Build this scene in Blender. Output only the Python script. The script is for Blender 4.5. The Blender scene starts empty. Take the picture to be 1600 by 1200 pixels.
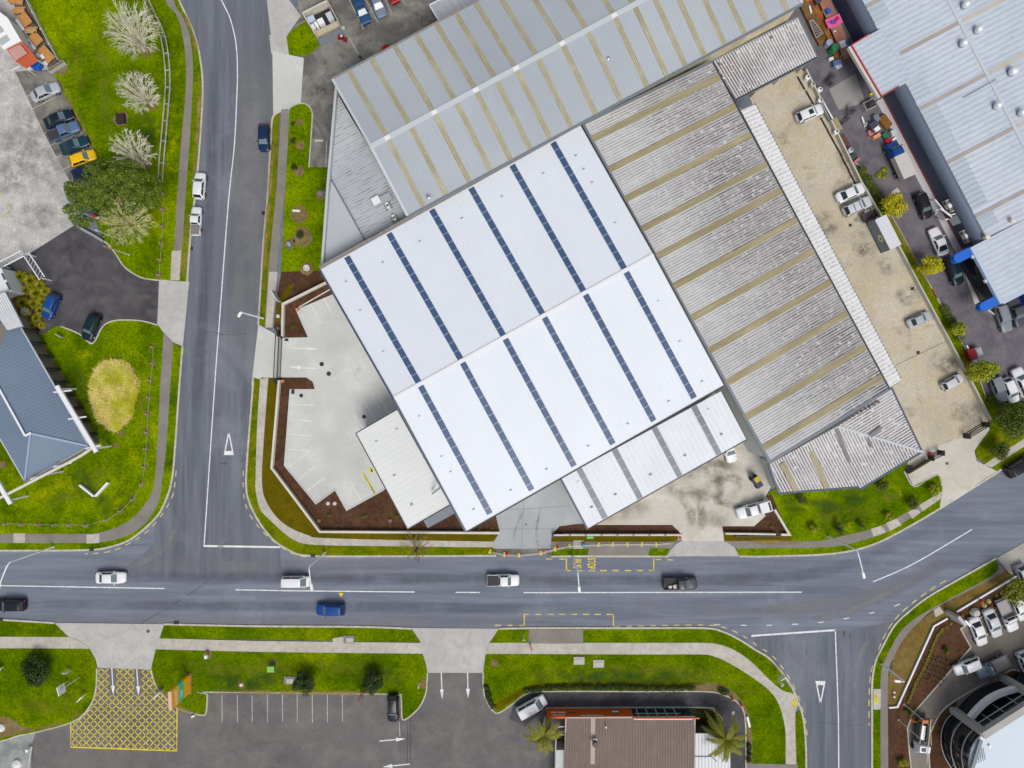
import bpy, bmesh, math, random
from mathutils import Vector, Matrix
from mathutils.geometry import tessellate_polygon
random.seed(7)
C = bpy.context.scene.collection
SC = bpy.context.scene

# ---------------------------------------------------------------- camera, sky, sun, exposure
CAMH = 107.0
cam = bpy.data.cameras.new('camera'); camo = bpy.data.objects.new('camera', cam); C.objects.link(camo)
camo.location = (0, 0, CAMH); camo.rotation_euler = (0, 0, 0)
cam.sensor_fit = 'HORIZONTAL'; cam.sensor_width = 36.0; cam.lens = 18.0 * CAMH / 80.0
cam.clip_start = 1.0; cam.clip_end = 5000.0
SC.camera = camo

SUN_EL = math.radians(57.0)
SUN_AZ = math.radians(158.0)          # compass-like, 0 = top of picture; light comes from the bottom of the picture
w = bpy.data.worlds.new('World'); SC.world = w; w.use_nodes = True
nt = w.node_tree; bg = nt.nodes['Background']
sky = nt.nodes.new('ShaderNodeTexSky'); sky.sky_type = 'NISHITA'; sky.sun_disc = False
sky.sun_elevation = SUN_EL; sky.sun_rotation = SUN_AZ
sky.air_density = 1.0; sky.dust_density = 3.0; sky.ozone_density = 1.0
bw = nt.nodes.new('ShaderNodeHueSaturation'); bw.inputs['Saturation'].default_value = 0.5      # hazy bright overcast: a paler sky
nt.links.new(sky.outputs[0], bw.inputs['Color']); nt.links.new(bw.outputs[0], bg.inputs['Color']); bg.inputs['Strength'].default_value = 0.107
sl = bpy.data.lights.new('sun', 'SUN'); so = bpy.data.objects.new('sun', sl); C.objects.link(so)
sl.energy = 1.7; sl.angle = math.radians(28.0); sl.color = (1.0, 0.955, 0.89)
d = Vector((math.sin(SUN_AZ) * math.cos(SUN_EL), math.cos(SUN_AZ) * math.cos(SUN_EL), math.sin(SUN_EL)))
so.rotation_euler = d.to_track_quat('Z', 'Y').to_euler(); so.location = d * 200
SC.view_settings.view_transform = 'Standard'; SC.view_settings.look = 'None'
SC.view_settings.exposure = 0.2; SC.view_settings.gamma = 1.0
SC.cycles.max_bounces = 6

# ---------------------------------------------------------------- helpers
S = 0.1
def G(px, py, z=0.0):
    """a point of the place at height z, from its position in the aerial view"""
    k = (CAMH - z) / CAMH
    return Vector(((px - 800) * S * k, (600 - py) * S * k, z))
def Gs(pts, z=0.0): return [G(p[0], p[1], z) for p in pts]

def smooth(pts, n=5, closed=False):
    out = []; N = len(pts)
    for i in range(N - 1):
        p0 = pts[max(i - 1, 0)]; p1 = pts[i]; p2 = pts[i + 1]; p3 = pts[min(i + 2, N - 1)]
        for k in range(n):
            t = k / n; t2 = t * t; t3 = t2 * t
            out.append(tuple(0.5 * ((2 * p1[a]) + (-p0[a] + p2[a]) * t + (2 * p0[a] - 5 * p1[a] + 4 * p2[a] - p3[a]) * t2 + (-p0[a] + 3 * p1[a] - 3 * p2[a] + p3[a]) * t3) for a in range(2)))
    out.append(tuple(pts[-1])); return out

class MB:
    """collects shapes; build() links them as ONE mesh object"""
    def __init__(s): s.v = []; s.f = []; s.uv = {}; s.mi = []; s.cur = 0
    def add(s, vs, fs):
        b = len(s.v); s.v += [tuple(v) for v in vs]; s.f += [tuple(b + i for i in f) for f in fs]; s.mi += [s.cur] * len(fs); return s
    def box(s, c, size, rz=0.0, taper=1.0):
        cx, cy, cz = c; x, y, z = size[0] / 2, size[1] / 2, size[2] / 2; ca, sa = math.cos(rz), math.sin(rz); vs = []
        for k, dz in ((1.0, -z), (taper, z)):
            for dx, dy in ((-x, -y), (x, -y), (x, y), (-x, y)):
                dx *= k; dy *= k; vs.append((cx + dx * ca - dy * sa, cy + dx * sa + dy * ca, cz + dz))
        return s.add(vs, [(3, 2, 1, 0), (4, 5, 6, 7), (0, 1, 5, 4), (1, 2, 6, 5), (2, 3, 7, 6), (3, 0, 4, 7)])
    def beam(s, p, q, wd, ht):
        p = Vector(p); q = Vector(q); d = (q - p); u = Vector((0, 0, 1)); n = d.cross(u)
        if n.length < 1e-5: n = Vector((1, 0, 0)); u = Vector((0, 1, 0))
        else: n.normalize(); u = n.cross(d).normalized()
        vs = []
        for c in (p, q):
            for a, b in ((-.5, -.5), (.5, -.5), (.5, .5), (-.5, .5)): vs.append(c + n * (a * wd) + u * (b * ht))
        return s.add(vs, [(0, 1, 2, 3), (7, 6, 5, 4), (4, 5, 1, 0), (5, 6, 2, 1), (6, 7, 3, 2), (7, 4, 0, 3)])
    def tube(s, pts, r, n=8, cap=True):
        pts = [Vector(p) for p in pts]; rs = r if isinstance(r, (list, tuple)) else [r] * len(pts); vs = []; fs = []
        for i, p in enumerate(pts):
            d = (pts[min(i + 1, len(pts) - 1)] - pts[max(i - 1, 0)]).normalized()
            a = d.cross(Vector((0, 0, 1)))
            if a.length < 1e-3: a = Vector((1, 0, 0))
            a.normalize(); b = d.cross(a)
            for k in range(n):
                t = 2 * math.pi * k / n; vs.append(p + a * (math.cos(t) * rs[i]) + b * (math.sin(t) * rs[i]))
        for i in range(len(pts) - 1):
            for k in range(n):
                k2 = (k + 1) % n; fs.append((i * n + k, i * n + k2, (i + 1) * n + k2, (i + 1) * n + k))
        if cap: fs.append(tuple(range(n))[::-1]); fs.append(tuple((len(pts) - 1) * n + k for k in range(n)))
        return s.add(vs, fs)
    def lathe(s, c, prof, n=16):
        """prof: list of (radius, z)"""
        vs = []; fs = []
        for r, z in prof:
            for k in range(n):
                t = 2 * math.pi * k / n; vs.append((c[0] + r * math.cos(t), c[1] + r * math.sin(t), c[2] + z))
        for i in range(len(prof) - 1):
            for k in range(n):
                k2 = (k + 1) % n; fs.append((i * n + k, i * n + k2, (i + 1) * n + k2, (i + 1) * n + k))
        fs.append(tuple(range(n))[::-1]); fs.append(tuple((len(prof) - 1) * n + k for k in range(n)))
        return s.add(vs, fs)
    def prism(s, pts, z0, z1):
        """pts: world xy (any order of winding); vertical sided solid; z1 may be a list (one height per point)"""
        n = len(pts); zs = z1 if isinstance(z1, (list, tuple)) else [z1] * n
        ar = sum(pts[i][0] * pts[(i + 1) % n][1] - pts[(i + 1) % n][0] * pts[i][1] for i in range(n))
        if ar < 0: pts = pts[::-1]; zs = list(zs)[::-1]
        vs = [(p[0], p[1], z0) for p in pts] + [(p[0], p[1], z) for p, z in zip(pts, zs)]
        tri = tessellate_polygon([[Vector((p[0], p[1], 0)) for p in pts]]); fs = []
        for a, b, c in tri:
            cr = (pts[b][0] - pts[a][0]) * (pts[c][1] - pts[a][1]) - (pts[b][1] - pts[a][1]) * (pts[c][0] - pts[a][0])
            if cr < 0: b, c = c, b
            fs.append((n + a, n + b, n + c)); fs.append((c, b, a))
        for i in range(n): j = (i + 1) % n; fs.append((i, j, n + j, n + i))
        return s.add(vs, fs)
    def flat(s, pts, z):
        n = len(pts); tri = tessellate_polygon([[Vector((p[0], p[1], 0)) for p in pts]]); fs = []
        for a, b, c in tri:
            cr = (pts[b][0] - pts[a][0]) * (pts[c][1] - pts[a][1]) - (pts[b][1] - pts[a][1]) * (pts[c][0] - pts[a][0])
            fs.append((a, b, c) if cr > 0 else (a, c, b))
        return s.add([(p[0], p[1], z) for p in pts], fs)
    def ribbon(s, pts, wd, z):
        """flat strip along a polyline of world xy"""
        n = len(pts); L = []; R = []
        for i in range(n):
            a = Vector(pts[max(i - 1, 0)][:2]); b = Vector(pts[min(i + 1, n - 1)][:2]); d = (b - a); d.normalize(); m = Vector((-d.y, d.x)) * (wd / 2)
            p = Vector(pts[i][:2]); L.append(p + m); R.append(p - m)
        vs = [(p.x, p.y, z) for p in R] + [(p.x, p.y, z) for p in L]
        return s.add(vs, [(i, i + 1, n + i + 1, n + i) for i in range(n - 1)])
    def wall(s, pts, wd, z0, z1):
        """upstanding strip (kerb, wall) along a polyline of world xy"""
        n = len(pts); L = []; R = []
        for i in range(n):
            p = Vector(pts[i][:2]); d0 = None; d1 = None
            if i > 0: d0 = (p - Vector(pts[i - 1][:2])).normalized()
            if i < n - 1: d1 = (Vector(pts[i + 1][:2]) - p).normalized()
            if d0 is None: d0 = d1
            if d1 is None: d1 = d0
            d = (d0 + d1); d = d.normalized() if d.length > 1e-4 else d0
            m = Vector((-d.y, d.x)); k = max(0.35, m.dot(Vector((-d0.y, d0.x)))); m = m * (wd / 2 / k); L.append(p + m); R.append(p - m)
        vs = []; fs = []
        for i in range(n): vs += [(R[i].x, R[i].y, z0), (L[i].x, L[i].y, z0), (L[i].x, L[i].y, z1), (R[i].x, R[i].y, z1)]
        for i in range(n - 1):
            a = 4 * i; b = a + 4
            for k in range(4): k2 = (k + 1) % 4; fs.append((a + k2, a + k, b + k, b + k2))
        fs.append((0, 1, 2, 3)); e = 4 * (n - 1); fs.append((e + 3, e + 2, e + 1, e))
        return s.add(vs, fs)
    def data(s, name, mats, sm=False):
        me = bpy.data.meshes.new(name); me.from_pydata(s.v, [], s.f)
        for m in (mats if isinstance(mats, list) else [mats]): me.materials.append(m)
        if isinstance(mats, list): me.polygons.foreach_set('material_index', s.mi)
        if sm: me.polygons.foreach_set('use_smooth', [True] * len(s.f))
        me.update(); return me
    def build(s, name, mats, parent=None, local=False, sm=False, label=None):
        o = bpy.data.objects.new(name, s.data(name, mats, sm)); C.objects.link(o)
        if parent is not None:
            o.parent = parent
            if not local and parent.type == 'EMPTY': o.matrix_parent_inverse = Matrix.Translation(-Vector(parent.location))
        if label: o['label'] = label
        return o

def tag(o, label, cat, group=None):
    o['label'] = label; o['category'] = cat
    if group: o['group'] = group
    return o
def thing(name, label, cat, loc=(0, 0, 0), rz=0.0, group=None):
    o = bpy.data.objects.new(name, None); C.objects.link(o); o.empty_display_size = 0.5
    o.location = loc; o.rotation_euler = (0, 0, rz); return tag(o, label, cat, group)
def one(name, label, cat, mb, mats, loc=(0, 0, 0), rz=0.0, group=None, sm=False):
    o = mb.build(name, mats, sm=sm); o.location = loc; o.rotation_euler = (0, 0, rz); return tag(o, label, cat, group)
def dup(root, loc, rz=None, label=None):
    r = root.copy(); C.objects.link(r); r.location = loc
    if rz is not None: r.rotation_euler = (0, 0, rz)
    if label: r['label'] = label
    for ch in list(root.children):
        c = ch.copy(); C.objects.link(c); c.parent = r
        for g in ch.children:
            e = g.copy(); C.objects.link(e); e.parent = c
    return r
def struct(o): o['kind'] = 'structure'; return o
def stuff(o): o['kind'] = 'stuff'; return o

# ---------------------------------------------------------------- materials
MATS = {}
def sim(name, col, rough=0.7, metal=0.0, coat=0.0, emis=None, spec=0.5):
    if name in MATS: return MATS[name]
    m = bpy.data.materials.new(name); m.use_nodes = True; b = m.node_tree.nodes['Principled BSDF']
    b.inputs['Base Color'].default_value = (*col, 1); b.inputs['Roughness'].default_value = rough; b.inputs['Metallic'].default_value = metal
    b.inputs['Coat Weight'].default_value = coat; b.inputs['Specular IOR Level'].default_value = spec
    MATS[name] = m; return m
class NT:
    def __init__(s, name):
        s.m = bpy.data.materials.new(name); s.m.use_nodes = True; s.t = s.m.node_tree; s.b = s.t.nodes['Principled BSDF']; MATS[name] = s.m
    def n(s, kind, **kw):
        x = s.t.nodes.new(kind)
        for k, v in kw.items(): setattr(x, k, v)
        return x
    def l(s, a, b): s.t.links.new(a, b)
    def noise(s, vec, scale, detail=4.0, rough=0.55, dist=0.0):
        x = s.n('ShaderNodeTexNoise'); x.inputs['Scale'].default_value = scale; x.inputs['Detail'].default_value = detail
        x.inputs['Roughness'].default_value = rough; x.inputs['Distortion'].default_value = dist; s.l(vec, x.inputs['Vector']); return x.outputs['Fac']
    def ramp(s, fac, a, b, lo=0.0, hi=1.0):
        x = s.n('ShaderNodeMapRange'); x.inputs['From Min'].default_value = a; x.inputs['From Max'].default_value = b
        x.inputs['To Min'].default_value = lo; x.inputs['To Max'].default_value = hi; s.l(fac, x.inputs['Value']); return x.outputs['Result']
    def mix(s, fac, A, B, mode='MIX'):
        x = s.n('ShaderNodeMix', data_type='RGBA', blend_type=mode)
        for sock, v in ((x.inputs[0], fac), (x.inputs[6], A), (x.inputs[7], B)):
            if isinstance(v, (int, float)): sock.default_value = v
            elif isinstance(v, tuple): sock.default_value = (*v, 1)
            else: s.l(v, sock)
        return x.outputs[2]
    def math(s, op, a, b=None):
        x = s.n('ShaderNodeMath', operation=op)
        for i, v in enumerate((a, b)):
            if v is None: continue
            if isinstance(v, (int, float)): x.inputs[i].default_value = v
            else: s.l(v, x.inputs[i])
        return x.outputs[0]
    def mapping(s, vec, scale=(1, 1, 1), rot=(0, 0, 0)):
        x = s.n('ShaderNodeMapping'); x.inputs['Scale'].default_value = scale; x.inputs['Rotation'].default_value = rot; s.l(vec, x.inputs['Vector']); return x.outputs[0]
    def coords(s, which='Object'): return s.n('ShaderNodeTexCoord').outputs[which]
    def bump(s, h, strength=0.3, dist=0.02):
        x = s.n('ShaderNodeBump'); x.inputs['Strength'].default_value = strength; x.inputs['Distance'].default_value = dist
        s.l(h, x.inputs['Height']); s.l(x.outputs[0], s.b.inputs['Normal'])
    def out(s, col, rough=0.9, spec=0.3):
        s.l(col, s.b.inputs['Base Color']); s.b.inputs['Roughness'].default_value = rough; s.b.inputs['Specular IOR Level'].default_value = spec; return s.m

def ground(name, c1, c2, c3=None, big=0.06, mid=0.6, fine=8.0, spot=None, spot_sc=0.25, spot_lo=0.58, stretch=(1, 1, 1), fine_amt=0.3, rough=0.92, rot=(0, 0, 0), crack=0.0, bump=0.25):
    if name in MATS: return MATS[name]
    t = NT(name); v = t.coords(); vs = t.mapping(v, stretch, rot) if stretch != (1, 1, 1) else v
    col = t.mix(t.ramp(t.noise(vs, big, 5, 0.6), 0.32, 0.68), c1, c2)
    if c3: col = t.mix(t.ramp(t.noise(vs, mid, 5, 0.65, 0.4), 0.42, 0.72), col, c3)
    if spot: col = t.mix(t.ramp(t.noise(v, spot_sc, 7, 0.68, 0.6), spot_lo, spot_lo + 0.14, 0, 0.85), col, spot)
    f = t.noise(v, fine, 3, 0.7)
    g = t.ramp(f, 0.25, 0.75, 1 - fine_amt, 1 + fine_amt)
    cmb = t.n('ShaderNodeCombineColor'); t.l(g, cmb.inputs[0]); t.l(g, cmb.inputs[1]); t.l(g, cmb.inputs[2])
    col = t.mix(1.0, col, cmb.outputs[0], 'MULTIPLY')
    if crack:
        vo = t.n('ShaderNodeTexVoronoi', feature='DISTANCE_TO_EDGE'); vo.inputs['Scale'].default_value = crack; t.l(t.mapping(v, (1, 1, 1)), vo.inputs['Vector'])
        col = t.mix(t.ramp(vo.outputs['Distance'], 0.0, 0.012, 0.45, 0.0), col, (0.05, 0.05, 0.045))
    if bump: t.bump(f, bump, 0.03)
    return t.out(col, rough, 0.0 if 'grass' in name else 0.25)

def ribbed(name, c1, c2, dirt=None, dirt_amt=0.0, rib=0.0, big=0.15, vfreq=0.35, thr=0.5, rough=0.5, flecks=0.0, metal=0.0, grad=None, lap=0.0, lapcol=None, lapw=0.02):
    """sheet-metal roof: uv.x counts ribs, uv.y is metres down the slope"""
    if name in MATS: return MATS[name]
    t = NT(name); uv = t.n('ShaderNodeUVMap').outputs[0]; sx = t.n('ShaderNodeSeparateXYZ'); t.l(uv, sx.inputs[0]); u, v = sx.outputs[0], sx.outputs[1]
    o = t.coords()
    col = t.mix(t.ramp(t.noise(o, big, 4), 0.3, 0.7), c1, c2)
    fr = t.math('FRACT', u)
    if dirt:
        st = t.n('ShaderNodeCombineXYZ'); t.l(t.math('FLOOR', u), st.inputs[0]); t.l(t.math('MULTIPLY', v, vfreq), st.inputs[1])
        ns = t.noise(st.outputs[0], 1.7, 3, 0.6); valley = t.ramp(t.math('ABSOLUTE', t.math('SUBTRACT', fr, 0.25)), 0.13, 0.30, 1.0, 0.0)
        if grad:
            col = t.mix(t.math('MULTIPLY', t.ramp(v, 3.0, 16.0, 0.0, 1.0), t.ramp(t.noise(o, 0.11, 4, 0.6), 0.3, 0.6, 0.45, 1.0)), col, (0.36, 0.34, 0.335))
            gr = t.ramp(v, grad[0], grad[1], grad[2], grad[3]); amt = t.math('MULTIPLY', t.ramp(ns, thr - 0.14, thr + 0.14, 0.0, 1.0), gr)
        else: amt = t.ramp(ns, thr - 0.14, thr + 0.14, 0.0, 1.0)
        bl = t.ramp(t.noise(o, 0.16, 3), 0.35, 0.65, 0.55, 1.0); amt = t.math('MULTIPLY', amt, bl)
        both = t.math('MULTIPLY', t.math('MULTIPLY', valley, amt), dirt_amt)
        col = t.mix(both, col, dirt)
        pl = t.ramp(t.noise(st.outputs[0], 4.0, 2, 0.7), 0.6, 0.72, 0.0, 0.35); col = t.mix(pl, col, c1)
        if flecks: col = t.mix(t.ramp(t.noise(o, flecks, 2, 0.75), 0.58, 0.66, 0.0, 0.85), col, c1)
    if lap:
        fl = t.math('FRACT', t.math('DIVIDE', v, lap)); col = t.mix(t.ramp(fl, lapw * .6, lapw, 0.75, 0.0), col, lapcol or c1)
    if rib: t.bump(t.ramp(t.math('ABSOLUTE', t.math('SUBTRACT', fr, 0.5)), 0.2, 0.3), rib, 0.05)
    t.b.inputs['Metallic'].default_value = metal
    return t.out(col, rough, 0.4)

def leafmat(name, a, b, c=None, sc=0.8):
    if name in MATS: return MATS[name]
    t = NT(name); ri = t.n('ShaderNodeNewGeometry').outputs['Random Per Island']; col = t.mix(ri, a, b)
    if c: col = t.mix(t.ramp(t.noise(t.coords(), sc, 3), 0.4, 0.65), col, c)
    m = t.out(col, 0.6, 0.3); return m

M_ROAD = ground('asphalt_road_ew', (0.1197, 0.136, 0.1785), (0.1688, 0.1891, 0.2385), (0.2137, 0.2357, 0.2835), big=0.30, mid=0.9, fine=14, stretch=(0.06, 1, 1), fine_amt=0.2, spot=(0.2405, 0.2628, 0.3115), spot_sc=0.06, spot_lo=0.56)
M_ROADV = ground('asphalt_road_ns', (0.09888, 0.1103, 0.1374), (0.1383, 0.1518, 0.1832), (0.1717, 0.1872, 0.2177), big=0.30, mid=0.9, fine=14, stretch=(1, 0.06, 1), fine_amt=0.2, spot=(0.2011, 0.2181, 0.25), spot_sc=0.055, spot_lo=0.54)
M_LOT = ground('asphalt_lot', (0.1015, 0.09764, 0.09864), (0.1595, 0.1518, 0.1485), (0.1837, 0.172, 0.1609), big=0.08, mid=0.3, fine=10, fine_amt=0.25, spot=(0.203, 0.1885, 0.1724), spot_sc=0.2, spot_lo=0.62)
M_LOTDK = ground('asphalt_lane', (0.04399, 0.04203, 0.04888), (0.08309, 0.0782, 0.08602), (0.1075, 0.1026, 0.1075), big=0.2, mid=0.5, fine=12, fine_amt=0.2)
M_LOTE = ground('asphalt_purple', (0.0968, 0.088, 0.1086), (0.1496, 0.1364, 0.1558), (0.1848, 0.1672, 0.1794), big=0.1, mid=0.4, fine=10, fine_amt=0.2, spot=(0.0528, 0.0484, 0.05664), spot_sc=0.12, spot_lo=0.62)
M_LOTSE = ground('asphalt_tan', (0.13, 0.115, 0.105), (0.20, 0.18, 0.155), (0.24, 0.215, 0.18), big=0.06, mid=0.25, fine=10, fine_amt=0.15)
M_YARD = ground('old_asphalt', (0.085, 0.08, 0.075), (0.19, 0.18, 0.16), (0.30, 0.285, 0.25), big=0.16, mid=0.3, fine=9, fine_amt=0.3, spot=(0.05, 0.048, 0.045), spot_sc=0.2, spot_lo=0.56)
M_CONC = ground('concrete', (0.42, 0.41, 0.39), (0.52, 0.51, 0.485), (0.37, 0.36, 0.335), big=0.2, mid=0.8, fine=8, fine_amt=0.12, crack=0.0)
M_CONCN = ground('new_concrete', (0.45, 0.46, 0.44), (0.64, 0.645, 0.615), (0.50, 0.505, 0.48), big=0.10, mid=0.22, fine=6, fine_amt=0.1, spot=(0.40, 0.405, 0.39), spot_sc=0.25, spot_lo=0.60)
M_CONCB = ground('smooth_concrete', (0.3045, 0.3264, 0.3339), (0.42, 0.4386, 0.4452), (0.357, 0.3672, 0.3922), big=0.12, mid=0.35, fine=6, fine_amt=0.12, spot=(0.2835, 0.2958, 0.3074), spot_sc=0.3, spot_lo=0.6)
M_CONCG = ground('yard_concrete_west', (0.3132, 0.3078, 0.297), (0.4752, 0.4644, 0.4428), (0.5832, 0.5616, 0.5184), big=0.13, mid=0.45, fine=4, fine_amt=0.26, spot=(0.2268, 0.2214, 0.216), spot_sc=0.28, spot_lo=0.57)
M_CONCT = ground('tan_concrete', (0.42, 0.375, 0.285), (0.58, 0.535, 0.44), (0.48, 0.40, 0.26), big=0.14, mid=0.28, fine=4, fine_amt=0.2, spot=(0.26, 0.23, 0.175), spot_sc=0.17, spot_lo=0.58)
M_CONCD = ground('muddy_concrete', (0.50, 0.47, 0.41), (0.66, 0.64, 0.585), (0.46, 0.425, 0.35), big=0.15, mid=0.3, fine=6, fine_amt=0.10, spot=(0.35, 0.32, 0.255), spot_sc=0.14, spot_lo=0.60, stretch=(0.7, 1, 1))
M_PATH = ground('footpath_concrete', (0.43, 0.40, 0.35), (0.55, 0.52, 0.47), (0.36, 0.33, 0.28), big=0.3, mid=1.2, fine=9, fine_amt=0.15)
M_PATHD = ground('footpath_dark', (0.1848, 0.1689, 0.1533), (0.268, 0.2465, 0.221), (0.2218, 0.2009, 0.1714), big=0.3, mid=1.0, fine=9, fine_amt=0.18)
M_KERB = ground('kerb_concrete', (0.47, 0.44, 0.37), (0.58, 0.55, 0.49), (0.36, 0.33, 0.25), big=0.5, mid=1.5, fine=9, fine_amt=0.15)
M_GRASS = ground('lawn_grass', (0.06254, 0.1259, 0.0004), (0.2064, 0.2804, 0.0005), (0.04253, 0.09029, 0.0004), big=0.06, mid=0.22, fine=3.2, fine_amt=0.55, spot=(0.2814, 0.3078, 0.003), spot_sc=0.16, spot_lo=0.585, bump=0.8)
M_GRASSV = ground('verge_grass', (0.05544, 0.1028, 0.0005), (0.1444, 0.1874, 0.001), (0.1963, 0.1874, 0.006), big=0.15, mid=0.5, fine=4.0, fine_amt=0.5, bump=0.8)
M_GRASSS = ground('south_lawn_grass', (0.05914, 0.1194, 0.0004), (0.1774, 0.2355, 0.0005), (0.0414, 0.08794, 0.0004), big=0.08, mid=0.25, fine=3.4, fine_amt=0.55, spot=(0.2809, 0.2827, 0.004), spot_sc=0.2, spot_lo=0.60, bump=0.8)  # slightly darker grass tone for the southern lawns and verges
M_OLIVE = ground('sparse_grass', (0.095, 0.075, 0.0024), (0.145, 0.105, 0.0048), (0.075, 0.07, 0.0024), big=0.12, mid=0.8, fine=6, fine_amt=0.3, bump=0.6)
M_TANGRASS = ground('dry_grass', (0.165, 0.115, 0.032), (0.225, 0.16, 0.055), (0.13, 0.085, 0.02), big=0.15, mid=0.9, fine=6, fine_amt=0.28, bump=0.6)
M_MULCH = ground('bark_mulch', (0.065, 0.03, 0.013), (0.115, 0.055, 0.028), (0.045, 0.02, 0.01), big=0.3, mid=1.5, fine=10, fine_amt=0.45, bump=0.7)
M_DIRT = ground('bare_soil', (0.17, 0.12, 0.045), (0.25, 0.185, 0.085), (0.12, 0.085, 0.03), big=0.5, mid=1.5, fine=8, fine_amt=0.3)
M_WHITE = ground('white_road_paint', (0.74, 0.74, 0.74), (0.82, 0.82, 0.82), (0.50, 0.50, 0.51), big=1.0, mid=1.5, fine=10, fine_amt=0.12, bump=0)
M_WORN = ground('worn_white_paint', (0.42, 0.42, 0.41), (0.62, 0.62, 0.60), (0.27, 0.27, 0.26), big=0.7, mid=3, fine=10, fine_amt=0.15, bump=0)
M_YEL = ground('yellow_road_paint', (0.72, 0.58, 0.015), (0.80, 0.66, 0.03), (0.36, 0.30, 0.07), big=0.8, mid=1.3, fine=10, fine_amt=0.2, bump=0)
M_YELP = ground('faded_yellow_paint', (0.62, 0.52, 0.14), (0.72, 0.62, 0.25), (0.45, 0.38, 0.12), big=0.8, mid=3, fine=10, fine_amt=0.12, bump=0)
def stain(name, col, a=0.6, sc=0.6, lo=0.42):
    """see-through deposit; uv runs 0..1 along and across the strip so that its edges thin out"""
    if name in MATS: return MATS[name]
    t = NT(name); t.b.inputs['Base Color'].default_value = (*col, 1); t.b.inputs['Roughness'].default_value = 0.9
    al = t.ramp(t.noise(t.coords(), sc, 5, 0.68), lo, lo + 0.25, 0, a); sx = t.n('ShaderNodeSeparateXYZ'); t.l(t.n('ShaderNodeUVMap').outputs[0], sx.inputs[0])
    for k in (0, 1):
        e = t.math('SUBTRACT', 0.5, t.math('ABSOLUTE', t.math('SUBTRACT', sx.outputs[k], 0.5))); al = t.math('MULTIPLY', al, t.ramp(e, 0.0, 0.3, 0.0, 1.0))
    t.l(al, t.b.inputs['Alpha']); return t.m
M_TYRE = stain('tyre_mark', (0.06, 0.06, 0.065), 0.5, 0.5)
M_MUD = stain('mud_stain', (0.29, 0.26, 0.19), 0.4, 0.35, 0.36)
M_MUDL = stain('mud_track', (0.19, 0.165, 0.125), 0.5, 0.6, 0.40)
M_WEAR = stain('worn_polish', (0.225, 0.2325, 0.2475), 0.45, 0.2, 0.40)
M_OIL = stain('oil_stain', (0.018, 0.017, 0.018), 0.9, 0.5, 0.36)
# ================================================================ GROUND
ZG = 0.12
def slab(name, pts, z, m, thick=0.35, parent=None):
    o = MB().prism([tuple(G(*p)[:2]) for p in pts], z - thick, z).build(name, m, parent); 
    if parent is None: struct(o)
    return o
def kerb(pts, wd=0.28, z=0.14, m=None, name='kerb', sm=True):
    pts = smooth(pts, 4) if sm else pts
    return struct(MB().wall([tuple(G(*p)[:2]) for p in pts], wd, -0.2, z).build(name, m or M_KERB))

g = MB(); g.flat([(-900, -900), (900, -900), (900, 900), (-900, 900)], -0.012); struct(g.build('ground', ground('distant_ground', (0.05, 0.09, 0.02), (0.16, 0.16, 0.14), (0.09, 0.11, 0.05), big=0.02, mid=0.08, fine=1.0)))
road = struct(MB().flat([tuple(G(*p)[:2]) for p in [(-900, -900), (2500, -900), (2500, 2100), (-900, 2100)]], 0.0).build('road', M_ROAD))
roadn = struct(MB().flat([tuple(G(*p)[:2]) for p in [(250, -600), (470, -600), (455, 0), (440, 200), (420, 600), (440, 900), (560, 906), (180, 902), (240, 850), (270, 300)]], 0.004).build('side_road', M_ROADV))
roads = struct(MB().flat([tuple(G(*p)[:2]) for p in [(1170, 1000), (1200, 990), (1330, 984), (1420, 965), (1390, 1100), (1385, 1700), (1240, 1700), (1260, 1100)]], 0.004).build('side_road', M_ROADV))

# kerb lines (pixel polylines of the photo)
K_NW1 = [(268, -40), (280, 0), (299, 40), (310, 75), (316, 112), (317, 150), (313, 220), (307, 290), (300, 350), (296, 395), (293, 440)]
K_NW2 = [(286, 540), (281, 600), (274, 700), (269, 750), (260, 780), (247, 805), (225, 827), (200, 845), (170, 855), (140, 859), (70, 860), (-60, 860)]
K_E1 = [(437, 175), (427, 183), (424, 210), (419, 300), (412, 380), (404, 507)]
K_E2 = [(396, 590), (395, 610), (387, 712), (385, 760), (390, 785), (401, 808), (415, 829), (432, 847), (455, 861), (482, 868), (575, 869), (775, 868)]
K_E4 = [(861, 869), (1000, 869), (1045, 869)]
K_E5 = [(1155, 869), (1200, 869), (1300, 865), (1360, 852), (1412, 827), (1467, 795)]
K_E6 = [(1523, 760), (1560, 736), (1600, 713), (1700, 655)]
K_S1 = [(-60, 966), (0, 968), (85, 973)]
K_S2 = [(257, 975), (400, 978), (560, 979), (643, 982)]
K_S3 = [(780, 982), (850, 981), (1000, 981), (1100, 981), (1130, 987), (1155, 999), (1180, 1015), (1200, 1027), (1217, 1045), (1235, 1070), (1247, 1097), (1255, 1125), (1259, 1175), (1259, 1260)]
K_SE = [(1556, 872), (1527, 888), (1497, 905), (1450, 932), (1420, 955), (1397, 977), (1380, 1007), (1367, 1035), (1362, 1070), (1362, 1120), (1362, 1260)]
sm = smooth

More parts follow.
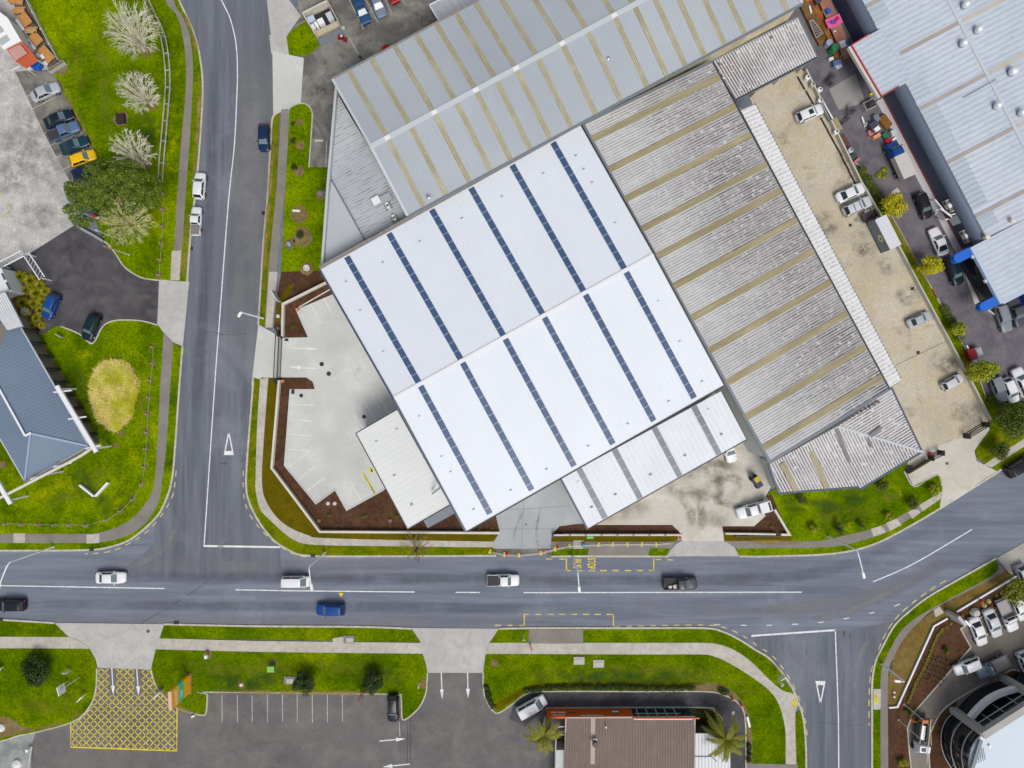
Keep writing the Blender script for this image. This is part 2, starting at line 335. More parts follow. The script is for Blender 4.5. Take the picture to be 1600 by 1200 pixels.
# --- north west block
slab('yard', [(-500, -400), (45, -400), (60, 60), (85, 115), (100, 150), (125, 200), (150, 262), (118, 351), (47, 396), (-40, 440), (-500, 440)], 0.05, M_CONCG)
slab('car_park', [(24, 112), (84, 108), (104, 150), (128, 203), (160, 275), (118, 300), (70, 210)], 0.058, M_YARD)
slab('patio', [(8, -30), (42, -30), (44, 0), (70, 50), (96, 97), (78, 113), (60, 85), (35, 40)], 0.07, ground('patio_paving', (0.075, 0.07, 0.065), (0.14, 0.13, 0.115), (0.19, 0.17, 0.14), big=0.5, mid=1.0, fine=8))
slab('driveway', [(47, 396), (118, 351), (163, 376), (200, 410), (260, 425), (262, 530), (180, 520), (150, 545), (120, 530), (96, 515), (58, 527), (40, 470), (0, 460), (-40, 440)], 0.06, M_LOTDK)
slab('driveway_apron', [(249, 438), (296, 440), (286, 541), (271, 535), (256, 520), (246, 507)], 0.075, M_CONC)
slab('lawn', [(44, -60)] + [(44, 0), (70, 50), (95, 97), (103, 100), (85, 118), (90, 125), (107, 160), (130, 205), (152, 250), (150, 345)] + sm([(163, 377), (180, 395), (195, 417), (217, 432), (237, 437), (293, 440)]) + sm(K_NW1[::-1]), ZG, M_GRASS)
slab('lawn', sm([(61, 526), (78, 516), (96, 510), (125, 522), (145, 537), (160, 512), (175, 502), (200, 500), (225, 502), (246, 508), (256, 520), (271, 535), (286, 545)], 4) + sm(K_NW2) + [(-60, 700), (0, 660), (40, 600)], ZG, M_GRASS)
for P_ in ([(259, -60), (259, 0), (277, 25), (287, 62), (291, 100), (291, 140), (288, 175), (283, 230), (279, 287), (277, 310), (273, 380), (269, 437)],):
    R_ = [(272, -60), (272, 0), (286, 27), (297, 57), (302, 100), (301, 150), (298, 205), (294, 262), (291, 300), (287, 360), (281, 437)]
    slab('footpath', sm(P_) + sm(R_)[::-1], ZG + 0.012, M_PATHD)
A_ = sm([(256, 520), (254, 560), (251, 600), (249, 650), (246, 700), (241, 760), (225, 790), (200, 815), (160, 831), (125, 834), (60, 834), (-60, 834)])
B_ = sm([(271, 535), (269, 570), (267, 600), (260, 700), (254, 750), (248, 785), (225, 820), (190, 840), (155, 847), (100, 848), (-60, 848)])
slab('footpath', A_ + B_[::-1], ZG + 0.012, M_PATHD)
slab('footpath_crossing', [(22, 833), (40, 833), (40, 848), (22, 848)], ZG + 0.02, M_PATH)
slab('footpath_crossing', [(136, 835), (156, 834), (156, 848), (136, 849)], ZG + 0.02, M_PATH)
slab('footpath_crossing', [(269, 392), (284, 392), (281, 438), (267, 438)], ZG + 0.02, M_PATH)
kerb(K_NW1); kerb(K_NW2)
kerb([(96, 510), (125, 522), (145, 537), (160, 512), (175, 502), (200, 500), (225, 502), (246, 508)], 0.2)
kerb([(118, 353), (163, 377), (180, 395), (195, 417), (217, 432), (237, 437), (268, 439)], 0.2, 0.15)
slab('garden_bed', sm([(0, 424), (20, 424), (55, 430), (74, 446), (79, 460), (74, 475), (66, 500), (60, 525)]) + [(40, 515), (0, 470)], 0.11, M_MULCH)
slab('garden_bed', [(40, 512), (62, 526), (105, 602), (155, 690), (150, 700), (100, 610)], ZG + 0.015, M_DIRT)
slab('bare_earth', sm([(95, 118), (108, 112), (104, 100), (98, 104), (84, 112), (95, 118)]), ZG + 0.02, M_DIRT)
MBX = lambda pts, z, m, name, parent, wd=0.12: MB().ribbon([tuple(G(*p)[:2]) for p in pts], wd, z).build(name, m, parent)

# --- main site
slab('driveway_apron', [(412, -60), (440, -60), (452, 0), (470, 25), (448, 56), (437, 70), (426, 78), (424, 60), (418, 10)], 0.03, M_CONC)
slab('footpath', [(421, 55), (449, 52), (456, 92), (424, 84)], 0.068, M_CONC)
slab('driveway_apron', [(426, 80), (475, 91), (470, 162), (455, 168), (427, 181)], 0.07, M_CONCN)
slab('yard', [(452, -60), (700, -60), (770, 10), (540, 330), (480, 300), (470, 162), (475, 91), (448, 58), (470, 25)], 0.05, M_YARD)
slab('lawn', sm([(448, 58), (459, 46), (478, 34)], 3) + [(500, 70), (488, 82), (475, 88), (452, 86)], ZG, M_GRASS)
slab('verge', sm(K_E1) + [(415, 512), (426, 512), (432, 300), (437, 175)], ZG, M_GRASSV)
slab('lawn', [(446, 300)] + sm([(451, 172), (458, 166), (470, 162), (480, 164), (487, 173), (488, 190), (483, 262)], 4) + [(512, 262), (508, 300), (505, 430), (500, 425), (440, 500), (434, 512)], ZG, M_GRASS)
slab('footpath', [(440, 172), (453, 170), (446, 300), (436, 400), (427, 470), (426, 512), (414, 512), (420, 420), (432, 300)], ZG + 0.012, M_PATHD)
slab('footpath_crossing', [(421, 425), (434, 425), (426, 512), (415, 512)], ZG + 0.02, M_PATH)
slab('driveway_apron', [(404, 507), (436, 525), (442, 528), (438, 590), (422, 590), (407, 593), (393, 602)], 0.08, M_CONCN)
slab('garden_bed', [(440, 425), (515, 422), (520, 460), (437, 495), (440, 530), (428, 512), (434, 460)], ZG + 0.012, M_MULCH)
slab('lawn', [(434, 470), (452, 445), (461, 443), (455, 455), (441, 480), (437, 500), (429, 505)], ZG + 0.02, M_OLIVE)
slab('garden_bed', [(445, 478), (515, 440), (530, 452), (463, 483), (483, 527), (440, 528)], ZG + 0.016, M_MULCH)
slab('car_park', [(463, 483), (520, 450), (760, 760), (660, 800), (600, 764), (542, 796), (524, 764), (494, 786), (445, 727), (454, 608), (482, 600), (479, 590), (437, 590), (440, 528), (483, 527)], 0.10, M_CONCN)
slab('verge', sm(K_E2) + [(775, 855), (525, 852), (475, 849), (450, 837), (422, 812), (400, 765), (405, 600), (407, 593)], ZG, M_GRASSV)
slab('lawn', [(404, 600), (408, 590), (440, 592), (428, 730), (502, 829), (782, 831), (782, 846), (770, 850), (500, 848), (455, 833), (424, 808), (404, 768), (402, 720)], ZG + 0.008, M_OLIVE)
slab('footpath', sm([(407, 592), (403, 650), (401, 700), (400, 740), (400, 767), (407, 795), (422, 812), (450, 837), (475, 849), (525, 852), (600, 853), (771, 855)], 4) + sm([(771, 846), (600, 843), (500, 840), (482, 836), (455, 825), (432, 807), (415, 780), (410, 755), (411, 712), (419, 600), (421, 590)], 4), ZG + 0.02, M_PATH)
slab('garden_bed', [(437, 590), (479, 590), (489, 597), (492, 608), (454, 608), (445, 727), (494, 786), (524, 764), (542, 796), (600, 764), (700, 800), (780, 800), (780, 831), (502, 829), (428, 730), (440, 594)], ZG + 0.03, M_MULCH)
slab('driveway', [(700, 800), (860, 715), (925, 815), (874, 822), (862, 835), (860, 857), (771, 857), (771, 846), (781, 832), (775, 806)], 0.16, M_CONCB)
slab('driveway_apron', [(773, 857), (860, 857), (864, 869), (772, 869)], 0.06, M_YARD)
slab('yard', [(900, 790), (1130, 600), (1215, 740), (1196, 775), (1206, 796), (1180, 822), (1129, 822), (1131, 845), (1066, 845), (1062, 833), (1050, 821), (925, 821)], 0.13, M_CONCD)
slab('driveway_apron', [(1066, 844), (1131, 844), (1145, 846), (1157, 869), (1040, 869), (1056, 850)], 0.07, M_CONC)
slab('garden_bed', [(876, 820), (1050, 820), (1064, 834), (864, 834)], 0.15, M_MULCH)
slab('lawn', [(861, 833), (1066, 833), (1055, 846), (861, 846)], 0.14, M_OLIVE)
slab('footpath', [(861, 845), (1056, 845), (1042, 869), (861, 869)], 0.135, M_PATHD)
for q in ([(863, 858), (920, 857), (918, 867), (861, 868)], [(1015, 856), (1047, 857), (1040, 868), (1013, 868)]): slab('verge', q, 0.155, M_GRASS)
slab('access_cover', [(896, 844), (912, 844), (911, 857), (895, 857)], 0.15, M_PATH)
slab('garden_bed', [(1128, 822), (1178, 822), (1207, 796), (1196, 776), (1205, 772), (1232, 834), (1130, 834)], 0.14, M_MULCH)
slab('lawn', [(1130, 834), (1235, 836), (1235, 846), (1132, 846)], 0.135, M_OLIVE)
slab('yard', [(1170, 150), (1240, 100), (1256, 112), (1342, 287), (1402, 390), (1450, 480), (1512, 595), (1544, 660), (1546, 672), (1524, 700), (1440, 730), (1390, 720), (1350, 600)], 0.09, M_CONCT)
slab('driveway', [(1418, 742), (1440, 706), (1546, 668), (1522, 704), (1525, 720), (1561, 738), (1467, 797), (1472, 765), (1466, 743), (1427, 760)], 0.10, M_CONCD)
slab('lawn', [(1196, 776), (1206, 765), (1430, 690), (1412, 738), (1426, 760)] + sm([(1450, 748), (1466, 741), (1472, 760), (1467, 796)], 3) + sm(K_E5[::-1], 4) + [(1148, 856), (1150, 846), (1235, 846)], 0.125, M_GRASS)
slab('footpath', sm([(1132, 845), (1200, 845), (1275, 845), (1325, 835), (1375, 822), (1425, 795), (1471, 767)], 4) + sm([(1469, 779), (1437, 800), (1387, 830), (1360, 840), (1300, 854), (1200, 856), (1150, 857)], 4), 0.14, M_PATHD)
for q in ([(1360, 826), (1376, 821), (1384, 831), (1364, 838)], [(1384, 817), (1400, 810), (1408, 820), (1390, 829)], [(1418, 800), (1430, 793), (1438, 800), (1425, 810)]): slab('footpath_crossing', q, 0.15, M_PATH)
slab('footpath_crossing', [(1436, 789), (1471, 767), (1469, 779), (1440, 799)], 0.15, M_PATH)
# strip between the two yards
slab('lawn', [(1338, 255), (1352, 268), (1376, 310), (1397, 345), (1427, 400), (1470, 477), (1500, 532), (1520, 567), (1540, 622), (1600, 628), (1700, 600), (1700, 655), (1600, 713), (1560, 737)] + sm([(1545, 728), (1526, 715), (1523, 703)], 3) + [(1548, 668), (1512, 592), (1402, 388)], 0.125, M_GRASSV)
slab('footpath', [(1536, 726), (1600, 685), (1700, 628), (1700, 640), (1600, 697), (1549, 730)], 0.137, M_PATH)
slab('car_park', [(1225, -60), (1400, -60), (1700, 300), (1700, 602), (1600, 628), (1540, 622), (1500, 532), (1427, 400), (1376, 310), (1338, 258), (1256, 110), (1238, 60)], 0.07, M_LOTE)
slab('yard', [(1295, 140), (1336, 115), (1352, 160), (1318, 170), (1310, 172)], 0.078, ground('patch_concrete', (0.25, 0.24, 0.235), (0.32, 0.31, 0.30), fine=6, fine_amt=0.12))
slab('footpath', [(1367, 156), (1379, 151), (1506, 392), (1494, 398)], 0.16, ground('grey_plinth', (0.44, 0.43, 0.46), (0.52, 0.51, 0.53), fine=6, fine_amt=0.1))
slab('footpath', [(1497, 398), (1507, 398), (1532, 470), (1522, 476)], 0.16, M_PATH)
for k in (K_E1, K_E2, K_E4, K_E5, K_E6): kerb(k)
kerb([(454, 608), (445, 727), (494, 787), (524, 765), (542, 797), (600, 765)], 0.18, 0.17, M_CONCN, sm=False)
kerb([(520, 450), (463, 483), (483, 528)], 0.18, 0.17, M_CONCN, sm=False)
kerb([(451, 172), (458, 166), (470, 162), (480, 164), (487, 173), (488, 190), (483, 262)], 0.18, 0.15)
kerb([(1471, 760), (1466, 742), (1450, 748), (1427, 760), (1412, 736)], 0.16, 0.15)
kerb([(1336, 255), (1352, 268), (1376, 310), (1397, 345), (1427, 400), (1470, 477), (1500, 532), (1520, 567), (1540, 622)], 0.15, 0.15)

# --- south block
slab('driveway_apron', [(85, 973), (257, 975), (250, 997), (243, 1020), (237, 1046), (153, 1043), (150, 1030), (140, 1012), (108, 995)], 0.08, M_CONC)
slab('driveway_apron', [(642, 981), (781, 982), (765, 1003), (758, 1025), (755, 1051), (668, 1051), (665, 1035), (660, 1020), (656, 1000)], 0.08, M_CONC)
slab('car_park', [(-500, 1040), (1190, 1040), (1190, 1700), (-500, 1700)], 0.05, M_LOT)
slab('yard', [(-200, 1150), (30, 1150), (56, 1142), (50, 1165), (46, 1260), (-200, 1260)], 0.056, ground('grey_yard', (0.19, 0.21, 0.20), (0.27, 0.29, 0.28), (0.36, 0.37, 0.35), big=0.2, mid=0.5, spot=(0.6, 0.6, 0.58), spot_sc=0.3, spot_lo=0.66))
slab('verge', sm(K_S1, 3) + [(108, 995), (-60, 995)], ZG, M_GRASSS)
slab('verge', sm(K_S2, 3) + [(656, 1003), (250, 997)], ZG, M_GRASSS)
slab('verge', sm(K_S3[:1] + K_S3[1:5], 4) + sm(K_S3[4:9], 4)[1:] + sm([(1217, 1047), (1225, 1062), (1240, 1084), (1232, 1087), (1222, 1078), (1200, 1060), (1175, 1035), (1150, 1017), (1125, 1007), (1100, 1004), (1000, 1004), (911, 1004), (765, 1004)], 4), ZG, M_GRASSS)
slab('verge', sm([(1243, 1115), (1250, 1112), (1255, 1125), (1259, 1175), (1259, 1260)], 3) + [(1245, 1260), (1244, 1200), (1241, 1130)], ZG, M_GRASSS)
slab('footpath', [(-60, 994), (108, 995), (125, 1001), (142, 1013), (-60, 1012)], ZG + 0.012, M_PATH)
slab('footpath', [(249, 997), (400, 1001), (657, 1004), (661, 1021), (400, 1018), (244, 1014)], ZG + 0.012, M_PATH)
slab('footpath', sm([(763, 1004), (900, 1004), (1040, 1004), (1100, 1004), (1125, 1007), (1150, 1017), (1175, 1035), (1200, 1060), (1222, 1078), (1240, 1084), (1248, 1098), (1242, 1117), (1244, 1200), (1244, 1260)], 4) + sm([(1226, 1260), (1227, 1193), (1227, 1150), (1224, 1125), (1215, 1097), (1200, 1077), (1175, 1058), (1145, 1039), (1115, 1025), (1087, 1022), (1000, 1022), (759, 1021)], 4), ZG + 0.012, M_PATH)
slab('footpath', [(827, 983), (911, 983), (911, 1005), (825, 1005)], ZG + 0.02, M_PATHD)
slab('access_cover', [(520, 997), (552, 992), (552, 1004), (520, 1004)], ZG + 0.02, M_PATH)
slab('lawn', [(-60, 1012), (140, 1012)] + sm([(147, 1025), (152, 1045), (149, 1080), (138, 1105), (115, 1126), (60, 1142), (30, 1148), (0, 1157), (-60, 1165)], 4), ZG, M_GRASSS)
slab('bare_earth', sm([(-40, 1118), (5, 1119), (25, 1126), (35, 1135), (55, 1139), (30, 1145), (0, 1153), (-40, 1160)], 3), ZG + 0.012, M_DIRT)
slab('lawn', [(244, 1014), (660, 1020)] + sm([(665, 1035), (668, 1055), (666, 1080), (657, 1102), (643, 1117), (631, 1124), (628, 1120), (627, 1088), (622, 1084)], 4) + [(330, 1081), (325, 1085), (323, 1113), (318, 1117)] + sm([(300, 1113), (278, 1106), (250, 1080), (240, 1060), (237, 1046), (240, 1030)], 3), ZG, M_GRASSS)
kerb([(152, 1044), (150, 1080), (139, 1106), (115, 1127), (60, 1143), (30, 1149), (0, 1158), (-60, 1166)], 0.2, 0.15)
kerb([(668, 1051), (666, 1080), (657, 1102), (643, 1117), (632, 1124), (628, 1119), (627, 1090), (622, 1085), (600, 1084), (331, 1081), (325, 1085), (323, 1112), (316, 1117), (300, 1113), (278, 1106), (250, 1080), (240, 1060), (237, 1046)], 0.2, 0.15)
LN_O = sm([(1166, 1260), (1165, 1200), (1164, 1125), (1155, 1100), (1132, 1086), (1100, 1080), (1000, 1080), (850, 1080), (820, 1085), (800, 1100), (780, 1113), (770, 1110), (758, 1090), (755, 1070), (755, 1050)], 5)
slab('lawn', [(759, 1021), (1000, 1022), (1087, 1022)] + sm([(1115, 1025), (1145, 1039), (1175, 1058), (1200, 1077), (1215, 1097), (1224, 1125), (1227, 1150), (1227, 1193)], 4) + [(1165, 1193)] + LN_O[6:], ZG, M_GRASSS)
slab('bare_earth', sm([(1090, 1066), (1120, 1067), (1140, 1076), (1158, 1094), (1172, 1125), (1175, 1190), (1166, 1192), (1165, 1130), (1156, 1101), (1133, 1086), (1100, 1079), (1060, 1078)], 3), ZG + 0.012, M_DIRT)
slab('bare_earth', sm([(768, 1103), (790, 1090), (825, 1071), (870, 1066), (980, 1064), (1090, 1066), (1090, 1069), (980, 1068), (870, 1070), (828, 1077), (800, 1094), (780, 1108)], 3), ZG + 0.015, M_OLIVE)
slab('footpath', [(1165, 1192), (1246, 1194), (1246, 1260), (1165, 1260)], ZG + 0.03, M_PATHD)
struct(MB().wall([tuple(G(*p)[:2]) for p in LN_O], 0.2, -0.2, 0.155).build('kerb', M_KERB))
LN_I = sm([(852, 1106), (950, 1105), (1100, 1105), (1115, 1110), (1126, 1120), (1131, 1133), (1140, 1260)], 5)
slab('driveway', LN_O[:-26] + [(795, 1122), (820, 1135), (852, 1106)] + LN_I, 0.062, M_LOTDK)
kerb([(852, 1106), (950, 1105), (1100, 1105), (1115, 1110), (1126, 1120), (1131, 1133)], 0.2, 0.15)
slab('garden_bed', [(1070, 1106), (1100, 1106), (1114, 1111), (1125, 1121), (1130, 1135), (1128, 1160), (1070, 1160)], 0.11, M_MULCH)
kerb(K_S1); kerb(K_S2); kerb(K_S3)

# --- south east corner
slab('verge', sm(K_SE, 4) + sm([(1376, 1260), (1375, 1075), (1379, 1040), (1392, 1010), (1412, 980), (1450, 955), (1547, 900), (1558, 884)], 4), ZG, M_GRASSS)
slab('footpath', sm([(1560, 880), (1547, 900), (1450, 953), (1412, 980), (1392, 1010), (1379, 1040), (1375, 1075), (1376, 1260)], 4) + sm([(1388, 1260), (1387, 1060), (1395, 1030), (1412, 997), (1437, 970), (1467, 947), (1570, 893)], 4), ZG + 0.012, M_PATHD)
slab('footpath_crossing', [(1364, 1076), (1376, 1076), (1375, 1108), (1364, 1108)], ZG + 0.02, M_CONC)
slab('driveway_apron', [(1557, 872), (1700, 790), (1700, 960), (1588, 906), (1570, 888)], 0.08, ground('worn_drive', (0.27, 0.255, 0.235), (0.36, 0.34, 0.31), (0.42, 0.40, 0.36), big=0.15, mid=0.4))
slab('car_park', [(1588, 900), (1700, 950), (1700, 1500), (1390, 1500), (1390, 1110), (1457, 978)], 0.05, M_LOTSE)
slab('lawn', [(1571, 889), (1582, 901), (1522, 937), (1457, 977), (1400, 1102), (1387, 1104), (1387, 1060)] + sm([(1395, 1030), (1412, 997), (1437, 970), (1467, 948)], 3), ZG + 0.01, M_TANGRASS)
slab('garden_bed', [(1582, 902), (1592, 935), (1500, 983), (1516, 1011), (1425, 1115)] + sm([(1417, 1137), (1420, 1175), (1430, 1260)], 3) + [(1387, 1260), (1387, 1105), (1400, 1103), (1457, 978), (1522, 938)], ZG, M_MULCH)
slab('footpath', [(1458, 953), (1467, 947), (1474, 957), (1461, 964)], ZG + 0.02, M_PATH)
kerb([(1590, 932), (1500, 982), (1516, 1011), (1425, 1115), (1417, 1137), (1420, 1175), (1430, 1260)], 0.18, 0.16, sm=False)
slab('garden_bed', sm([(1600, 1050), (1582, 1046), (1570, 1051), (1545, 1064), (1495, 1092), (1470, 1112), (1455, 1140), (1450, 1165), (1456, 1260)], 4) + [(1500, 1260), (1600, 1130)], ZG, M_MULCH)
kerb([(1600, 1050), (1582, 1046), (1570, 1051), (1545, 1064), (1495, 1092), (1470, 1112), (1455, 1140), (1450, 1165), (1456, 1260)], 0.2, 0.17)
kerb(K_SE)

# ================================================================ PAINTED MARKINGS (children of the surface they lie on)
lot_s = bpy.data.objects['car_park.003'] if 'car_park.003' in bpy.data.objects else road
def lines(name, segs, wd, m, z, parent=road):
    mb = MB()
    for s_ in segs: mb.ribbon([tuple(G(*p)[:2]) for p in s_], wd, z)
    return mb.build(name, m, parent)
def dashes(name, pts, on, off, wd, m, z, parent=road, start=0.0):
    P = [G(*p) for p in smooth(pts, 6)]; mb = MB(); t = -start; cur = []; acc = 0; L = on + off
    dens = []
    for a, b in zip(P[:-1], P[1:]):
        n = max(1, int((b - a).length / 0.1))
        for k in range(n): dens.append(a.lerp(b, k / n))
    dens.append(P[-1]); seg = []; dist = start
    for a, b in zip(dens[:-1], dens[1:]):
        if (dist % L) < on: seg.append(a)
        elif len(seg) > 1: mb.ribbon([tuple(p[:2]) for p in seg], wd, z); seg = []
        else: seg = []
        dist += (b - a).length
    if len(seg) > 1: mb.ribbon([tuple(p[:2]) for p in seg], wd, z)
    return mb.build(name, m, parent)
def arrow(name, a, b, z, m, parent, wd=0.16, hl=1.5, hw=0.62):
    a = G(*a); b = G(*b); d = (b - a).normalized(); n = Vector((-d.y, d.x, 0)); e = b - d * hl
    mb = MB(); mb.ribbon([tuple(a[:2]), tuple((e + d * 0.15)[:2])], wd, z); mb.flat([tuple((e + n * hw / 2)[:2]), tuple((e - n * hw / 2)[:2]), tuple(b[:2])], z + 0.001); return mb.build(name, m, parent)
Z1 = 0.006; Z2 = 0.010
lines('centre_line', [sm([(336, -25), (346, 0), (360, 30), (369, 70), (371, 112), (370, 150), (366, 230), (357, 315), (343, 500), (337, 580), (325, 760), (319, 852)], 5)], 0.16, M_WHITE, Z2, roadn)
lines('limit_line', [[(318, 853), (438, 855)]], 0.30, M_WHITE, Z2, roadn)
lines('centre_line', [[(0, 915), (257, 919.5)], [(368, 921.5), (450, 923), (648, 925)], [(712, 925.5), (746, 925.7)], [(818, 926), (1253, 925.2)], sm([(1364, 909), (1400, 894), (1440, 874), (1519, 827)], 4), [(747, 925.7), (750, 925.7)]], 0.16, M_WHITE, Z1)
lines('limit_line', [[(1174, 993.5), (1306, 984.5)]], 0.28, M_WHITE, Z2, roads)
lines('centre_line', [[(1305, 984), (1308, 1060), (1310, 1120), (1311, 1260)]], 0.17, M_WHITE, Z2, roads)
dashes('edge_dashes', [(1116, 976), (1200, 977), (1290, 971.5), (1360, 958), (1400, 946), (1435, 930)], 1.0, 3.05, 0.13, M_WHITE, Z2, road)
mb = MB()
def tri(mb, cx, y0, y1, hw, z):
    """give-way triangle: y0 = base side, y1 = tip"""
    sgn = 1 if y1 > y0 else -1; yb = y0 + sgn * 6.5
    hb = hw * 0.82
    mb.flat([tuple(G(*p)[:2]) for p in [(cx - hw, y0), (cx + hw, y0), (cx + hb, yb), (cx - hb, yb)]], z)
    mb.ribbon([tuple(G(*p)[:2]) for p in [(cx - hb + .8, yb), (cx, y1)]], 0.2, z + 0.001); mb.ribbon([tuple(G(*p)[:2]) for p in [(cx + hb - .8, yb), (cx, y1)]], 0.2, z + 0.001)
m_ = MB(); tri(m_, 1282, 1064, 1099, 8, Z2); m_.build('give_way_triangle', M_WHITE, roads)
m_ = MB(); tri(m_, 357.5, 711, 675, 8, Z2); m_.build('give_way_triangle', M_WHITE, roadn)
# yellow no-stopping dashes
dashes('no_stopping_dashes', [(275.5, 735), (271, 770), (262, 790), (247, 812), (228, 832), (200, 850), (170, 862), (132, 865.5)], 1.0, 0.75, 0.14, M_YELP, Z2, roadn)
dashes('no_stopping_dashes', [(380, 735), (381, 775), (388, 800), (400, 818), (416, 836), (440, 855), (462, 867), (480, 870)], 0.95, 0.8, 0.14, M_YELP, Z2, roadn)
dashes('no_stopping_dashes', [(853, 873.5), (884, 873.5)], 1.1, 0.9, 0.14, M_YEL, Z1)
dashes('no_stopping_dashes', [(1024, 874), (1055, 875)], 1.0, 0.8, 0.14, M_YEL, Z1)
dashes('no_stopping_dashes', [(773, 977), (818, 977)], 1.0, 0.85, 0.14, M_YEL, Z1)
dashes('no_stopping_dashes', [(960, 979), (1090, 976.5), (1130, 980), (1160, 993), (1185, 1010), (1205, 1023), (1224, 1045), (1240, 1072), (1251, 1098), (1259, 1130), (1261, 1150)], 1.0, 0.85, 0.14, M_YELP, Z2, roads)
dashes('no_stopping_dashes', [(1478, 907), (1450, 924), (1422, 945), (1400, 966), (1383, 992), (1370, 1023), (1361, 1050), (1358, 1085), (1358, 1135)], 1.15, 0.65, 0.15, M_YELP, Z2, roads)
# bus stops
lines('bus_box_marking', [[(885, 872), (885, 892)], [(884, 891.5), (892, 891.5)], [(1021.5, 872), (1021.5, 892)], [(1014, 891.5), (1022, 891.5)]] + [[(x, 891.5), (x + 10, 891.5)] for x in (901, 920, 938, 957, 976, 995)], 0.17, M_YEL, Z1)
lines('bus_box_marking', [[(819, 960), (819, 978)], [(818, 960), (827, 960)], [(958.5, 960), (958.5, 979)], [(947, 960), (959, 960)]] + [[(x, 960), (x + 10, 960)] for x in (836, 855, 873, 892, 911, 929)], 0.15, M_YEL, Z1)
def text(name, body, parent, m, size, mat4, sx=1.0, depth=0.0):
    cu = bpy.data.curves.new('tmp', 'FONT'); cu.body = body; cu.size = size; cu.align_x = 'CENTER'; cu.align_y = 'CENTER'; cu.extrude = depth; cu.offset = 0.02 * size
    t = bpy.data.objects.new('tmp', cu); C.objects.link(t); bpy.context.view_layer.update()
    me = bpy.data.meshes.new_from_object(t); bpy.data.objects.remove(t); me.materials.clear(); me.materials.append(m)
    me.transform(Matrix.Diagonal((sx, 1, 1, 1))); me.transform(mat4)
    o = bpy.data.objects.new(name, me); C.objects.link(o); o.parent = parent
    if parent and parent.type == 'EMPTY': o.matrix_parent_inverse = Matrix.Translation(-Vector(parent.location))
    return o
for wd_, px in (('BUS', 901.5), ('STOP', 923.5)):
    p = G(px, 880.5); text('bus_stop_lettering', wd_, road, M_YEL, 1.7, Matrix.Translation((p.x, p.y, Z1)) @ Matrix.Rotation(-math.pi / 2, 4, 'Z'), 0.52 if wd_ == 'BUS' else 0.43)
# yellow cross-hatched box at the south-west entrance
cp = None
for o in bpy.data.objects:
    if o.name.startswith('car_park') and o.data and any(abs(v.co.x - G(1190, 0).x) < 0.01 and v.co.z < 0.06 for v in o.data.vertices): cp = o
cp = cp or road
def clip_line(p, d, poly):
    ts = []
    for i in range(len(poly)):
        a = poly[i]; b = poly[(i + 1) % len(poly)]; ex, ey = b[0] - a[0], b[1] - a[1]; den = d[0] * ey - d[1] * ex
        if abs(den) < 1e-9: continue
        t = ((a[0] - p[0]) * ey - (a[1] - p[1]) * ex) / den; u = ((a[0] - p[0]) * d[1] - (a[1] - p[1]) * d[0]) / den
        if 0 <= u <= 1: ts.append(t)
    ts.sort(); return [((p[0] + d[0] * ts[i], p[1] + d[1] * ts[i]), (p[0] + d[0] * ts[i + 1], p[1] + d[1] * ts[i + 1])) for i in range(0, len(ts) - 1, 2)]
hat = [(153, 1045), (171, 1045), (171, 1086), (182, 1086), (182, 1045), (210, 1045), (210, 1086), (221, 1086), (221, 1045), (236, 1045), (241, 1062), (252, 1081), (277, 1106), (276.5, 1172), (111, 1166.5), (111, 1130), (132, 1114), (147, 1090), (152, 1070)]
segs = []
for k in range(-40, 60):
    for sgn in (1, -1):
        x0 = 194 + k * 11.6 + 5; segs += clip_line((x0, 1108), (1 * sgn * 1.0, 1.0), hat)
lines('hatch_marking', segs, 0.13, M_YEL, 0.056, cp); lines('hatch_border', [[(111, 1130), (111, 1167), (276.5, 1173), (277, 1104)]], 0.2, M_YEL, 0.058, cp)
for a, b in (((175, 1043), (177.5, 1086)), ((214, 1045), (217, 1087)), ((689.5, 1050), (691, 1092)), ((730.5, 1050), (731.5, 1091)), ((593, 1157.5), (634, 1154)), ((640, 1193.5), (598, 1198))): arrow('arrow_marking', a, b, 0.06, M_WHITE, cp)
lines('bay_line', [[(x, 1086), (x + .3, 1128)] for x in (347, 371, 394)] + [[(x, 1085), (x + .3, 1128)] for x in (418, 441.5, 464.5, 488, 511.5, 535)] + [[(624, 1128), (625, 1150)]], 0.10, M_WORN, 0.056, cp)
lines('drain_channel', [[(637, 1125), (637, 1195)], [(641.5, 1120), (641.5, 1190)]], 0.08, sim('dark_joint', (0.03, 0.03, 0.032)), 0.055, cp)
# main site car park
cpm = bpy.data.objects['car_park.001']
lines('bay_line', [[(484, 472), (501, 505)], [(504, 462), (521, 494)]] + [[(455, 632.5), (490, 633)], [(454, 655.5), (487, 658)], [(451, 679), (487, 681)], [(449, 702), (485, 704)], [(485, 704), (453, 729)], [(493, 728), (466, 750)], [(509, 745), (480, 767)], [(546, 749), (564, 781)], [(551, 642), (567, 670)], [(571, 631), (588, 659)], [(591, 618), (608, 647)]], 0.10, M_WHITE, 0.106, cpm)
arrow('arrow_marking', (454, 543.5), (498, 545.5), 0.106, M_WHITE, cpm, 0.14, 1.7, 0.65); arrow('arrow_marking', (497, 576), (453, 573.5), 0.106, M_WHITE, cpm, 0.14, 1.7, 0.65)
lines('yellow_bay_marking', [[(567, 736), (586, 770)], [(568, 741), (588, 775)]], 0.2, M_YEL, 0.107, cpm); lines('yellow_symbol', [[(577, 731), (582, 736), (577, 738)], [(580, 729), (582, 738)]], 0.28, M_YEL, 0.108, cpm)
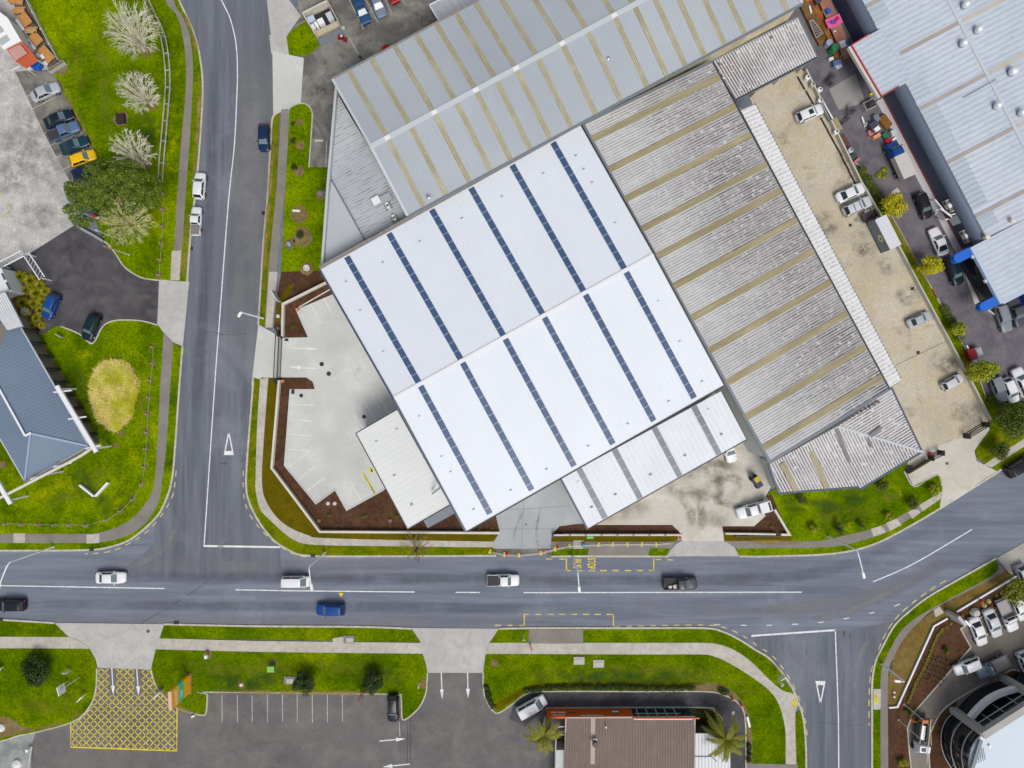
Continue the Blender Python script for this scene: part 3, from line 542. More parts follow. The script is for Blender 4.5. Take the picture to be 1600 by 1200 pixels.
# tan yard bays
cpt = bpy.data.objects['yard.003']
segs = []
for i in range(9):
    t = i / 8; x = 1290 + 0 * t; segs.append(((1252 + i * 10.2, 196 + i * 19.6), (1276 + i * 10.2, 183.5 + i * 19.6)))
segs += [[(1338 + i * 10.2, 363 + i * 19.3), (1367 + i * 10.2, 347 + i * 19.3)] for i in range(8)] + [[(1455, 574), (1485, 558)]]
lines('bay_line', segs, 0.09, M_WORN, 0.097, cpt)
lines('expansion_joint', [[(1466, 706), (1520, 675)], [(1400, 570), (1480, 532)], [(1250, 180), (1240, 186)]], 0.07, sim('dark_joint', (0.03, 0.03, 0.032)), 0.096, cpt)
# west yard lines
cpw = bpy.data.objects['car_park']
lines('bay_line', [[(40 + i * 8.6 , 152 + i * 19.5 ), (47 + 8.6 * i + 33, 132 + i * 19.5)] for i in (0, 1, 3, 4, 5, 6, 7)], 0.09, M_WORN, 0.064, cpw)
yw = bpy.data.objects['yard']
lines('yellow_line', [[(0, 300), (19, 333), (0, 344)]], 0.10, M_YEL, 0.056, yw); lines('joint', [[(45, 320), (72, 372)], [(30, 290), (45, 320)]], 0.08, M_WORN, 0.055, yw)
yt = bpy.data.objects['yard.001']
lines('bay_line', [[(545, -2), (568, 46)], [(572, 0), (590, 34)], [(601, -2), (613, 22)], [(628, 0), (635, 9)], [(546, 60), (560, 85)], [(511, 219), (509, 260)]], 0.10, M_WORN, 0.056, yt); lines('painted_number', [[(492, 220), (505, 220)]], 0.35, M_WORN, 0.056, yt)
lines('pavement_symbol', [[(1368, 1083), (1368, 1099)]], 0.55, M_YEL, ZG + 0.026, roads); lines('pavement_symbol', [[(1241, 1091), (1241, 1105)]], 0.6, M_YEL, ZG + 0.02, roads)
# stains, tyre marks, polished wheel paths
def stains(name, polys, z, m, parent, wd=0.5):
    mb = MB(); uv = []
    for p in polys:
        P = [tuple(G(*q)[:2]) for q in smooth(p, 5)]; n = len(P); b0 = len(mb.v); mb.ribbon(P, wd, z); uv += [(k / (n - 1), 0.0) for k in range(n)] + [(k / (n - 1), 1.0) for k in range(n)]; z += 0.0004
    o = mb.build(name, m, parent); L = o.data.uv_layers.new(name='UVMap')
    for p_ in o.data.polygons:
        for li in p_.loop_indices: L.data[li].uv = uv[o.data.loops[li].vertex_index]
    return o
stains('tyre_mark', [[(240, 870), (262, 845), (278, 815)], [(200, 985), (270, 945), (330, 905)], [(1260, 1012), (1262, 1040)], [(1328, 985), (1330, 1020)], [(1318, 982), (1320, 1000)], [(365, 730), (385, 715)], [(340, 724), (360, 724)]], 0.008, M_TYRE, roadn, 0.4)
stains('worn_wheel_path', [[(200, 900), (260, 862), (290, 800), (300, 700)], [(1215, 975), (1300, 960), (1400, 925), (1500, 865)], [(1350, 1180), (1352, 1060), (1375, 985), (1450, 915)], [(350, 860), (345, 800), (340, 740)]], 0.009, M_WEAR, roadn, 1.6)
stains('mud_track', [[(1035, 760), (1080, 768), (1130, 785), (1160, 795)], [(1060, 770), (1078, 800), (1080, 825)], [(1090, 775), (1097, 800), (1095, 830)], [(1110, 740), (1125, 760), (1120, 790)], [(1060, 750), (1110, 725), (1150, 730)], [(1102, 760), (1140, 745), (1165, 760)]], 0.139, M_MUDL, bpy.data.objects['yard.002'], 1.6)
stains('mud_patch', [[(1020, 752), (1060, 764), (1110, 776), (1165, 796)], [(1085, 720), (1165, 735)], [(930, 803), (1020, 792)], [(1070, 735), (1120, 750), (1160, 770)], [(1060, 800), (1150, 815)]], 0.136, M_MUD, bpy.data.objects['yard.002'], 3.4)
stains('oil_stain', [[(1289, 118), (1297, 125), (1303, 132)], [(1317, 166), (1326, 173), (1332, 180)], [(1315, 184), (1322, 192)]], 0.082, M_OIL, bpy.data.objects['yard.003'], 2.6)
stains('dark_damp', [[(70, 60), (60, 40), (42, 20)]], 0.074, M_OIL, bpy.data.objects['yard'], 0.8)
stains('yard_grime', [[(1280, 330), (1300, 372)], [(1300, 300), (1325, 290)], [(1352, 360), (1345, 385), (1370, 400)], [(1310, 230), (1330, 262), (1340, 285)], [(1372, 420), (1395, 412)], [(1395, 470), (1440, 455)], [(1450, 560), (1500, 580)], [(1480, 640), (1535, 650)]], 0.094, M_MUDL, bpy.data.objects['yard.003'], 3.5)
stains('yard_grime', [[(20, 150), (60, 230), (90, 300)], [(0, 200), (40, 290)], [(30, 330), (90, 345)], [(10, 250), (20, 310)]], 0.054, stain('grey_grime', (0.16, 0.155, 0.15), 0.5, 0.35, 0.42), bpy.data.objects['yard'], 5.0)
stains('lot_grime', [[(330, 1140), (450, 1150), (600, 1140)], [(680, 1100), (700, 1190)], [(735, 1080), (745, 1190)], [(100, 1185), (300, 1190)]], 0.0535, stain('tan_dust', (0.25, 0.23, 0.20), 0.35, 0.3, 0.4), cp, 3.0)
stains('tyre_sweep', [[(140, 400), (200, 450), (262, 480)], [(100, 470), (170, 470), (250, 460)], [(80, 440), (150, 440), (240, 478)]], 0.064, stain('pale_dust', (0.17, 0.165, 0.165), 0.5, 0.3, 0.4), bpy.data.objects['driveway'], 1.6)
stains('worn_lane', [[(405, 20), (402, 150), (394, 300), (382, 440), (372, 600)], [(395, 60), (390, 250), (372, 450)]], 0.0075, stain('pale_wear', (0.24, 0.245, 0.25), 0.6, 0.12, 0.30), roadn, 6.0)
stains('worn_lane', [[(-40, 966), (200, 969), (420, 971), (700, 972), (1000, 972)], [(100, 880), (400, 884), (700, 886)], [(900, 940), (1100, 950), (1250, 950), (1400, 915), (1540, 840)]], 0.0045, stain('pale_wear2', (0.235, 0.24, 0.255), 0.5, 0.12, 0.30), road, 2.6)
stains('dark_lane', [[(-40, 896), (300, 902), (700, 905), (1100, 906), (1300, 890), (1500, 800)], [(-40, 942), (300, 946), (700, 950), (1000, 952)], [(335, 100), (330, 300), (312, 560), (300, 760)]], 0.0055, stain('dark_wear', (0.10, 0.105, 0.125), 0.35, 0.15, 0.30), road, 2.2)
stains('turning_wear', [[(190, 890), (235, 872), (268, 838), (285, 780)], [(330, 880), (350, 840), (352, 790)], [(1170, 960), (1290, 965), (1380, 930), (1470, 880)], [(1330, 1190), (1335, 1080), (1350, 1010), (1400, 950)], [(1230, 1010), (1262, 1050), (1275, 1110)]], 0.0115, stain('pale_wear3', (0.27, 0.275, 0.29), 0.55, 0.25, 0.32), roadn, 1.3)
stains('sealed_crack', [[(300, 521), (330, 518), (352, 523), (400, 520)], [(1262, 1131), (1290, 1129), (1330, 1134), (1358, 1130)]], 0.013, stain('bitumen', (0.07, 0.07, 0.075), 0.6, 0.8, 0.42), roadn, 0.16)
EDGE = stain('dry_edge', (0.30, 0.22, 0.05), 0.85, 0.5, 0.34)
stains('dry_edge', [[(288, 20), (302, 55), (310, 90)], [(312, 110), (312, 160), (307, 235), (301, 300)], [(294, 330), (291, 390), (288, 436)], [(60, 528), (90, 575), (118, 622), (150, 690)], [(90, 120), (112, 165), (135, 210), (152, 246)], [(430, 190), (424, 270), (417, 360), (409, 480)], [(330, 1079), (420, 1081), (520, 1082), (618, 1083)], [(130, 1112), (95, 1130), (50, 1141)], [(246, 1068), (278, 1103), (310, 1115)], [(1165, 846), (1250, 847)], [(1345, 270), (1380, 322), (1420, 392), (1460, 462)]], ZG + 0.028, EDGE, bpy.data.objects['lawn'], 0.9)
stains('grass_wear', [[(150, 30), (165, 120), (172, 230)], [(120, 60), (135, 150)], [(180, 560), (225, 640), (215, 720)], [(60, 800), (130, 760), (190, 720)], [(260, 1040), (420, 1045), (600, 1040)], [(20, 1090), (80, 1105), (125, 1085)], [(780, 1045), (900, 1050), (1060, 1048), (1150, 1075), (1200, 1130)], [(1250, 815), (1350, 795), (1440, 745)]], ZG + 0.03, stain('grass_thin', (0.21, 0.225, 0.003), 0.5, 0.35, 0.42), bpy.data.objects['lawn'], 3.0)
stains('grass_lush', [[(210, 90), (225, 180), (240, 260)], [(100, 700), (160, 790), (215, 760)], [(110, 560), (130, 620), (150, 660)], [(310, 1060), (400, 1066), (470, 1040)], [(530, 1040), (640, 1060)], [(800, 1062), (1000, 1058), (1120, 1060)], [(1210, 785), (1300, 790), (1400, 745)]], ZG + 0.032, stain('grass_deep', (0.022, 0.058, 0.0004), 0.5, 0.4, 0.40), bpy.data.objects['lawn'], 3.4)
lines('saw_joint', [[(820, 745), (815, 857)], [(770, 826), (868, 826)], [(745, 800), (890, 790)]], 0.05, sim('joint_grey', (0.17, 0.18, 0.18)), 0.166, bpy.data.objects['driveway.001'])
stains('tyre_mark', [[(800, 860), (806, 825), (822, 790)], [(842, 862), (838, 828), (846, 790)]], 0.168, M_TYRE, bpy.data.objects['driveway.001'], 0.5)
# drains and manholes
dk = sim('cast_iron', (0.02, 0.02, 0.022), 0.6)
def drain(px, py, z, w_=1.0, h_=0.6, rnd=False, parent=road, m=dk):
    p = G(px, py); mb = MB()
    if rnd: mb.lathe((p.x, p.y, z - 0.02), [(w_ / 2, 0), (w_ / 2, 0.035), (w_ / 2 * .8, 0.04)], 16)
    else: mb.box((p.x, p.y, z), (w_, h_, 0.03))
    return mb.build('manhole_cover' if rnd else 'drain_grate', m, parent)
for a in ((299, 388, .02, .5, .6), (144, 858, .15, .7, .5), (489.5, 868, .15, .7, .45), (411.5, 333, .03, .5, .6), (276, 973, .16, .8, .4), (2, 968, .16, .7, .4), (1036, 1082, .16, .9, .4), (448, 531, .11, .6, .4), (458, 612, .11, .5, .7), (1425, 451, .10, .5, .5), (1434, 551, .10, .5, .5), (1328, 352, .10, .45, .45), (1198, 803, .14, .7, .45), (1516, 362, .08, .6, .5)): drain(*a)
for a in ((503, 569, .12, .7, .7), (514, 584, .12, .7, .7), (471, 618, .12, .6, .6), (569, 651, .12, .6, .6)): drain(*a, rnd=True)
for a in ((232, 986, .10, .55, .55), (1479, 724, .12, .5, .5), (822, 819, .17, .3, .3)): drain(*a, rnd=True, m=sim('worn_iron', (0.09, 0.09, 0.09), 0.6))
drain(1146, 1114, .07, .6, .6, True, m=sim('pale_cover', (0.35, 0.35, 0.35), 0.7)); pass
# ================================================================ BUILDINGS
class Plane:
    """roof plane; ribs run A->D and are counted along A->B"""
    def __init__(s, A, B, Cc, D): s.A, s.B, s.C, s.D = map(Vector, (A, B, Cc, D)); s.n = (s.B - s.A).cross(s.D - s.A).normalized(); s.n = s.n if s.n.z > 0 else -s.n
    def p(s, u, v, h=0.0): return s.A.lerp(s.B, u).lerp(s.D.lerp(s.C, u), v) + s.n * h
    def sheet(s, name, m, parent, pitch=0.5, amp=0.03, u0=0.0, u1=1.0, v0=0.0, v1=1.0, h=0.0, prof=True, vcuts=1):
        wid = (s.p(1, 0.5) - s.p(0, 0.5)).length; ln = (s.p(.5, 1) - s.p(.5, 0)).length; n = max(1, int(round(wid * (u1 - u0) / pitch))); vs = []; uv = []; fs = []
        offs = ((0.0, 0), (0.45, 0), (0.55, 1), (0.95, 1)) if prof else ((0.0, 0),)
        us = [((i + o) / n, o + i, k) for i in range(n) for o, k in offs] + [(1.0, float(n), 0)]
        base = wid * u0 / pitch
        for t, ru, k in us:
            for j in range(vcuts + 1):
                v = v0 + (v1 - v0) * j / vcuts; vs.append(s.p(u0 + (u1 - u0) * t, v, h + k * amp)); uv.append((base + ru, v * ln))
        r = vcuts + 1
        for i in range(len(us) - 1):
            for j in range(vcuts): fs.append((i * r + j, (i + 1) * r + j, (i + 1) * r + j + 1, i * r + j + 1))
        me = bpy.data.meshes.new(name); me.from_pydata([tuple(v) for v in vs], [], fs); me.materials.append(m); L = me.uv_layers.new(name='UVMap')
        for p_ in me.polygons:
            for li in p_.loop_indices: L.data[li].uv = uv[me.loops[li].vertex_index]
        if fs and me.polygons[0].normal.z < 0: me.flip_normals()
        me.update(); o = bpy.data.objects.new(name, me); C.objects.link(o); o.parent = parent
        if parent.type == 'EMPTY': o.matrix_parent_inverse = Matrix.Translation(-Vector(parent.location))
        return o
    def skin(s, mb, th=0.12):
        """solid underside so the roof has thickness"""
        a = [s.p(0, 0, -.02), s.p(1, 0, -.02), s.p(1, 1, -.02), s.p(0, 1, -.02)]; b = [v - Vector((0, 0, th)) for v in a]
        mb.add(a + b, [(0, 1, 2, 3), (7, 6, 5, 4), (0, 4, 5, 1), (1, 5, 6, 2), (2, 6, 7, 3), (3, 7, 4, 0)])
def polyroof(name, pts, ribdir, m, parent, pitch=0.5):
    """flat polygon roof (any outline); ribs run along ribdir (xy)"""
    pts = [Vector(p) for p in pts]; rd = Vector((ribdir[0], ribdir[1])).normalized(); cr = Vector((-rd.y, rd.x))
    tri = tessellate_polygon([[Vector((p.x, p.y, 0)) for p in pts]]); fs = []
    for a, b, c in tri:
        n = (pts[b] - pts[a]).cross(pts[c] - pts[a]); fs.append((a, b, c) if n.z > 0 else (a, c, b))
    me = bpy.data.meshes.new(name); me.from_pydata([tuple(p) for p in pts], [], fs); me.materials.append(m); L = me.uv_layers.new(name='UVMap')
    for p_ in me.polygons:
        for li in p_.loop_indices: q = pts[me.loops[li].vertex_index]; L.data[li].uv = (q.xy.dot(cr) / pitch, q.xy.dot(rd))
    me.update(); o = bpy.data.objects.new(name, me); C.objects.link(o); o.parent = parent
    if parent.type == 'EMPTY': o.matrix_parent_inverse = Matrix.Translation(-Vector(parent.location))
    return o
def ctr(pts): return (sum(p[0] for p in pts) / len(pts), sum(p[1] for p in pts) / len(pts), 0)
def walls(pts, z0, z1, m, parent, inset=0.985, name='wall'):
    c = ctr(pts); q = [(c[0] + (p[0] - c[0]) * inset, c[1] + (p[1] - c[1]) * inset) for p in pts]
    return MB().prism(q, z0, z1).build(name, m, parent)
def edge(name, pts, wd, ht, m, parent, dz=0.0):
    mb = MB(); up = Vector((0, 0, dz))
    for a, b in zip(pts[:-1], pts[1:]): mb.beam(Vector(a) + up, Vector(b) + up, wd, ht)
    return mb.build(name, m, parent)

M_WROOF = ribbed('white_roof_sheet', (0.6625, 0.7049, 0.7612), (0.6996, 0.742, 0.7928), rib=0.06, rough=0.45, dirt=(0.583, 0.6148, 0.6615), dirt_amt=0.3, thr=0.6)
M_WROOF2 = ribbed('white_canopy_sheet', (0.6206, 0.6572, 0.693), (0.7169, 0.7526, 0.7928), rib=0.25, rough=0.45, dirt=(0.5564, 0.5724, 0.588), dirt_amt=0.5, thr=0.55, big=0.1)
M_SKYL = ribbed('blue_skylight', (0.045, 0.085, 0.175), (0.065, 0.11, 0.21), rough=0.3, lapw=0.055, lap=1.42, lapcol=(0.55, 0.6, 0.68))
M_SKYG = ribbed('grey_skylight', (0.17, 0.19, 0.215), (0.24, 0.255, 0.28), rough=0.4, lapw=0.05, lap=1.6, lapcol=(0.55, 0.58, 0.62))
M_TAN = ribbed('tan_skylight', (0.36, 0.3255, 0.2142), (0.45, 0.4185, 0.2958), dirt=(0.144, 0.1209, 0.0561), dirt_amt=0.9, thr=0.40, flecks=2.5, big=0.3, rough=0.7, lap=2.3, lapcol=(0.495, 0.4557, 0.306))
M_TANO = ribbed('mossy_skylight', (0.3608, 0.312, 0.1728), (0.4264, 0.3744, 0.2304), dirt=(0.082, 0.0585, 0.018), dirt_amt=1.0, thr=0.38, big=0.1, rough=0.75, vfreq=0.12)
M_GROOF = ribbed('grey_roof_sheet', (0.3311, 0.3655, 0.4042), (0.3956, 0.43, 0.4644), dirt=(0.301, 0.3268, 0.3612), dirt_amt=0.35, thr=0.5, rib=0.15, big=0.06, rough=0.5)
M_OLD = ribbed('weathered_fibre_cement', (0.5808, 0.5808, 0.572), (0.4928, 0.4884, 0.4928), dirt=(0.0528, 0.044, 0.0528), dirt_amt=1.0, thr=0.42, grad=(0.0, 13.0, 0.35, 0.95), big=0.12, rough=0.85, vfreq=0.16, flecks=1.6, lap=2.9, lapcol=(0.6336, 0.6336, 0.6248))
M_OLD2 = ribbed('weathered_fibre_cement_dark', (0.62, 0.61, 0.61), (0.50, 0.485, 0.49), dirt=(0.09, 0.075, 0.085), dirt_amt=1.0, thr=0.32, big=0.12, rough=0.85, vfreq=0.2, flecks=1.4)
M_OLDW = ribbed('white_fibre_cement', (0.74, 0.74, 0.74), (0.68, 0.68, 0.68), dirt=(0.25, 0.24, 0.25), dirt_amt=0.8, thr=0.56, big=0.3, rough=0.8, vfreq=1.3, rib=0.15)
M_LEAN = ribbed('grey_tray_roof', (0.37, 0.40, 0.435), (0.48, 0.51, 0.54), dirt=(0.13, 0.13, 0.14), dirt_amt=0.8, thr=0.53, big=0.12, rough=0.5, rib=0.12, vfreq=0.3)
M_BLUER = ribbed('pale_blue_roof', (0.45, 0.504, 0.5805), (0.54, 0.585, 0.648), dirt=(0.324, 0.351, 0.405), dirt_amt=0.7, thr=0.54, rib=0.3, big=0.09, rough=0.5)
M_BLUEP = ribbed('grey_blue_panel', (0.387, 0.441, 0.495), (0.432, 0.486, 0.54), rib=0.3, rough=0.5)
M_HIP = ribbed('blue_hip_roof', (0.128, 0.1792, 0.2496), (0.16, 0.2144, 0.287), rib=0.25, rough=0.5, big=0.12, dirt=(0.1216, 0.1664, 0.2309), dirt_amt=0.4)
M_BROWN = ribbed('brown_roof', (0.1596, 0.1178, 0.09633), (0.2034, 0.152, 0.126), dirt=(0.09576, 0.0684, 0.05557), dirt_amt=0.8, thr=0.42, rib=0.4, big=0.3, rough=0.6)
M_WRIB = ribbed('white_ribbed', (0.60, 0.62, 0.65), (0.68, 0.70, 0.72), rib=0.5, dirt=(0.3, 0.31, 0.33), dirt_amt=0.7, thr=0.3, rough=0.5)
W_WHITE = ground('white_wall', (0.62, 0.63, 0.64), (0.68, 0.69, 0.70), fine=3, fine_amt=0.05, big=0.3, rough=0.7)
W_GREY = ground('pale_grey_wall', (0.50, 0.52, 0.52), (0.56, 0.575, 0.575), (0.46, 0.47, 0.46), fine=3, fine_amt=0.06, big=0.3, rough=0.75)
W_CREAM = ground('cream_wall', (0.50, 0.44, 0.29), (0.60, 0.55, 0.40), (0.36, 0.30, 0.17), fine=3, fine_amt=0.1, big=0.5, rough=0.8)
NAVY = sim('navy_trim', (0.055, 0.075, 0.12), 0.5); SLATE = sim('slate_trim', (0.16, 0.185, 0.215), 0.5); DARK = sim('dark_trim', (0.03, 0.033, 0.04), 0.5)
GUT = ground('gutter_grey', (0.22, 0.205, 0.19), (0.30, 0.28, 0.26), (0.16, 0.145, 0.13), fine=4, fine_amt=0.15, big=0.6, rough=0.7)
WTRIM = sim('white_trim', (0.74, 0.75, 0.77), 0.5); LTRIM = sim('light_grey_trim', (0.50, 0.53, 0.56), 0.5)
GLASS = sim('dark_glass', (0.012, 0.016, 0.024), 0.08, spec=0.7); STEEL = sim('galvanised', (0.42, 0.44, 0.46), 0.4, 0.6); BLACK = sim('black_paint', (0.014, 0.014, 0.016), 0.5)
RED = sim('red_trim', (0.42, 0.045, 0.05), 0.55); WHITEP = sim('white_paint', (0.78, 0.78, 0.78), 0.45)

def skylights(pl, us, hw, m, parent, v0=0.01, v1=0.985, h=0.055, pitch=0.5, prof=False):
    wid = (pl.p(1, .5) - pl.p(0, .5)).length
    for u in us:
        if isinstance(u, tuple): u, vv0, vv1 = u
        else: vv0, vv1 = v0, v1
        pl.sheet('skylight_strip', m, parent, pitch=pitch, amp=0.0, u0=u - hw / wid, u1=u + hw / wid, v0=vv0, v1=vv1, h=h, prof=prof)

# ---- 1. new white warehouse
ZE, ZR = 9.0, 10.9
A, B, Cc, D = G(501, 421, ZE), G(907, 196, ZE), G(1131, 602, ZE), G(729, 830, ZE); RL, RR = G(616, 622, ZR), G(1021, 398, ZR)
wh = thing('warehouse', 'large white gabled warehouse with six dark blue skylight strips, corner site', 'warehouse', ctr([A, B, Cc, D]))
foot = [A, B, Cc, D]; walls(foot, 0, ZE - 0.4, W_WHITE, wh)
gm = MB(); c_ = Vector(ctr(foot)); ins = lambda v, k=0.985: Vector((c_.x + (v.x - c_.x) * k, c_.y + (v.y - c_.y) * k, v.z - 0.35))
a, b, cc, dd, rl, rr = map(ins, (A, B, Cc, D, RL, RR))
gm.add([dd, a, rl, b, cc, rr], [(0, 1, 2), (3, 4, 5)]); gm.build('gable', W_WHITE, wh)
up = Plane(A, B, RR, RL); lo = Plane(D, Cc, RR, RL)
up.sheet('roof', M_WROOF, wh, pitch=0.76, amp=0.012); lo.sheet('roof', M_WROOF, wh, pitch=0.76, amp=0.012)
tx = [(544, 609, 675, 738, 802, 865), (765, 831, 898, 957, 1021, 1085)]
sk_u = [((a_ - 501) / 406 + (b_ - 729) / 402) / 2 for a_, b_ in zip(*tx)]
skylights(up, [(u, 0.012, 0.985) for u in sk_u], 0.43, M_SKYL, wh, h=0.06); skylights(lo, [(u, 0.025, 0.985) for u in sk_u], 0.43, M_SKYL, wh, h=0.06)
edge('ridge_cap', [RL + Vector((0, 0, .06)), RR + Vector((0, 0, .06))], 0.5, 0.1, WTRIM, wh)
dn = (Cc - B).normalized(); al = (B - A).normalized()
edge('gutter', [A - dn * .28, B - dn * .28], 0.5, 0.22, GUT, wh); edge('gutter', [D + dn * .10, Cc + dn * .10], 0.16, 0.2, DARK, wh)
edge('barge_board', [A - al * .14, RL - al * .14, D - al * .14], 0.26, 0.3, NAVY, wh, -.02); edge('barge_board', [B + al * .12, RR + al * .12, Cc + al * .12], 0.2, 0.26, DARK, wh, -.02)
fx = MB()
for px, py in ((541, 440), (598, 410), (656, 377), (722, 341), (784, 307), (563, 485), (599, 549), (655, 650), (690, 713), (704, 737), (740, 796), (798, 766), (854, 733), (919, 697), (981, 662), (1045, 627), (900, 243), (912, 264), (849, 271), (925, 285), (961, 348), (998, 412), (1028, 470), (1062, 533), (1097, 596)):
    z = 9.1 + 1.75 * max(0, 1 - abs((px - 616) * .49 + (py - 622) * .87) / 235)
    p = G(px, py, z); fx.box((p.x, p.y, p.z + .02), (0.34, 0.1, 0.16), 0.5)
fx.build('roof_anchor', sim('anchor_grey', (0.30, 0.31, 0.34), 0.5), wh)
# office wing under the eave
ZO = 6.6; O = [G(556, 677, ZO), G(620, 640, ZO), G(712, 793, ZO - .3), G(637, 827, ZO - .3)]; O[2] = G(703, 789, ZO - .3)
walls(O, 0, ZO - .45, W_WHITE, wh, 0.97, 'office_wall'); pl = Plane(O[0], O[3], O[2], O[1])
pl.sheet('office_roof', ribbed('office_roof_sheet', (0.62, 0.64, 0.63), (0.70, 0.715, 0.705), rib=0.04, rough=0.5, big=0.08), wh, pitch=0.76, amp=0.006)
edge('office_fascia', [O[1], O[0], O[3], O[2]], 0.14, 0.35, DARK, wh, -.1)
mb = MB()
for px, py in ((588, 689), (620, 670), (616, 743), (643, 789)): p = G(px, py, ZO); mb.box((p.x, p.y, p.z - .05), (.36, .14, .22), .5)
mb.build('roof_anchor', sim('anchor_grey', (0.30, 0.31, 0.34), 0.5), wh)
p = G(675, 772, 0); MB().box((G(690, 800, 0).x, G(690, 800, 0).y, 1.5), (5.0, 1.6, 3.0), 0.5).build('porch', SLATE, wh)
p = G(690, 757, 9.3); q = G(676, 771, 7.2); MB().tube([G(704, 750, 9.35), G(690, 760, 9.35), G(676, 771, 7)], 0.16, 8).build('rainwater_pipe', STEEL, wh)
# loading canopy
ZC = 8.2; K = [G(876, 748, ZC), G(1127, 611, ZC), G(1167, 687, ZC - .4), G(918, 827, ZC - .4)]
pk = Plane(K[0], K[1], K[2], K[3]); pk.sheet('canopy_roof', M_WROOF2, wh, pitch=0.76, amp=0.012)
skylights(pk, [((905 - 876) / 251 * .55 + (946 - 918) / 249 * .45, .0, .98), ((958 - 876) / 251 * .5 + (1003 - 918) / 249 * .5, 0, .985), ((1020 - 876) / 251 * .5 + (1065 - 918) / 249 * .5, 0, .985), ((1083 - 876) / 251 * .5 + (1125 - 918) / 249 * .5, 0, .985)], 0.43, M_SKYG, wh, h=0.06)
edge('canopy_fascia', [K[0], K[3]], 0.28, 0.45, NAVY, wh, -.12); edge('canopy_fascia', [K[3], K[2], K[1]], 0.12, 0.3, DARK, wh, -.08)
mb = MB()
for px, py in ((903, 752), (925, 793), (962, 773), (1017, 742), (1071, 712), (1128, 679), (1106, 639)): p = G(px, py, ZC); mb.box((p.x, p.y, p.z - .12), (.4, .14, .18), .5)
mb.build('roof_anchor', sim('anchor_grey', (0.30, 0.31, 0.34), 0.5), wh)
for k in (K[3].lerp(K[0], .06).lerp(K[2], .03), K[2].lerp(K[3], .03).lerp(K[1], .06), K[3].lerp(K[2], .5).lerp(K[0], .05)): MB().box((k.x, k.y, 3.8), (.3, .3, 7.6), .5).build('canopy_post', SLATE, wh)

# ---- 2. old weathered warehouse
ZO2 = 8.6; A, B, Cc, D = G(911, 194, ZO2 + .2), G(1113, 96, ZO2), G(1390, 608, ZO2), G(1203, 722, ZO2 + .2)
ow = thing('warehouse', 'old warehouse with weathered streaky corrugated roof and mossy tan skylights', 'warehouse', ctr([A, B, Cc, D]))
po = Plane(A, D, Cc, B); po.sheet('roof', M_OLD, ow, pitch=0.40, amp=0.04, vcuts=2); sk = MB(); po.skin(sk, .15); sk.build('roof_deck', W_GREY, ow)
skylights(po, [(u, .004, .996) for u in (.045, .136, .222, .312, .392, .482, .576, .672, .766, .868, .96)], 0.46, M_TANO, ow, h=0.075, pitch=0.25)
walls([A, B, Cc, D], 0, ZO2 - .15, W_GREY, ow, 0.982)
edge('barge_board', [A, D, Cc], 0.4, 0.3, SLATE, ow, -.1); edge('barge_board', [A, B], 0.35, 0.25, SLATE, ow, 0.0); edge('gutter', [B, Cc], 0.22, 0.3, DARK, ow, -.05)
# long lean-to along the tan yard
ZL = 6.0; L0, L1, L2, L3 = G(1157, 172, ZL + .3), G(1180, 162, ZL), G(1409, 594, ZL), G(1389, 606, ZL + .3)
pl = Plane(L0, L3, L2, L1); pl.sheet('lean_to_roof', M_OLDW, ow, pitch=0.6, amp=0.04); edge('lean_to_gutter', [L0, L1, L2, L3], 0.16, 0.25, SLATE, ow, -.1)
MB().prism([tuple(G(x, y, ZL)[:2]) for x, y in ((1140, 170), (1172, 166), (1400, 594), (1370, 605))], 0, ZL - .2).build('lean_to_wall', W_GREY, ow)
for x, y in ((1293, 371), (1356, 490), (1230, 262)): p = G(x, y, ZL); MB().tube([p, (p.x - .2, p.y, 0)], .07, 6).build('downpipe', SLATE, ow)
# street-side annex with hips
ZA = 5.0; a0, a1, a2, a3, a4 = G(1201, 726, ZA + .5), G(1292, 672, ZA + .8), G(1393, 606, ZA + .7), G(1441, 706, ZA), G(1344, 765, ZA)
a5 = G(1340, 761, ZA); a6 = G(1217, 771, ZA); hp = G(1308, 666, ZA + .9)
rd = (a6 - a0); rd2 = (a3 - a2).xy; al2 = (Cc - D).xy
polyroof('annex_roof', [a0, hp, a3, a4, a5, a6], (G(1248, 770, 5) - G(1203, 690, 5)).xy, M_OLD2, ow, 0.42)
polyroof('annex_roof', [hp, a2, a3], al2, M_OLD2, ow, 0.42)
edge('annex_fascia', [a0, a6, a5, a4, a3, a2], 0.28, 0.3, NAVY, ow, -.1); edge('annex_hip_cap', [hp + Vector((0, 0, .05)), a3 + Vector((0, 0, .08))], 0.35, 0.08, LTRIM, ow)
MB().prism([tuple(p[:2]) for p in (G(1206, 722, ZA), G(1300, 670, ZA), G(1390, 612, ZA), G(1436, 705, ZA), G(1345, 760, ZA), G(1339, 756, ZA), G(1222, 767, ZA))], 0, ZA - .25).build('annex_wall', W_GREY, ow)
for q in ([(1218, 726), (1227, 721), (1249, 767), (1240, 768)], [(1258, 697), (1267, 692), (1297, 762), (1288, 763)]):
    z_ = ZA + .45; polyroof('annex_skylight', [G(q[0][0], q[0][1], ZA + .62), G(q[1][0], q[1][1], ZA + .64), G(q[2][0], q[2][1], ZA + .12), G(q[3][0], q[3][1], ZA + .12)], rd.xy, M_TAN, ow, .3)
mb = MB()
for i in range(11):
    p = G(1309 + i * 6.2, 664 - i * 3.6, ZA + 1.0); mb.box(tuple(p), (.42 + .2 * random.random(), .3, .12), random.random())
mb.build('flashing_patch', sim('flashing_dirt', (0.10, 0.10, 0.095), 0.9), ow)
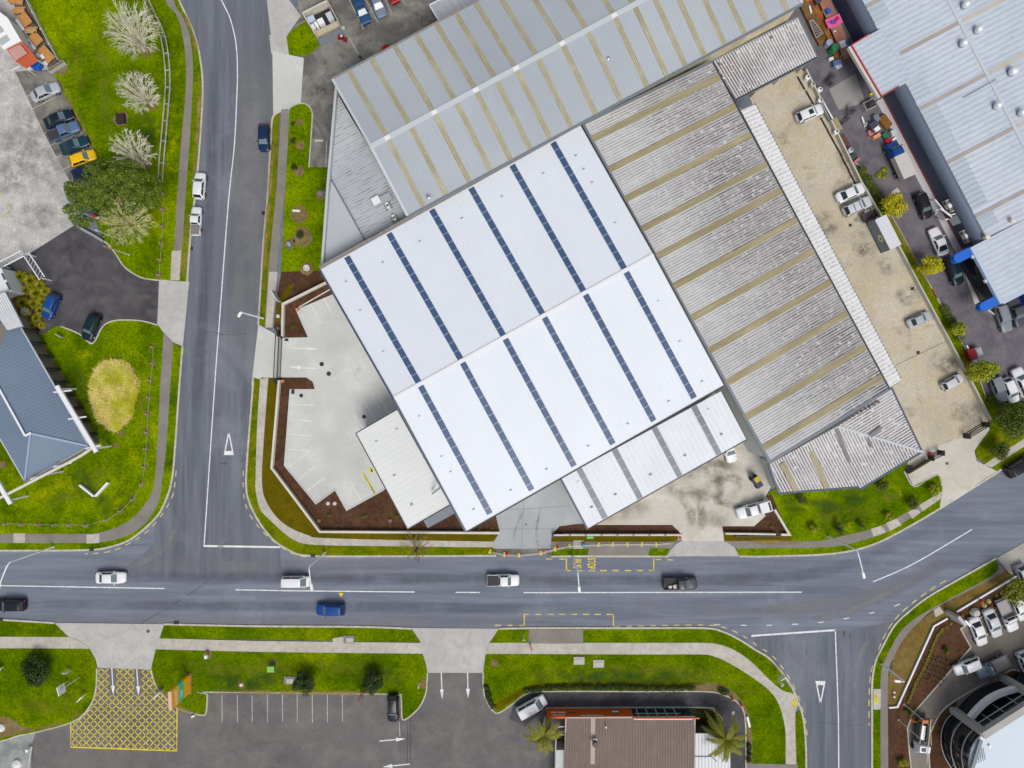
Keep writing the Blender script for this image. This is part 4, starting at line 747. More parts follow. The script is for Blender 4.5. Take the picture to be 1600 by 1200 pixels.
for q in ([(1303, 671), (1309, 668), (1330, 720), (1327, 726)], [(1355, 683), (1362, 690), (1366, 703), (1360, 698)], [(1357, 680), (1376, 666), (1380, 669), (1362, 684)]):
    polyroof('roof_patch', [G(x, y, ZA + .88 - max(0, (y - 668)) * .008) for x, y in q], rd.xy, ribbed('dark_patch', (0.17, 0.16, 0.165), (0.2, 0.19, 0.195), rib=.3), ow, .42)
# rear block with open bays
ZB = 5.4; b0, b1, b2, b3 = G(1113, 96, ZB + .6), G(1246, 28, ZB + .6), G(1276, 90, ZB), G(1150, 156, ZB)
pl = Plane(b0, b1, b2, b3); pl.sheet('rear_roof', M_OLD2, ow, pitch=0.42, amp=0.05); edge('rear_fascia', [b0, b1, b2, b3], 0.4, 0.3, SLATE, ow, -.12); edge('rear_gutter', [b3, b2], 0.2, 0.2, DARK, ow, .02)
MB().prism([tuple(G(x, y, ZB)[:2]) for x, y in ((1112, 97), (1243, 32), (1260, 62), (1131, 128))], 0, ZB - .2).build('rear_wall', W_GREY, ow)
for t in (0.04, .36, .66, .96):
    p = b3.lerp(b2, t) ; q = b0.lerp(b1, t); p = p.lerp(q, .06); MB().beam((p.x, p.y, 2.5), ((p.lerp(q, .5)).x, (p.lerp(q, .5)).y, 2.5), .25, 5.0).build('bay_wall', W_CREAM if t != .66 else W_GREY, ow)
mb = MB()
for px, py in ((1124, 101), (1205, 59)): p = G(px, py, ZB + .6); mb.lathe(tuple(p), [(.16, -.1), (.16, .25), (.22, .28)], 8)
mb.build('roof_vent', SLATE, ow)

# ---- 3. grey warehouse at the top
ZE3, ZR3 = 10.2, 11.6
A, D, B, Cc = G(520, 124, ZE3), G(637, 337, ZE3), G(1180, -236, ZE3), G(1253, 5, ZE3)
B = A + (Cc - D); RL = G(580, 229, ZR3); RR = RL + (Cc - D)
gw = thing('warehouse', 'long grey gabled warehouse with many narrow tan skylight strips', 'warehouse', ctr([A, B, Cc, D]))
walls([A, B, Cc, D], 0, ZE3 - .3, W_CREAM, gw, 0.99); up = Plane(A, B, RR, RL); lo = Plane(D, Cc, RR, RL)
up.sheet('roof', M_GROOF, gw, pitch=0.6, amp=0.015); lo.sheet('roof', M_GROOF, gw, pitch=0.6, amp=0.015)
su = [(x - 637) / 616 for x in (662, 697, 734, 767, 798, 829, 860, 893, 931, 970, 1011, 1042, 1071, 1101, 1132, 1163, 1197, 1230)]
skylights(lo, [(u, .01, .965) for u in su], 0.36, M_TAN, gw, h=.05, pitch=.24); skylights(up, [(u, .012, .965) for u in su], 0.36, M_TAN, gw, h=.05, pitch=.24)
edge('ridge_cap', [RL, RR], 0.75, 0.12, LTRIM, gw, .06)
ul = (Cc - D).normalized(); ud = (D - A).normalized()
mb = MB()
for u in su[::2]: p = RL.lerp(RR, u); mb.box((p.x, p.y, p.z + .14), (.8, .5, .1), .49)
mb.build('ridge_joint', WTRIM, gw)
edge('barge_board', [A, RL, D], 0.4, 0.22, LTRIM, gw, .03); edge('gutter', [A - ud * .1, B - ud * .1], 0.25, 0.22, GUT, gw); edge('gutter', [D + ud * .12, Cc + ud * .12], 0.3, 0.25, SLATE, gw, -.06)
edge('barge_board', [B, RR, Cc], 0.4, 0.25, LTRIM, gw)
for px, py in ((604, 263), (670, 309), (950, 92)):
    p = G(px, py, 10.8); MB().lathe((p.x, p.y, 10.6), [(.16, -.3), (.16, .35), (.3, .38), (.3, .45), (.05, .55)], 10).build('roof_vent', STEEL, gw)
# side wing with parapet
Z6 = 6.4; w0 = [G(526, 145, Z6), G(640, 338, Z6), G(569, 374, Z6), G(518, 282, Z6)]
polyroof('wing_roof', w0, (Cc - D).xy, M_LEAN, gw, .45); polyroof('wing_apron', [G(518, 281, Z6 + .05), G(570, 375, Z6 + .05), G(503, 412, Z6 + .05)], (0, 1), ribbed('plain_grey_roof', (0.40, 0.43, 0.46), (0.46, 0.49, 0.52), big=.1, rough=.5), gw)
edge('wing_gutter', [G(518, 281, Z6), G(570, 375, Z6)], 0.2, 0.2, SLATE, gw, .12)
MB().wall([tuple(G(*p, 7.4)[:2]) for p in ((525, 136), (512, 288), (503, 412))], 0.35, 0, 7.4).build('parapet_wall', sim('parapet_grey', (0.46, 0.49, 0.525), 0.6), gw)
MB().prism([tuple(G(*p, Z6)[:2]) for p in ((527, 150), (645, 335), (505, 408), (518, 282))], 0, Z6 - .15).build('wing_wall', W_GREY, gw)
p = G(597, 313, Z6 + .4); MB().box((p.x, p.y, Z6 + .35), (2.9, 1.1, .6), .49).build('roof_duct', sim('duct_grey', (0.36, 0.38, 0.42), .5), gw)
p = G(588, 314, Z6 + .4); MB().box((p.x, p.y, Z6 + .42), (1.15, 1.15, .62), .49).build('roof_hatch', WHITEP, gw)
def condenser(px, py, z, rz, label, grp='rooftop air conditioning units', sx=0.9):
    p = G(px, py, z); t = thing('air_conditioner', label, 'air conditioner', (p.x, p.y, z), rz, grp)
    MB().box((0, 0, .45), (sx, .4, .75)).build('casing', WHITEP, t, local=True); mb = MB(); mb.lathe((0, 0, .825), [(.17, 0), (.17, .02)], 14); mb.build('fan_grille', DARK, t, local=True)
    mb = MB()
    for a in (-1, 1):
        mb.beam((a * .3, -.55, .06), (a * .3, .55, .06), .06, .08); mb.beam((-.6, a * .45, .1), (.6, a * .45, .1), .06, .06)
    mb.build('stand', SLATE, t, local=True); return t
condenser(607, 323, Z6, 2.05, 'white air conditioner on stand beside the roof duct, upper of two'); condenser(617, 342, Z6, 2.05, 'white air conditioner on stand near the white roof edge, lower of two')
# carport roof at the top
zc = 3.4; cs = [G(671, 8, zc), G(760, -36, zc), G(782, 18, zc), G(690, 40, zc)]
t = thing('carport', 'ribbed grey streaked carport roof against the grey warehouse top wall', 'carport', ctr(cs)); polyroof('roof', cs, (cs[3] - cs[0]).xy, M_LEAN, t, .3); edge('fascia', [cs[3], cs[0], cs[1]], .18, .22, WTRIM, t)
for k in cs[:2]: MB().box((k.x + .3, k.y - .3, zc / 2), (.12, .12, zc)).build('post', STEEL, t)

# ---- 4. pale blue factory on the right
n_ = Vector((.879, .477, 0)); BR = G(1378, 152, 0); BE = G(1503, 392, 0); dr = (BE - BR).normalized(); nn = Vector((-dr.y, dr.x, 0)); nn = nn if nn.x > 0 else -nn
fb = thing('factory', 'pale blue roofed factory with curved navy eave and roof ventilators', 'factory', tuple(G(1560, 200, 0)))
BS = BR - dr * 30
mw = ground('navy_cladding', (0.035, 0.05, 0.085), (0.05, 0.07, 0.115), big=.2, fine=3, fine_amt=.06, rough=.45)
MB().beam(BS + nn * .25 + Vector((0, 0, 1.5)), BE + nn * .25 + Vector((0, 0, 1.5)), .5, 3.0).build('wall', mw, fb)
mb = MB(); N = 10; vs = []
for P in (BS, BE):
    for k in range(N + 1): a_ = math.pi / 2 * k / N; vs.append(P + nn * (1.25 * (1 - math.cos(a_))) + Vector((0, 0, 3.0 + 1.25 * math.sin(a_))))
mb.add(vs, [(k, k + 1, N + 2 + k, N + 1 + k) for k in range(N)]); mb.build('curved_eave', sim('eave_metal', (0.13, 0.16, 0.215), .38, .35), fb, sm=True)
Zf = 4.25; rs = BS + nn * 1.25 + Vector((0, 0, Zf)); re = BE + nn * 1.25 + Vector((0, 0, Zf)); rg = 11.0
pf = Plane(rs, re, re + nn * rg + Vector((0, 0, .5)), rs + nn * rg + Vector((0, 0, .5)))
pf.sheet('roof', M_BLUER, fb, pitch=.8, amp=.04)
pf2 = Plane(rs + nn * rg + Vector((0, 0, .5)), re + nn * (rg) + Vector((0, 0, .5)), re + nn * 40 + Vector((0, 0, 0)), rs + nn * 40); pf2.sheet('roof', M_BLUER, fb, pitch=.8, amp=.04)
edge('ridge_cap', [rs + nn * rg + Vector((0, 0, .56)), re + nn * rg + Vector((0, 0, .56))], .45, .1, LTRIM, fb)
Lr = (re - rs).length
def along(px, py): return ((G(px, py, Zf) - rs).dot(dr)) / Lr
for q in ((1347, 14), (1395, 90), (1434, 172), (1478, 255), (1523, 339)):
    u = along(*q); v0 = 0.0 if q[0] != 1395 else .12
    pf.sheet('skylight_strip', ribbed('brown_skylight', (0.33, 0.30, 0.27), (0.41, 0.38, 0.33), big=.4, rough=.7, dirt=(.22, .19, .15), dirt_amt=.6), fb, pitch=.3, amp=0, u0=u - .3 / Lr, u1=u + .3 / Lr, v0=v0, v1=.98, h=.07, prof=False)
    pf2.sheet('skylight_strip', ribbed('tan_skylight_pale', (0.45, 0.42, 0.34), (0.53, 0.50, 0.42), big=.4, rough=.7), fb, pitch=.3, amp=0, u0=u - .3 / Lr, u1=u + .3 / Lr, v0=.02, v1=.5, h=.07, prof=False)
for u0, u1 in (((1350, 20), (1360, 42)), ((1416, 133), (1429, 160)), ((1437, 176), (1474, 250)), ((1481, 258), (1517, 330)), ((1526, 343), (1535, 362))):
    pf.sheet('edge_panel', M_BLUEP, fb, pitch=.8, amp=.04, u0=along(*u0), u1=along(*u1), v0=0, v1=.24, h=.06)
# ventilators
for px, py, pa in ((1506, 9, 0), (1526, 48, 0), (1503, 69, 1), (1580, 113, 0), (1556, 166, 1), (1594, 177, 0)):
    p = G(px, py, 4.9); big_ = px == 1580
    mb = MB(); r_ = .5 if big_ else .42; mb.lathe((p.x, p.y, 4.3), [(r_ * .95, 0), (r_ * .95, .8), (r_ * 1.15, .82), (r_ * 1.15, 1.35), (r_ * .9, 1.5), (.08, 1.62)], 14); mb.build('ventilator', sim('ventilator_metal', (0.55, 0.60, 0.66) if big_ else (0.72, 0.73, 0.75), .45, .2), fb, sm=False)
    MB().lathe((p.x, p.y, 4.3), [(r_ * 1.3, 0), (r_ * 1.2, .55), (r_, .6)], 14).build('ventilator_base', SLATE, fb)  # dark base ring added; its tone also carries the grey shading beside each cap
    if pa: MB().beam(p + nn * .3 + Vector((0, 0, -.3)), p + nn * 1.5 - dr * 0 + Vector((0, 0, -.2)), .75, .12).build('ventilator_flashing', WTRIM, fb)
p0_, p1_ = G(1505, 153, 4.6), G(1556, 125, 4.85); edge('roof_cable_tray', [p0_, p1_], .14, .12, sim('anchor_grey', (0.30, 0.31, 0.34), .5), fb, .1)
# projecting delivery canopy with red edge
Zd = 4.7; c0, c1, c2, c3 = G(1330, 71, Zd), G(1358, 54, Zd), G(1404, 135, Zd), G(1377, 151, Zd)
pd = Plane(c0, c3, c2 + nn * 2, c1 + nn * 2); pd.sheet('canopy_roof', M_BLUER, fb, pitch=.8, amp=.04); s_ = MB(); pd.skin(s_, .25); s_.build('canopy_deck', W_WHITE, fb)
edge('canopy_red_edge', [c1, c0, c3, c2], .16, .3, RED, fb, .02); edge('canopy_fascia', [c0 - nn * .28, c3 - nn * .28], .42, .55, ground('cream_fascia', (0.55, 0.53, 0.48), (0.62, 0.60, 0.55), fine_amt=.05), fb, -.35)
edge('red_plinth', [BR + Vector((0, 0, .3)), BE + Vector((0, 0, .3))], .10, .4, sim('dull_red', (.30, .05, .05), .6), fb)
for k in (c0.lerp(c1, .1), c3.lerp(c2, .1)): MB().box((k.x, k.y, 2.2), (.2, .2, 4.4), .5).build('canopy_post', SLATE, fb)
for px, py, i in ((1483, 322, 0), (1509, 369, 1)):
    p = G(px, py, 2.4); t = thing('air_conditioner', ('white louvred air conditioner on navy wall, nearer the white pipe frame', 'white louvred air conditioner on navy wall, nearer the blue awning fin')[i], 'air conditioner', (p.x, p.y, 1.75), math.atan2(dr.y, dr.x), 'wall mounted air conditioners')
    MB().box((0, 0, .5), (2.0, .55, .9)).build('casing', ground('aged_white', (.55, .53, .5), (.62, .60, .57), fine_amt=.05), t, local=True); mb = MB(); mb.box((-.62, -.04, .955), (.5, .42, .03)); mb.box((.62, -.04, .955), (.5, .42, .03)); mb.box((-.62, -.285, .5), (.5, .02, .6)); mb.box((.62, -.285, .5), (.5, .02, .6)); mb.build('vent_grille', sim('grille_brown', (.12, .10, .09), .7), t, local=True); MB().box((0, 0, .97), (.5, .62, .06)).build('bracket', WHITEP, t, local=True)
# showroom end with blue fins
Zs = 4.6; s0, s1 = G(1520, 385, Zs), G(1567, 473, Zs); s2, s3 = G(1720, 395, Zs), G(1720, 280, Zs)
sh = thing('shop', 'white roofed shop end with two bright blue fins and dark windows', 'shop', ctr([s0, s1, s2, s3]))
ps = Plane(s0, s1, s1 + nn * 20, s0 + nn * 20); ps.sheet('roof', M_BLUER, sh, pitch=.8, amp=.03); q = [s0, s1, s1 + nn * 20, s0 + nn * 20]
MB().prism([tuple((p + nn * .0)[:2]) for p in (s0 + dr * .2 + nn * .1, s1 - dr * .2 + nn * .1, s1 + nn * 20 - dr * .2, s0 + nn * 20 + dr * .2)], 0, Zs - .2).build('wall', W_WHITE, sh)
MB().beam(s0 + dr * .6 + nn * .05 + Vector((0, 0, -2.6)), s1 - dr * .6 + nn * .05 + Vector((0, 0, -2.6)), .2, 3.6).build('shop_window', GLASS, sh)
edge('fascia', [s0 - nn * .2, s1 - nn * .2], .55, .6, sim('pale_blue_fascia', (0.42, 0.52, 0.66), .4), sh, -.2); edge('gutter', [s1 + dr * .1, s1 + nn * 20 + dr * .1], .3, .3, sim('pale_blue_fascia', (0.42, 0.52, 0.66), .4), sh, -.1)
BLUE = sim('bright_blue', (0.012, 0.12, 0.55), .4)
for k, off in ((s0, .6), (s1, -.7)):
    mb = MB(); c0_ = k + dr * off; L_ = 3.2; pts = []
    for j in range(9): a_ = math.pi / 2 + math.pi * j / 8; pts.append(c0_ - nn * (L_ - .7) + nn * (.7 * math.cos(a_)) + dr * (.7 * math.sin(a_)))
    pts += [c0_ - dr * .7, c0_ + dr * .7]
    mb.prism([tuple(p[:2]) for p in pts], 3.3, 4.3); mb.build('blue_fin', BLUE, sh)
for px, py in ((1521, 401), (1541, 439)): p = G(px, py, 4.4); MB().box((p.x, p.y, p.z - .2), (.3, .5, .4), .45).build('flood_light', WHITEP, sh)
for px, py in ((1541, 370), (1581, 345)): p = G(px, py, 4.8); MB().lathe((p.x, p.y, 4.3), [(.3, 0), (.3, .7), (.38, .72), (.38, .9), (.05, 1.0)], 12).build('ventilator', sim('cream_metal', (.62, .58, .5), .5), sh)

# ---- 5. showroom bottom right
Zq = 7.0; cA = G(1490, 1111, 0); cB = G(1568, 1061, 0); fd = (cB - cA).normalized(); fn = Vector((fd.y, -fd.x, 0)); fn = fn if fn.y < 0 else -fn
sr = thing('showroom', 'car showroom with curved dark glass front and grey portal frame', 'showroom', tuple(G(1560, 1150, 0)))
cor = cA + fn * .6
arc = [cA - fd * .2]; base = []
cen = cA + fn * 6.2 - fd * .2; 
for j in range(13): a_ = j / 12 * math.pi / 2; base.append(cen - fn * (6.2 * math.cos(a_)) - fd * (5.0 * math.sin(a_)))
base.append(base[-1] + fn * 12); far = [base[-1] + fd * 30, cB + fd * 20]
outl = base + far; ins = lambda p, k: Vector((cen.x + fd.x * 12 + fn.x * 8 + (p.x - cen.x - fd.x * 12 - fn.x * 8) * k, cen.y + fd.y * 12 + fn.y * 8 + (p.y - cen.y - fd.y * 12 - fn.y * 8) * k, 0))
gl = sim('showroom_glass', (0.012, 0.018, 0.022), .06, spec=.8)
MB().prism([tuple(ins(p, .985)[:2]) for p in outl], 0, Zq - .3).build('glass_wall', gl, sr)
MB().prism([tuple(p[:2]) for p in outl], Zq - .25, Zq).build('roof', ribbed('showroom_roof', (0.52, 0.60, 0.68), (0.58, 0.65, 0.72), big=.1), sr)
for z in (.25, 2.7, 5.2):
    mb = MB(); mb.wall([tuple(p[:2]) for p in base], .1, z, z + .12); mb.build('transom', sim('pale_mullion', (0.50, 0.51, 0.50), .5), sr)
for p in base[1::2]: q = ins(p, .99); MB().box((q.x, q.y, Zq / 2 - .2), (.08, .08, Zq - .5)).build('mullion', DARK, sr)
fr = ground('portal_grey', (0.36, 0.345, 0.335), (0.42, 0.405, 0.39), fine_amt=.05, big=.2)
for k in (cA, cB): MB().beam(k + Vector((0, 0, 0)) - fn * .3, k - fn * .3 + Vector((0, 0, Zq + .2)), 1.1, .9).build('portal_column', fr, sr)
MB().beam(cA - fn * .3 - fd * .5 + Vector((0, 0, Zq + .21)), cB - fn * .3 + fd * .5 + Vector((0, 0, Zq + .21)), 1.0, .9).build('portal_beam', fr, sr)
bow = [cA.lerp(cB, t) - fn * (.2 + 1.05 * math.sin(math.pi * t)) for t in [.06 + .88 * k / 14 for k in range(15)]]
mb = MB(); mb.wall([tuple(p[:2]) for p in bow], .7, 3.1, 3.9); mb.build('curved_fascia', WHITEP, sr)
mb = MB(); mb.wall([tuple((p + fn * .45)[:2]) for p in bow], .3, .2, 3.1); mb.build('entrance_glass', GLASS, sr)
mb = MB()
for z in (.3, 4.7): MB().beam(cA + Vector((0, 0, z)), cB + Vector((0, 0, z)), .12, .12).build('transom', sim('pale_mullion', (0.50, 0.51, 0.50), .5), sr)
for t in (.25, .5, .75): p = cA.lerp(cB, t); MB().beam(p + Vector((0, 0, .2)), p + Vector((0, 0, Zq)), .08, .08).build('mullion', sim('pale_mullion', (0.50, 0.51, 0.50), .5), sr)
plt = [G(1496, 1092, 0), G(1570, 1048, 0), cB, cA]; MB().prism([tuple(p[:2]) for p in plt], 0, .2).build('forecourt_step', M_LOTSE, sr)
mb = MB()
for i in range(7): p = G(1518 + i * 3.2, 1186 - i * 1.5, Zq); mb.beam(p + Vector((0, -.8, .3)), p + Vector((-.3, .9, .3)), .08, .08)
p = G(1519, 1176, Zq); mb.beam(p + Vector((-.3, -2.2, .35)), p + Vector((1.0, 2.0, .35)), .5, .3); mb.build('roof_plant', SLATE, sr)
p = G(1545, 1165, Zq); MB().lathe((p.x, p.y, Zq), [(.15, 0), (.15, .3), (.2, .32)], 10).build('roof_vent', WHITEP, sr)

# ---- 6. drive-through restaurant
Zt = 3.0; r0, r1 = G(884, 1121, Zt), G(1085.5, 1120, Zt); r2, r3 = G(1083, 1250, Zt), G(882, 1250, Zt)
rt = thing('restaurant', 'brown ribbed roof restaurant with orange-red fascia beside the drive-through lane', 'restaurant', ctr([r0, r1, r2, r3]))
pr = Plane(r0, r1, r2 + Vector((0, 0, .6)), r3 + Vector((0, 0, .6))); pr.sheet('roof', M_BROWN, rt, pitch=.42, amp=.04); walls([r0, r1, r2, r3], 0, Zt - .2, sim('dark_wall', (.05, .045, .045), .7), rt, .985)
pr.sheet('roof_panel', ribbed('tan_panel', (0.36, 0.29, 0.24), (0.41, 0.335, 0.28), rib=.3), rt, pitch=.42, amp=0, u0=.195, u1=.228, v0=0, v1=.55, h=.06, prof=False)
edge('roof_trim', [r3, r0, r1, r2], .2, .2, sim('tan_trim', (.42, .33, .28), .6), rt, .0)
OR = ground('orange_panel', (0.50, 0.085, 0.008), (0.56, 0.10, 0.01), fine_amt=.05, big=.3, rough=.5)
f0, f1 = G(853.5, 1104.6, 0), G(985, 1104.6, 0); zf0, zf1 = .4, 3.02
MB().prism([(f0.x, f0.y - .05), (f1.x, f1.y - .05), (f1.x, f1.y - .35), (f0.x, f0.y - .35)], zf0, zf1).build('orange_fascia', OR, rt)
MB().beam((f0.x + .1, f0.y - .3, 1.6), (f0.x + .1, f0.y - 4, 1.6), .15, 3.2).build('orange_fascia', OR, rt)
mbt = MB(); yb = f0.y + .0
for k in range(5): mbt.box((f0.x + .75 + k * .17, yb, 1.75), (.13, .05, .3))
for k in range(7): mbt.box((f0.x + 1.75 + k * .17, yb, 1.75), (.13, .05, .3))
mbt.build('fascia_lettering', WHITEP, rt); mbt = MB(); mbt.box((f0.x + 1.8, yb, 2.6), (1.9, .05, .1)); mbt.box((f0.x + 6.8, yb, 2.7), (3.4, .05, .08)); mbt.build('fascia_stripe', WHITEP, rt)
mbt = MB()
for k in range(3): x = f0.x + 3.35 + k * .42; mbt.add([(x, yb - .02, 1.55), (x, yb - .02, 1.95), (x + .28, yb - .02, 1.75), (x, yb + .03, 1.55), (x, yb + .03, 1.95), (x + .28, yb + .03, 1.75)], [(0, 1, 2), (5, 4, 3), (0, 3, 4, 1), (1, 4, 5, 2), (2, 5, 3, 0)])
mbt.build('fascia_arrow', BLACK, rt)
g0, g1 = G(985, 1104.6, 0), G(1074, 1104.6, 0); MB().prism([(g0.x, g0.y - .1), (g1.x, g1.y - .1), (g1.x, g1.y - .5), (g0.x, g0.y - .5)], .2, 3.1).build('shopfront_window', GLASS, rt)
mb = MB()
for i in range(5): x = g0.x + .8 + i * 1.45; mb.box((x, g0.y - .05, 1.7), (.1, .08, 2.8))
mb.box(((g0.x + g1.x) / 2 - .6, g0.y - .05, 2.0), (7.0, .08, .1)); mb.build('window_frame', sim('pale_mullion', (.5, .51, .5), .5), rt)
MB().beam((g0.x - .2, g0.y - .2, 3.2), (g1.x + 1, g1.y - .2, 3.2), .2, .14).build('orange_trim', OR, rt)
p = G(963, 1116, 3.0); mb = MB(); mb.box((p.x, f0.y + .2, 1.9), (.9, .35, .5)); mb.build('menu_lamp', sim('dark_silver', (.3, .3, .33), .3, .6), rt)
p = G(929, 1160, 3.6); mb = MB(); mb.lathe((p.x, p.y, 3.5), [(.3, 0), (.3, .5), (.42, .52), (.42, .75), (.3, .8)], 14); mb.build('roof_vent', DARK, rt); MB().box((p.x, p.y + .45, 3.65), (.55, .35, .4)).build('vent_box', STEEL, rt)
p = G(947, 1136, 3.5); MB().lathe((p.x, p.y, 3.4), [(.12, 0), (.12, .3)], 8).build('vent_pipe', WHITEP, rt)
zc = 2.9; k_ = [G(1086, 1146, zc), G(1118, 1146, zc), G(1141, 1170, zc), G(1141, 1250, zc), G(1084, 1250, zc)]; polyroof('side_canopy', k_, (0, 1), M_WRIB, rt, .5)
MB().prism([(p.x * .998, p.y * .998) for p in k_], 0, zc - .1).build('side_wall', sim('dark_wall', (.05, .045, .045), .7), rt)
edge('canopy_gutter', [G(1084, 1182, zc), G(1112, 1182, zc), G(1120, 1190, zc)], .14, .1, SLATE, rt, .05)
MB().prism([tuple(G(*q, 2.6)[:2]) for q in ((868, 1172), (882, 1172), (882, 1250), (867, 1250))], 0, 2.6).build('service_wall', W_GREY, rt)
mb = MB(); mb.beam(G(869, 1148, 2.5), G(884, 1148, 2.5), .1, .1); mb.beam(G(866, 1136, 2.5), G(884, 1135, 2.5), .14, .1); mb.beam(G(869, 1150, 2.5), G(868, 1174, 2.5), .12, .1); mb.build('pergola_beam', LTRIM, rt)

# ---- 7. blue hip-roofed office on the left
Ze = 3.3; R_, Bm, Lf, Tt = G(139, 697, Ze), G(39, 753, Ze), G(-80, 548, Ze), G(20, 490, Ze)
hr, hl = G(48, 677, Ze + 1.5), G(-10, 575, Ze + 1.5)
ho = thing('office', 'blue hip roofed office building surrounded by white beams on the lawn', 'office', ctr([R_, Bm, Lf, Tt]))
e_dir = (R_ - Tt).xy; s_dir = (R_ - Bm).xy
polyroof('roof', [Tt, R_, hr, hl], s_dir, M_HIP, ho); polyroof('roof', [Bm, Lf, hl, hr], s_dir, M_HIP, ho); polyroof('roof', [R_, Bm, hr], e_dir, M_HIP, ho)
edge('hip_cap', [R_ + Vector((0, 0, .08)), hr + Vector((0, 0, .08)), Bm + Vector((0, 0, .08))], .3, .07, sim('hip_cap_blue', (.27, .355, .475), .5), ho)
edge('white_gutter', [G(-20, 572, Ze + 1.5), G(40, 681, Ze + 1.5), G(49, 676, Ze + 1.55)], .3, .1, WTRIM, ho, .1); edge('fascia', [Tt, R_, Bm, Lf], .16, .25, LTRIM, ho, -.1)
walls([R_, Bm, Lf, Tt], 0, Ze - .2, ground('brown_grey_wall', (.17, .15, .13), (.23, .205, .18), fine_amt=.08), ho, .975)
for k in range(9):
    q_ = Tt.lerp(R_, .12 + k * .1); MB().beam((q_.x - .6, q_.y + .35, 1.4), (q_.x + .55, q_.y - .1, 1.4), .12, 2.8).build('wall_fin', DARK, ho)
polyroof('flat_roof', [G(-10, 462, 4.3), G(9, 456, 4.3), G(37, 510, 4.3), G(12, 517, 4.3), G(-14, 480, 4.3)], e_dir, M_WRIB, ho, .35); edge('flat_roof_edge', [G(-14, 478, 4.2), G(12, 517, 4.2), G(37, 510, 4.2), G(9, 456, 4.2)], .12, .25, SLATE, ho, -.02)
MB().prism([tuple(G(*q, 3.3)[:2]) for q in ((-30, 425), (2, 419), (18, 455), (-20, 466))], 0, 3.3).build('porch', W_WHITE, ho)
mb = MB()
for a_, b_ in (((3, 427), (8, 437)), ((10, 441), (16, 453))): mb.beam(G(*a_, 3.33), G(*b_, 3.33), .3, .06)
mb.build('porch_skylight', NAVY, ho)
fb_ = thing('pergola', 'white beam frame standing along the blue roofed office', 'beam frame', tuple(G(150, 700, 0)))
for a_, b_ in (((89, 603), (151, 706)), ((-10, 742), (17, 787))): MB().beam(G(*a_, 4.4), G(*b_, 4.4), .62, .35).build('wide_beam', WTRIM, fb_)
mb = MB(); cv = [G(x, y, 4.3) for x, y in smooth([(-10, 783), (20, 768), (70, 742), (120, 716), (145, 700), (158, 696)], 4)]
for a_, b_ in zip(cv[:-1], cv[1:]): mb.beam(a_, b_, .34, .3)
mb.build('curved_beam', ground('cream_beam', (.58, .54, .47), (.64, .6, .53), fine_amt=.04), fb_)
for a_, b_ in (((84, 613), (112, 610)), ((107, 655), (135, 651)), ((84, 730), (112, 723)), ((48, 749), (60, 745)), ((134, 701), (158, 695))): MB().beam(G(*a_, 4.15), G(*b_, 4.15), .2, .2).build('cross_arm', WTRIM, fb_)
for x, y in ((92, 608), (148, 701), (14, 782), (70, 742)): k = G(x, y, 4.2); MB().box((k.x, k.y, 2.1), (.25, .25, 4.2)).build('post', WTRIM, fb_)
# lattice gate arms west
def truss(name, label, a, b, z, w_=.9, n=7):
    t = thing(name, label, 'gate', tuple(G(a[0], a[1], 0))); P = G(*a, z); Q = G(*b, z); d_ = (Q - P).normalized(); m_ = Vector((-d_.y, d_.x, 0)) * w_ / 2; mb = MB()
    
    for s_ in (-1, 1): MB().beam(P + m_ * s_, Q + m_ * s_, .14, .14).build('rail', WTRIM, t)
    mb = MB()
    for k in range(n): x0 = P.lerp(Q, k / n); x1 = P.lerp(Q, (k + 1) / n); mb.beam(x0 + m_, x1 - m_, .05, .05)
    mb.build('lattice', LTRIM, t)
    for k in (P, Q): MB().box((k.x, k.y, z / 2), (.16, .16, z)).build('post', WTRIM, t)
truss('lattice_gate', 'white lattice gate frame leaning into the dark driveway', (41, 397), (66, 435), 2.2); truss('lattice_gate', 'white lattice gate frame beside the pale yard edge', (-2, 415), (35, 396), 2.4)

# ---- 8. cafe top left
zt = 3.2; cf = thing('cafe', 'small white roofed cafe with red awning beside picnic tables', 'cafe', tuple(G(10, 60, 0)))
c_ = [G(-40, 2, zt), G(0, 19, zt), G(13, 29, zt), G(33.5, 64, zt), G(6, 78, zt), G(-40, 20, zt)]; MB().prism([tuple(p[:2]) for p in c_], 0, zt).build('wall', W_WHITE, cf); 
MB().prism([(p.x * .9997, p.y) for p in c_], zt + .01, zt + .16).build('roof', ground('white_cafe_roof', (.74, .76, .76), (.8, .81, .81), fine_amt=.04), cf)
for q in ([(0, 40), (5, 44), (8, 50), (0, 54)], [(0, 62), (12, 55), (17, 64), (3, 73)]): MB().prism([tuple(G(*k, zt)[:2]) for k in q], zt, zt + .22).build('roof_panel', sim('panel_grey', (.42, .42, .42), .6), cf)
RDA = ground('red_awning', (.40, .085, .035), (.47, .11, .05), fine_amt=.06, big=.4); aw = [G(10, 77, 3.1), G(34, 64.5, 3.1), G(47, 78, 2.7), G(60, 95, 2.2), G(40, 107, 2.2), G(25, 97, 2.4)]
mb = MB(); mb.add(aw + [v - Vector((0, 0, .1)) for v in aw], [(0, 1, 2, 3, 4, 5)[::-1], (6, 7, 8, 9, 10, 11)]); mb.build('awning', RDA, cf)
polyroof('awning_panel', [G(13, 78, 3.2), G(31, 69, 3.2), G(43, 83, 3.05), G(24, 95, 3.05)], (aw[5] - aw[0]).xy, ribbed('pink_sheet', (.52, .30, .27), (.58, .36, .33), dirt=(.3, .12, .08), dirt_amt=.7, thr=.3, rib=.4), cf, .22)
for k in (aw[3], aw[4], aw[5]): MB().box((k.x, k.y, 1.1), (.1, .1, 2.2)).build('awning_post', WHITEP, cf)
edge('awning_rail', [G(17, 110.5, 2), G(31, 103.5, 2)], .1, .1, WHITEP, cf)
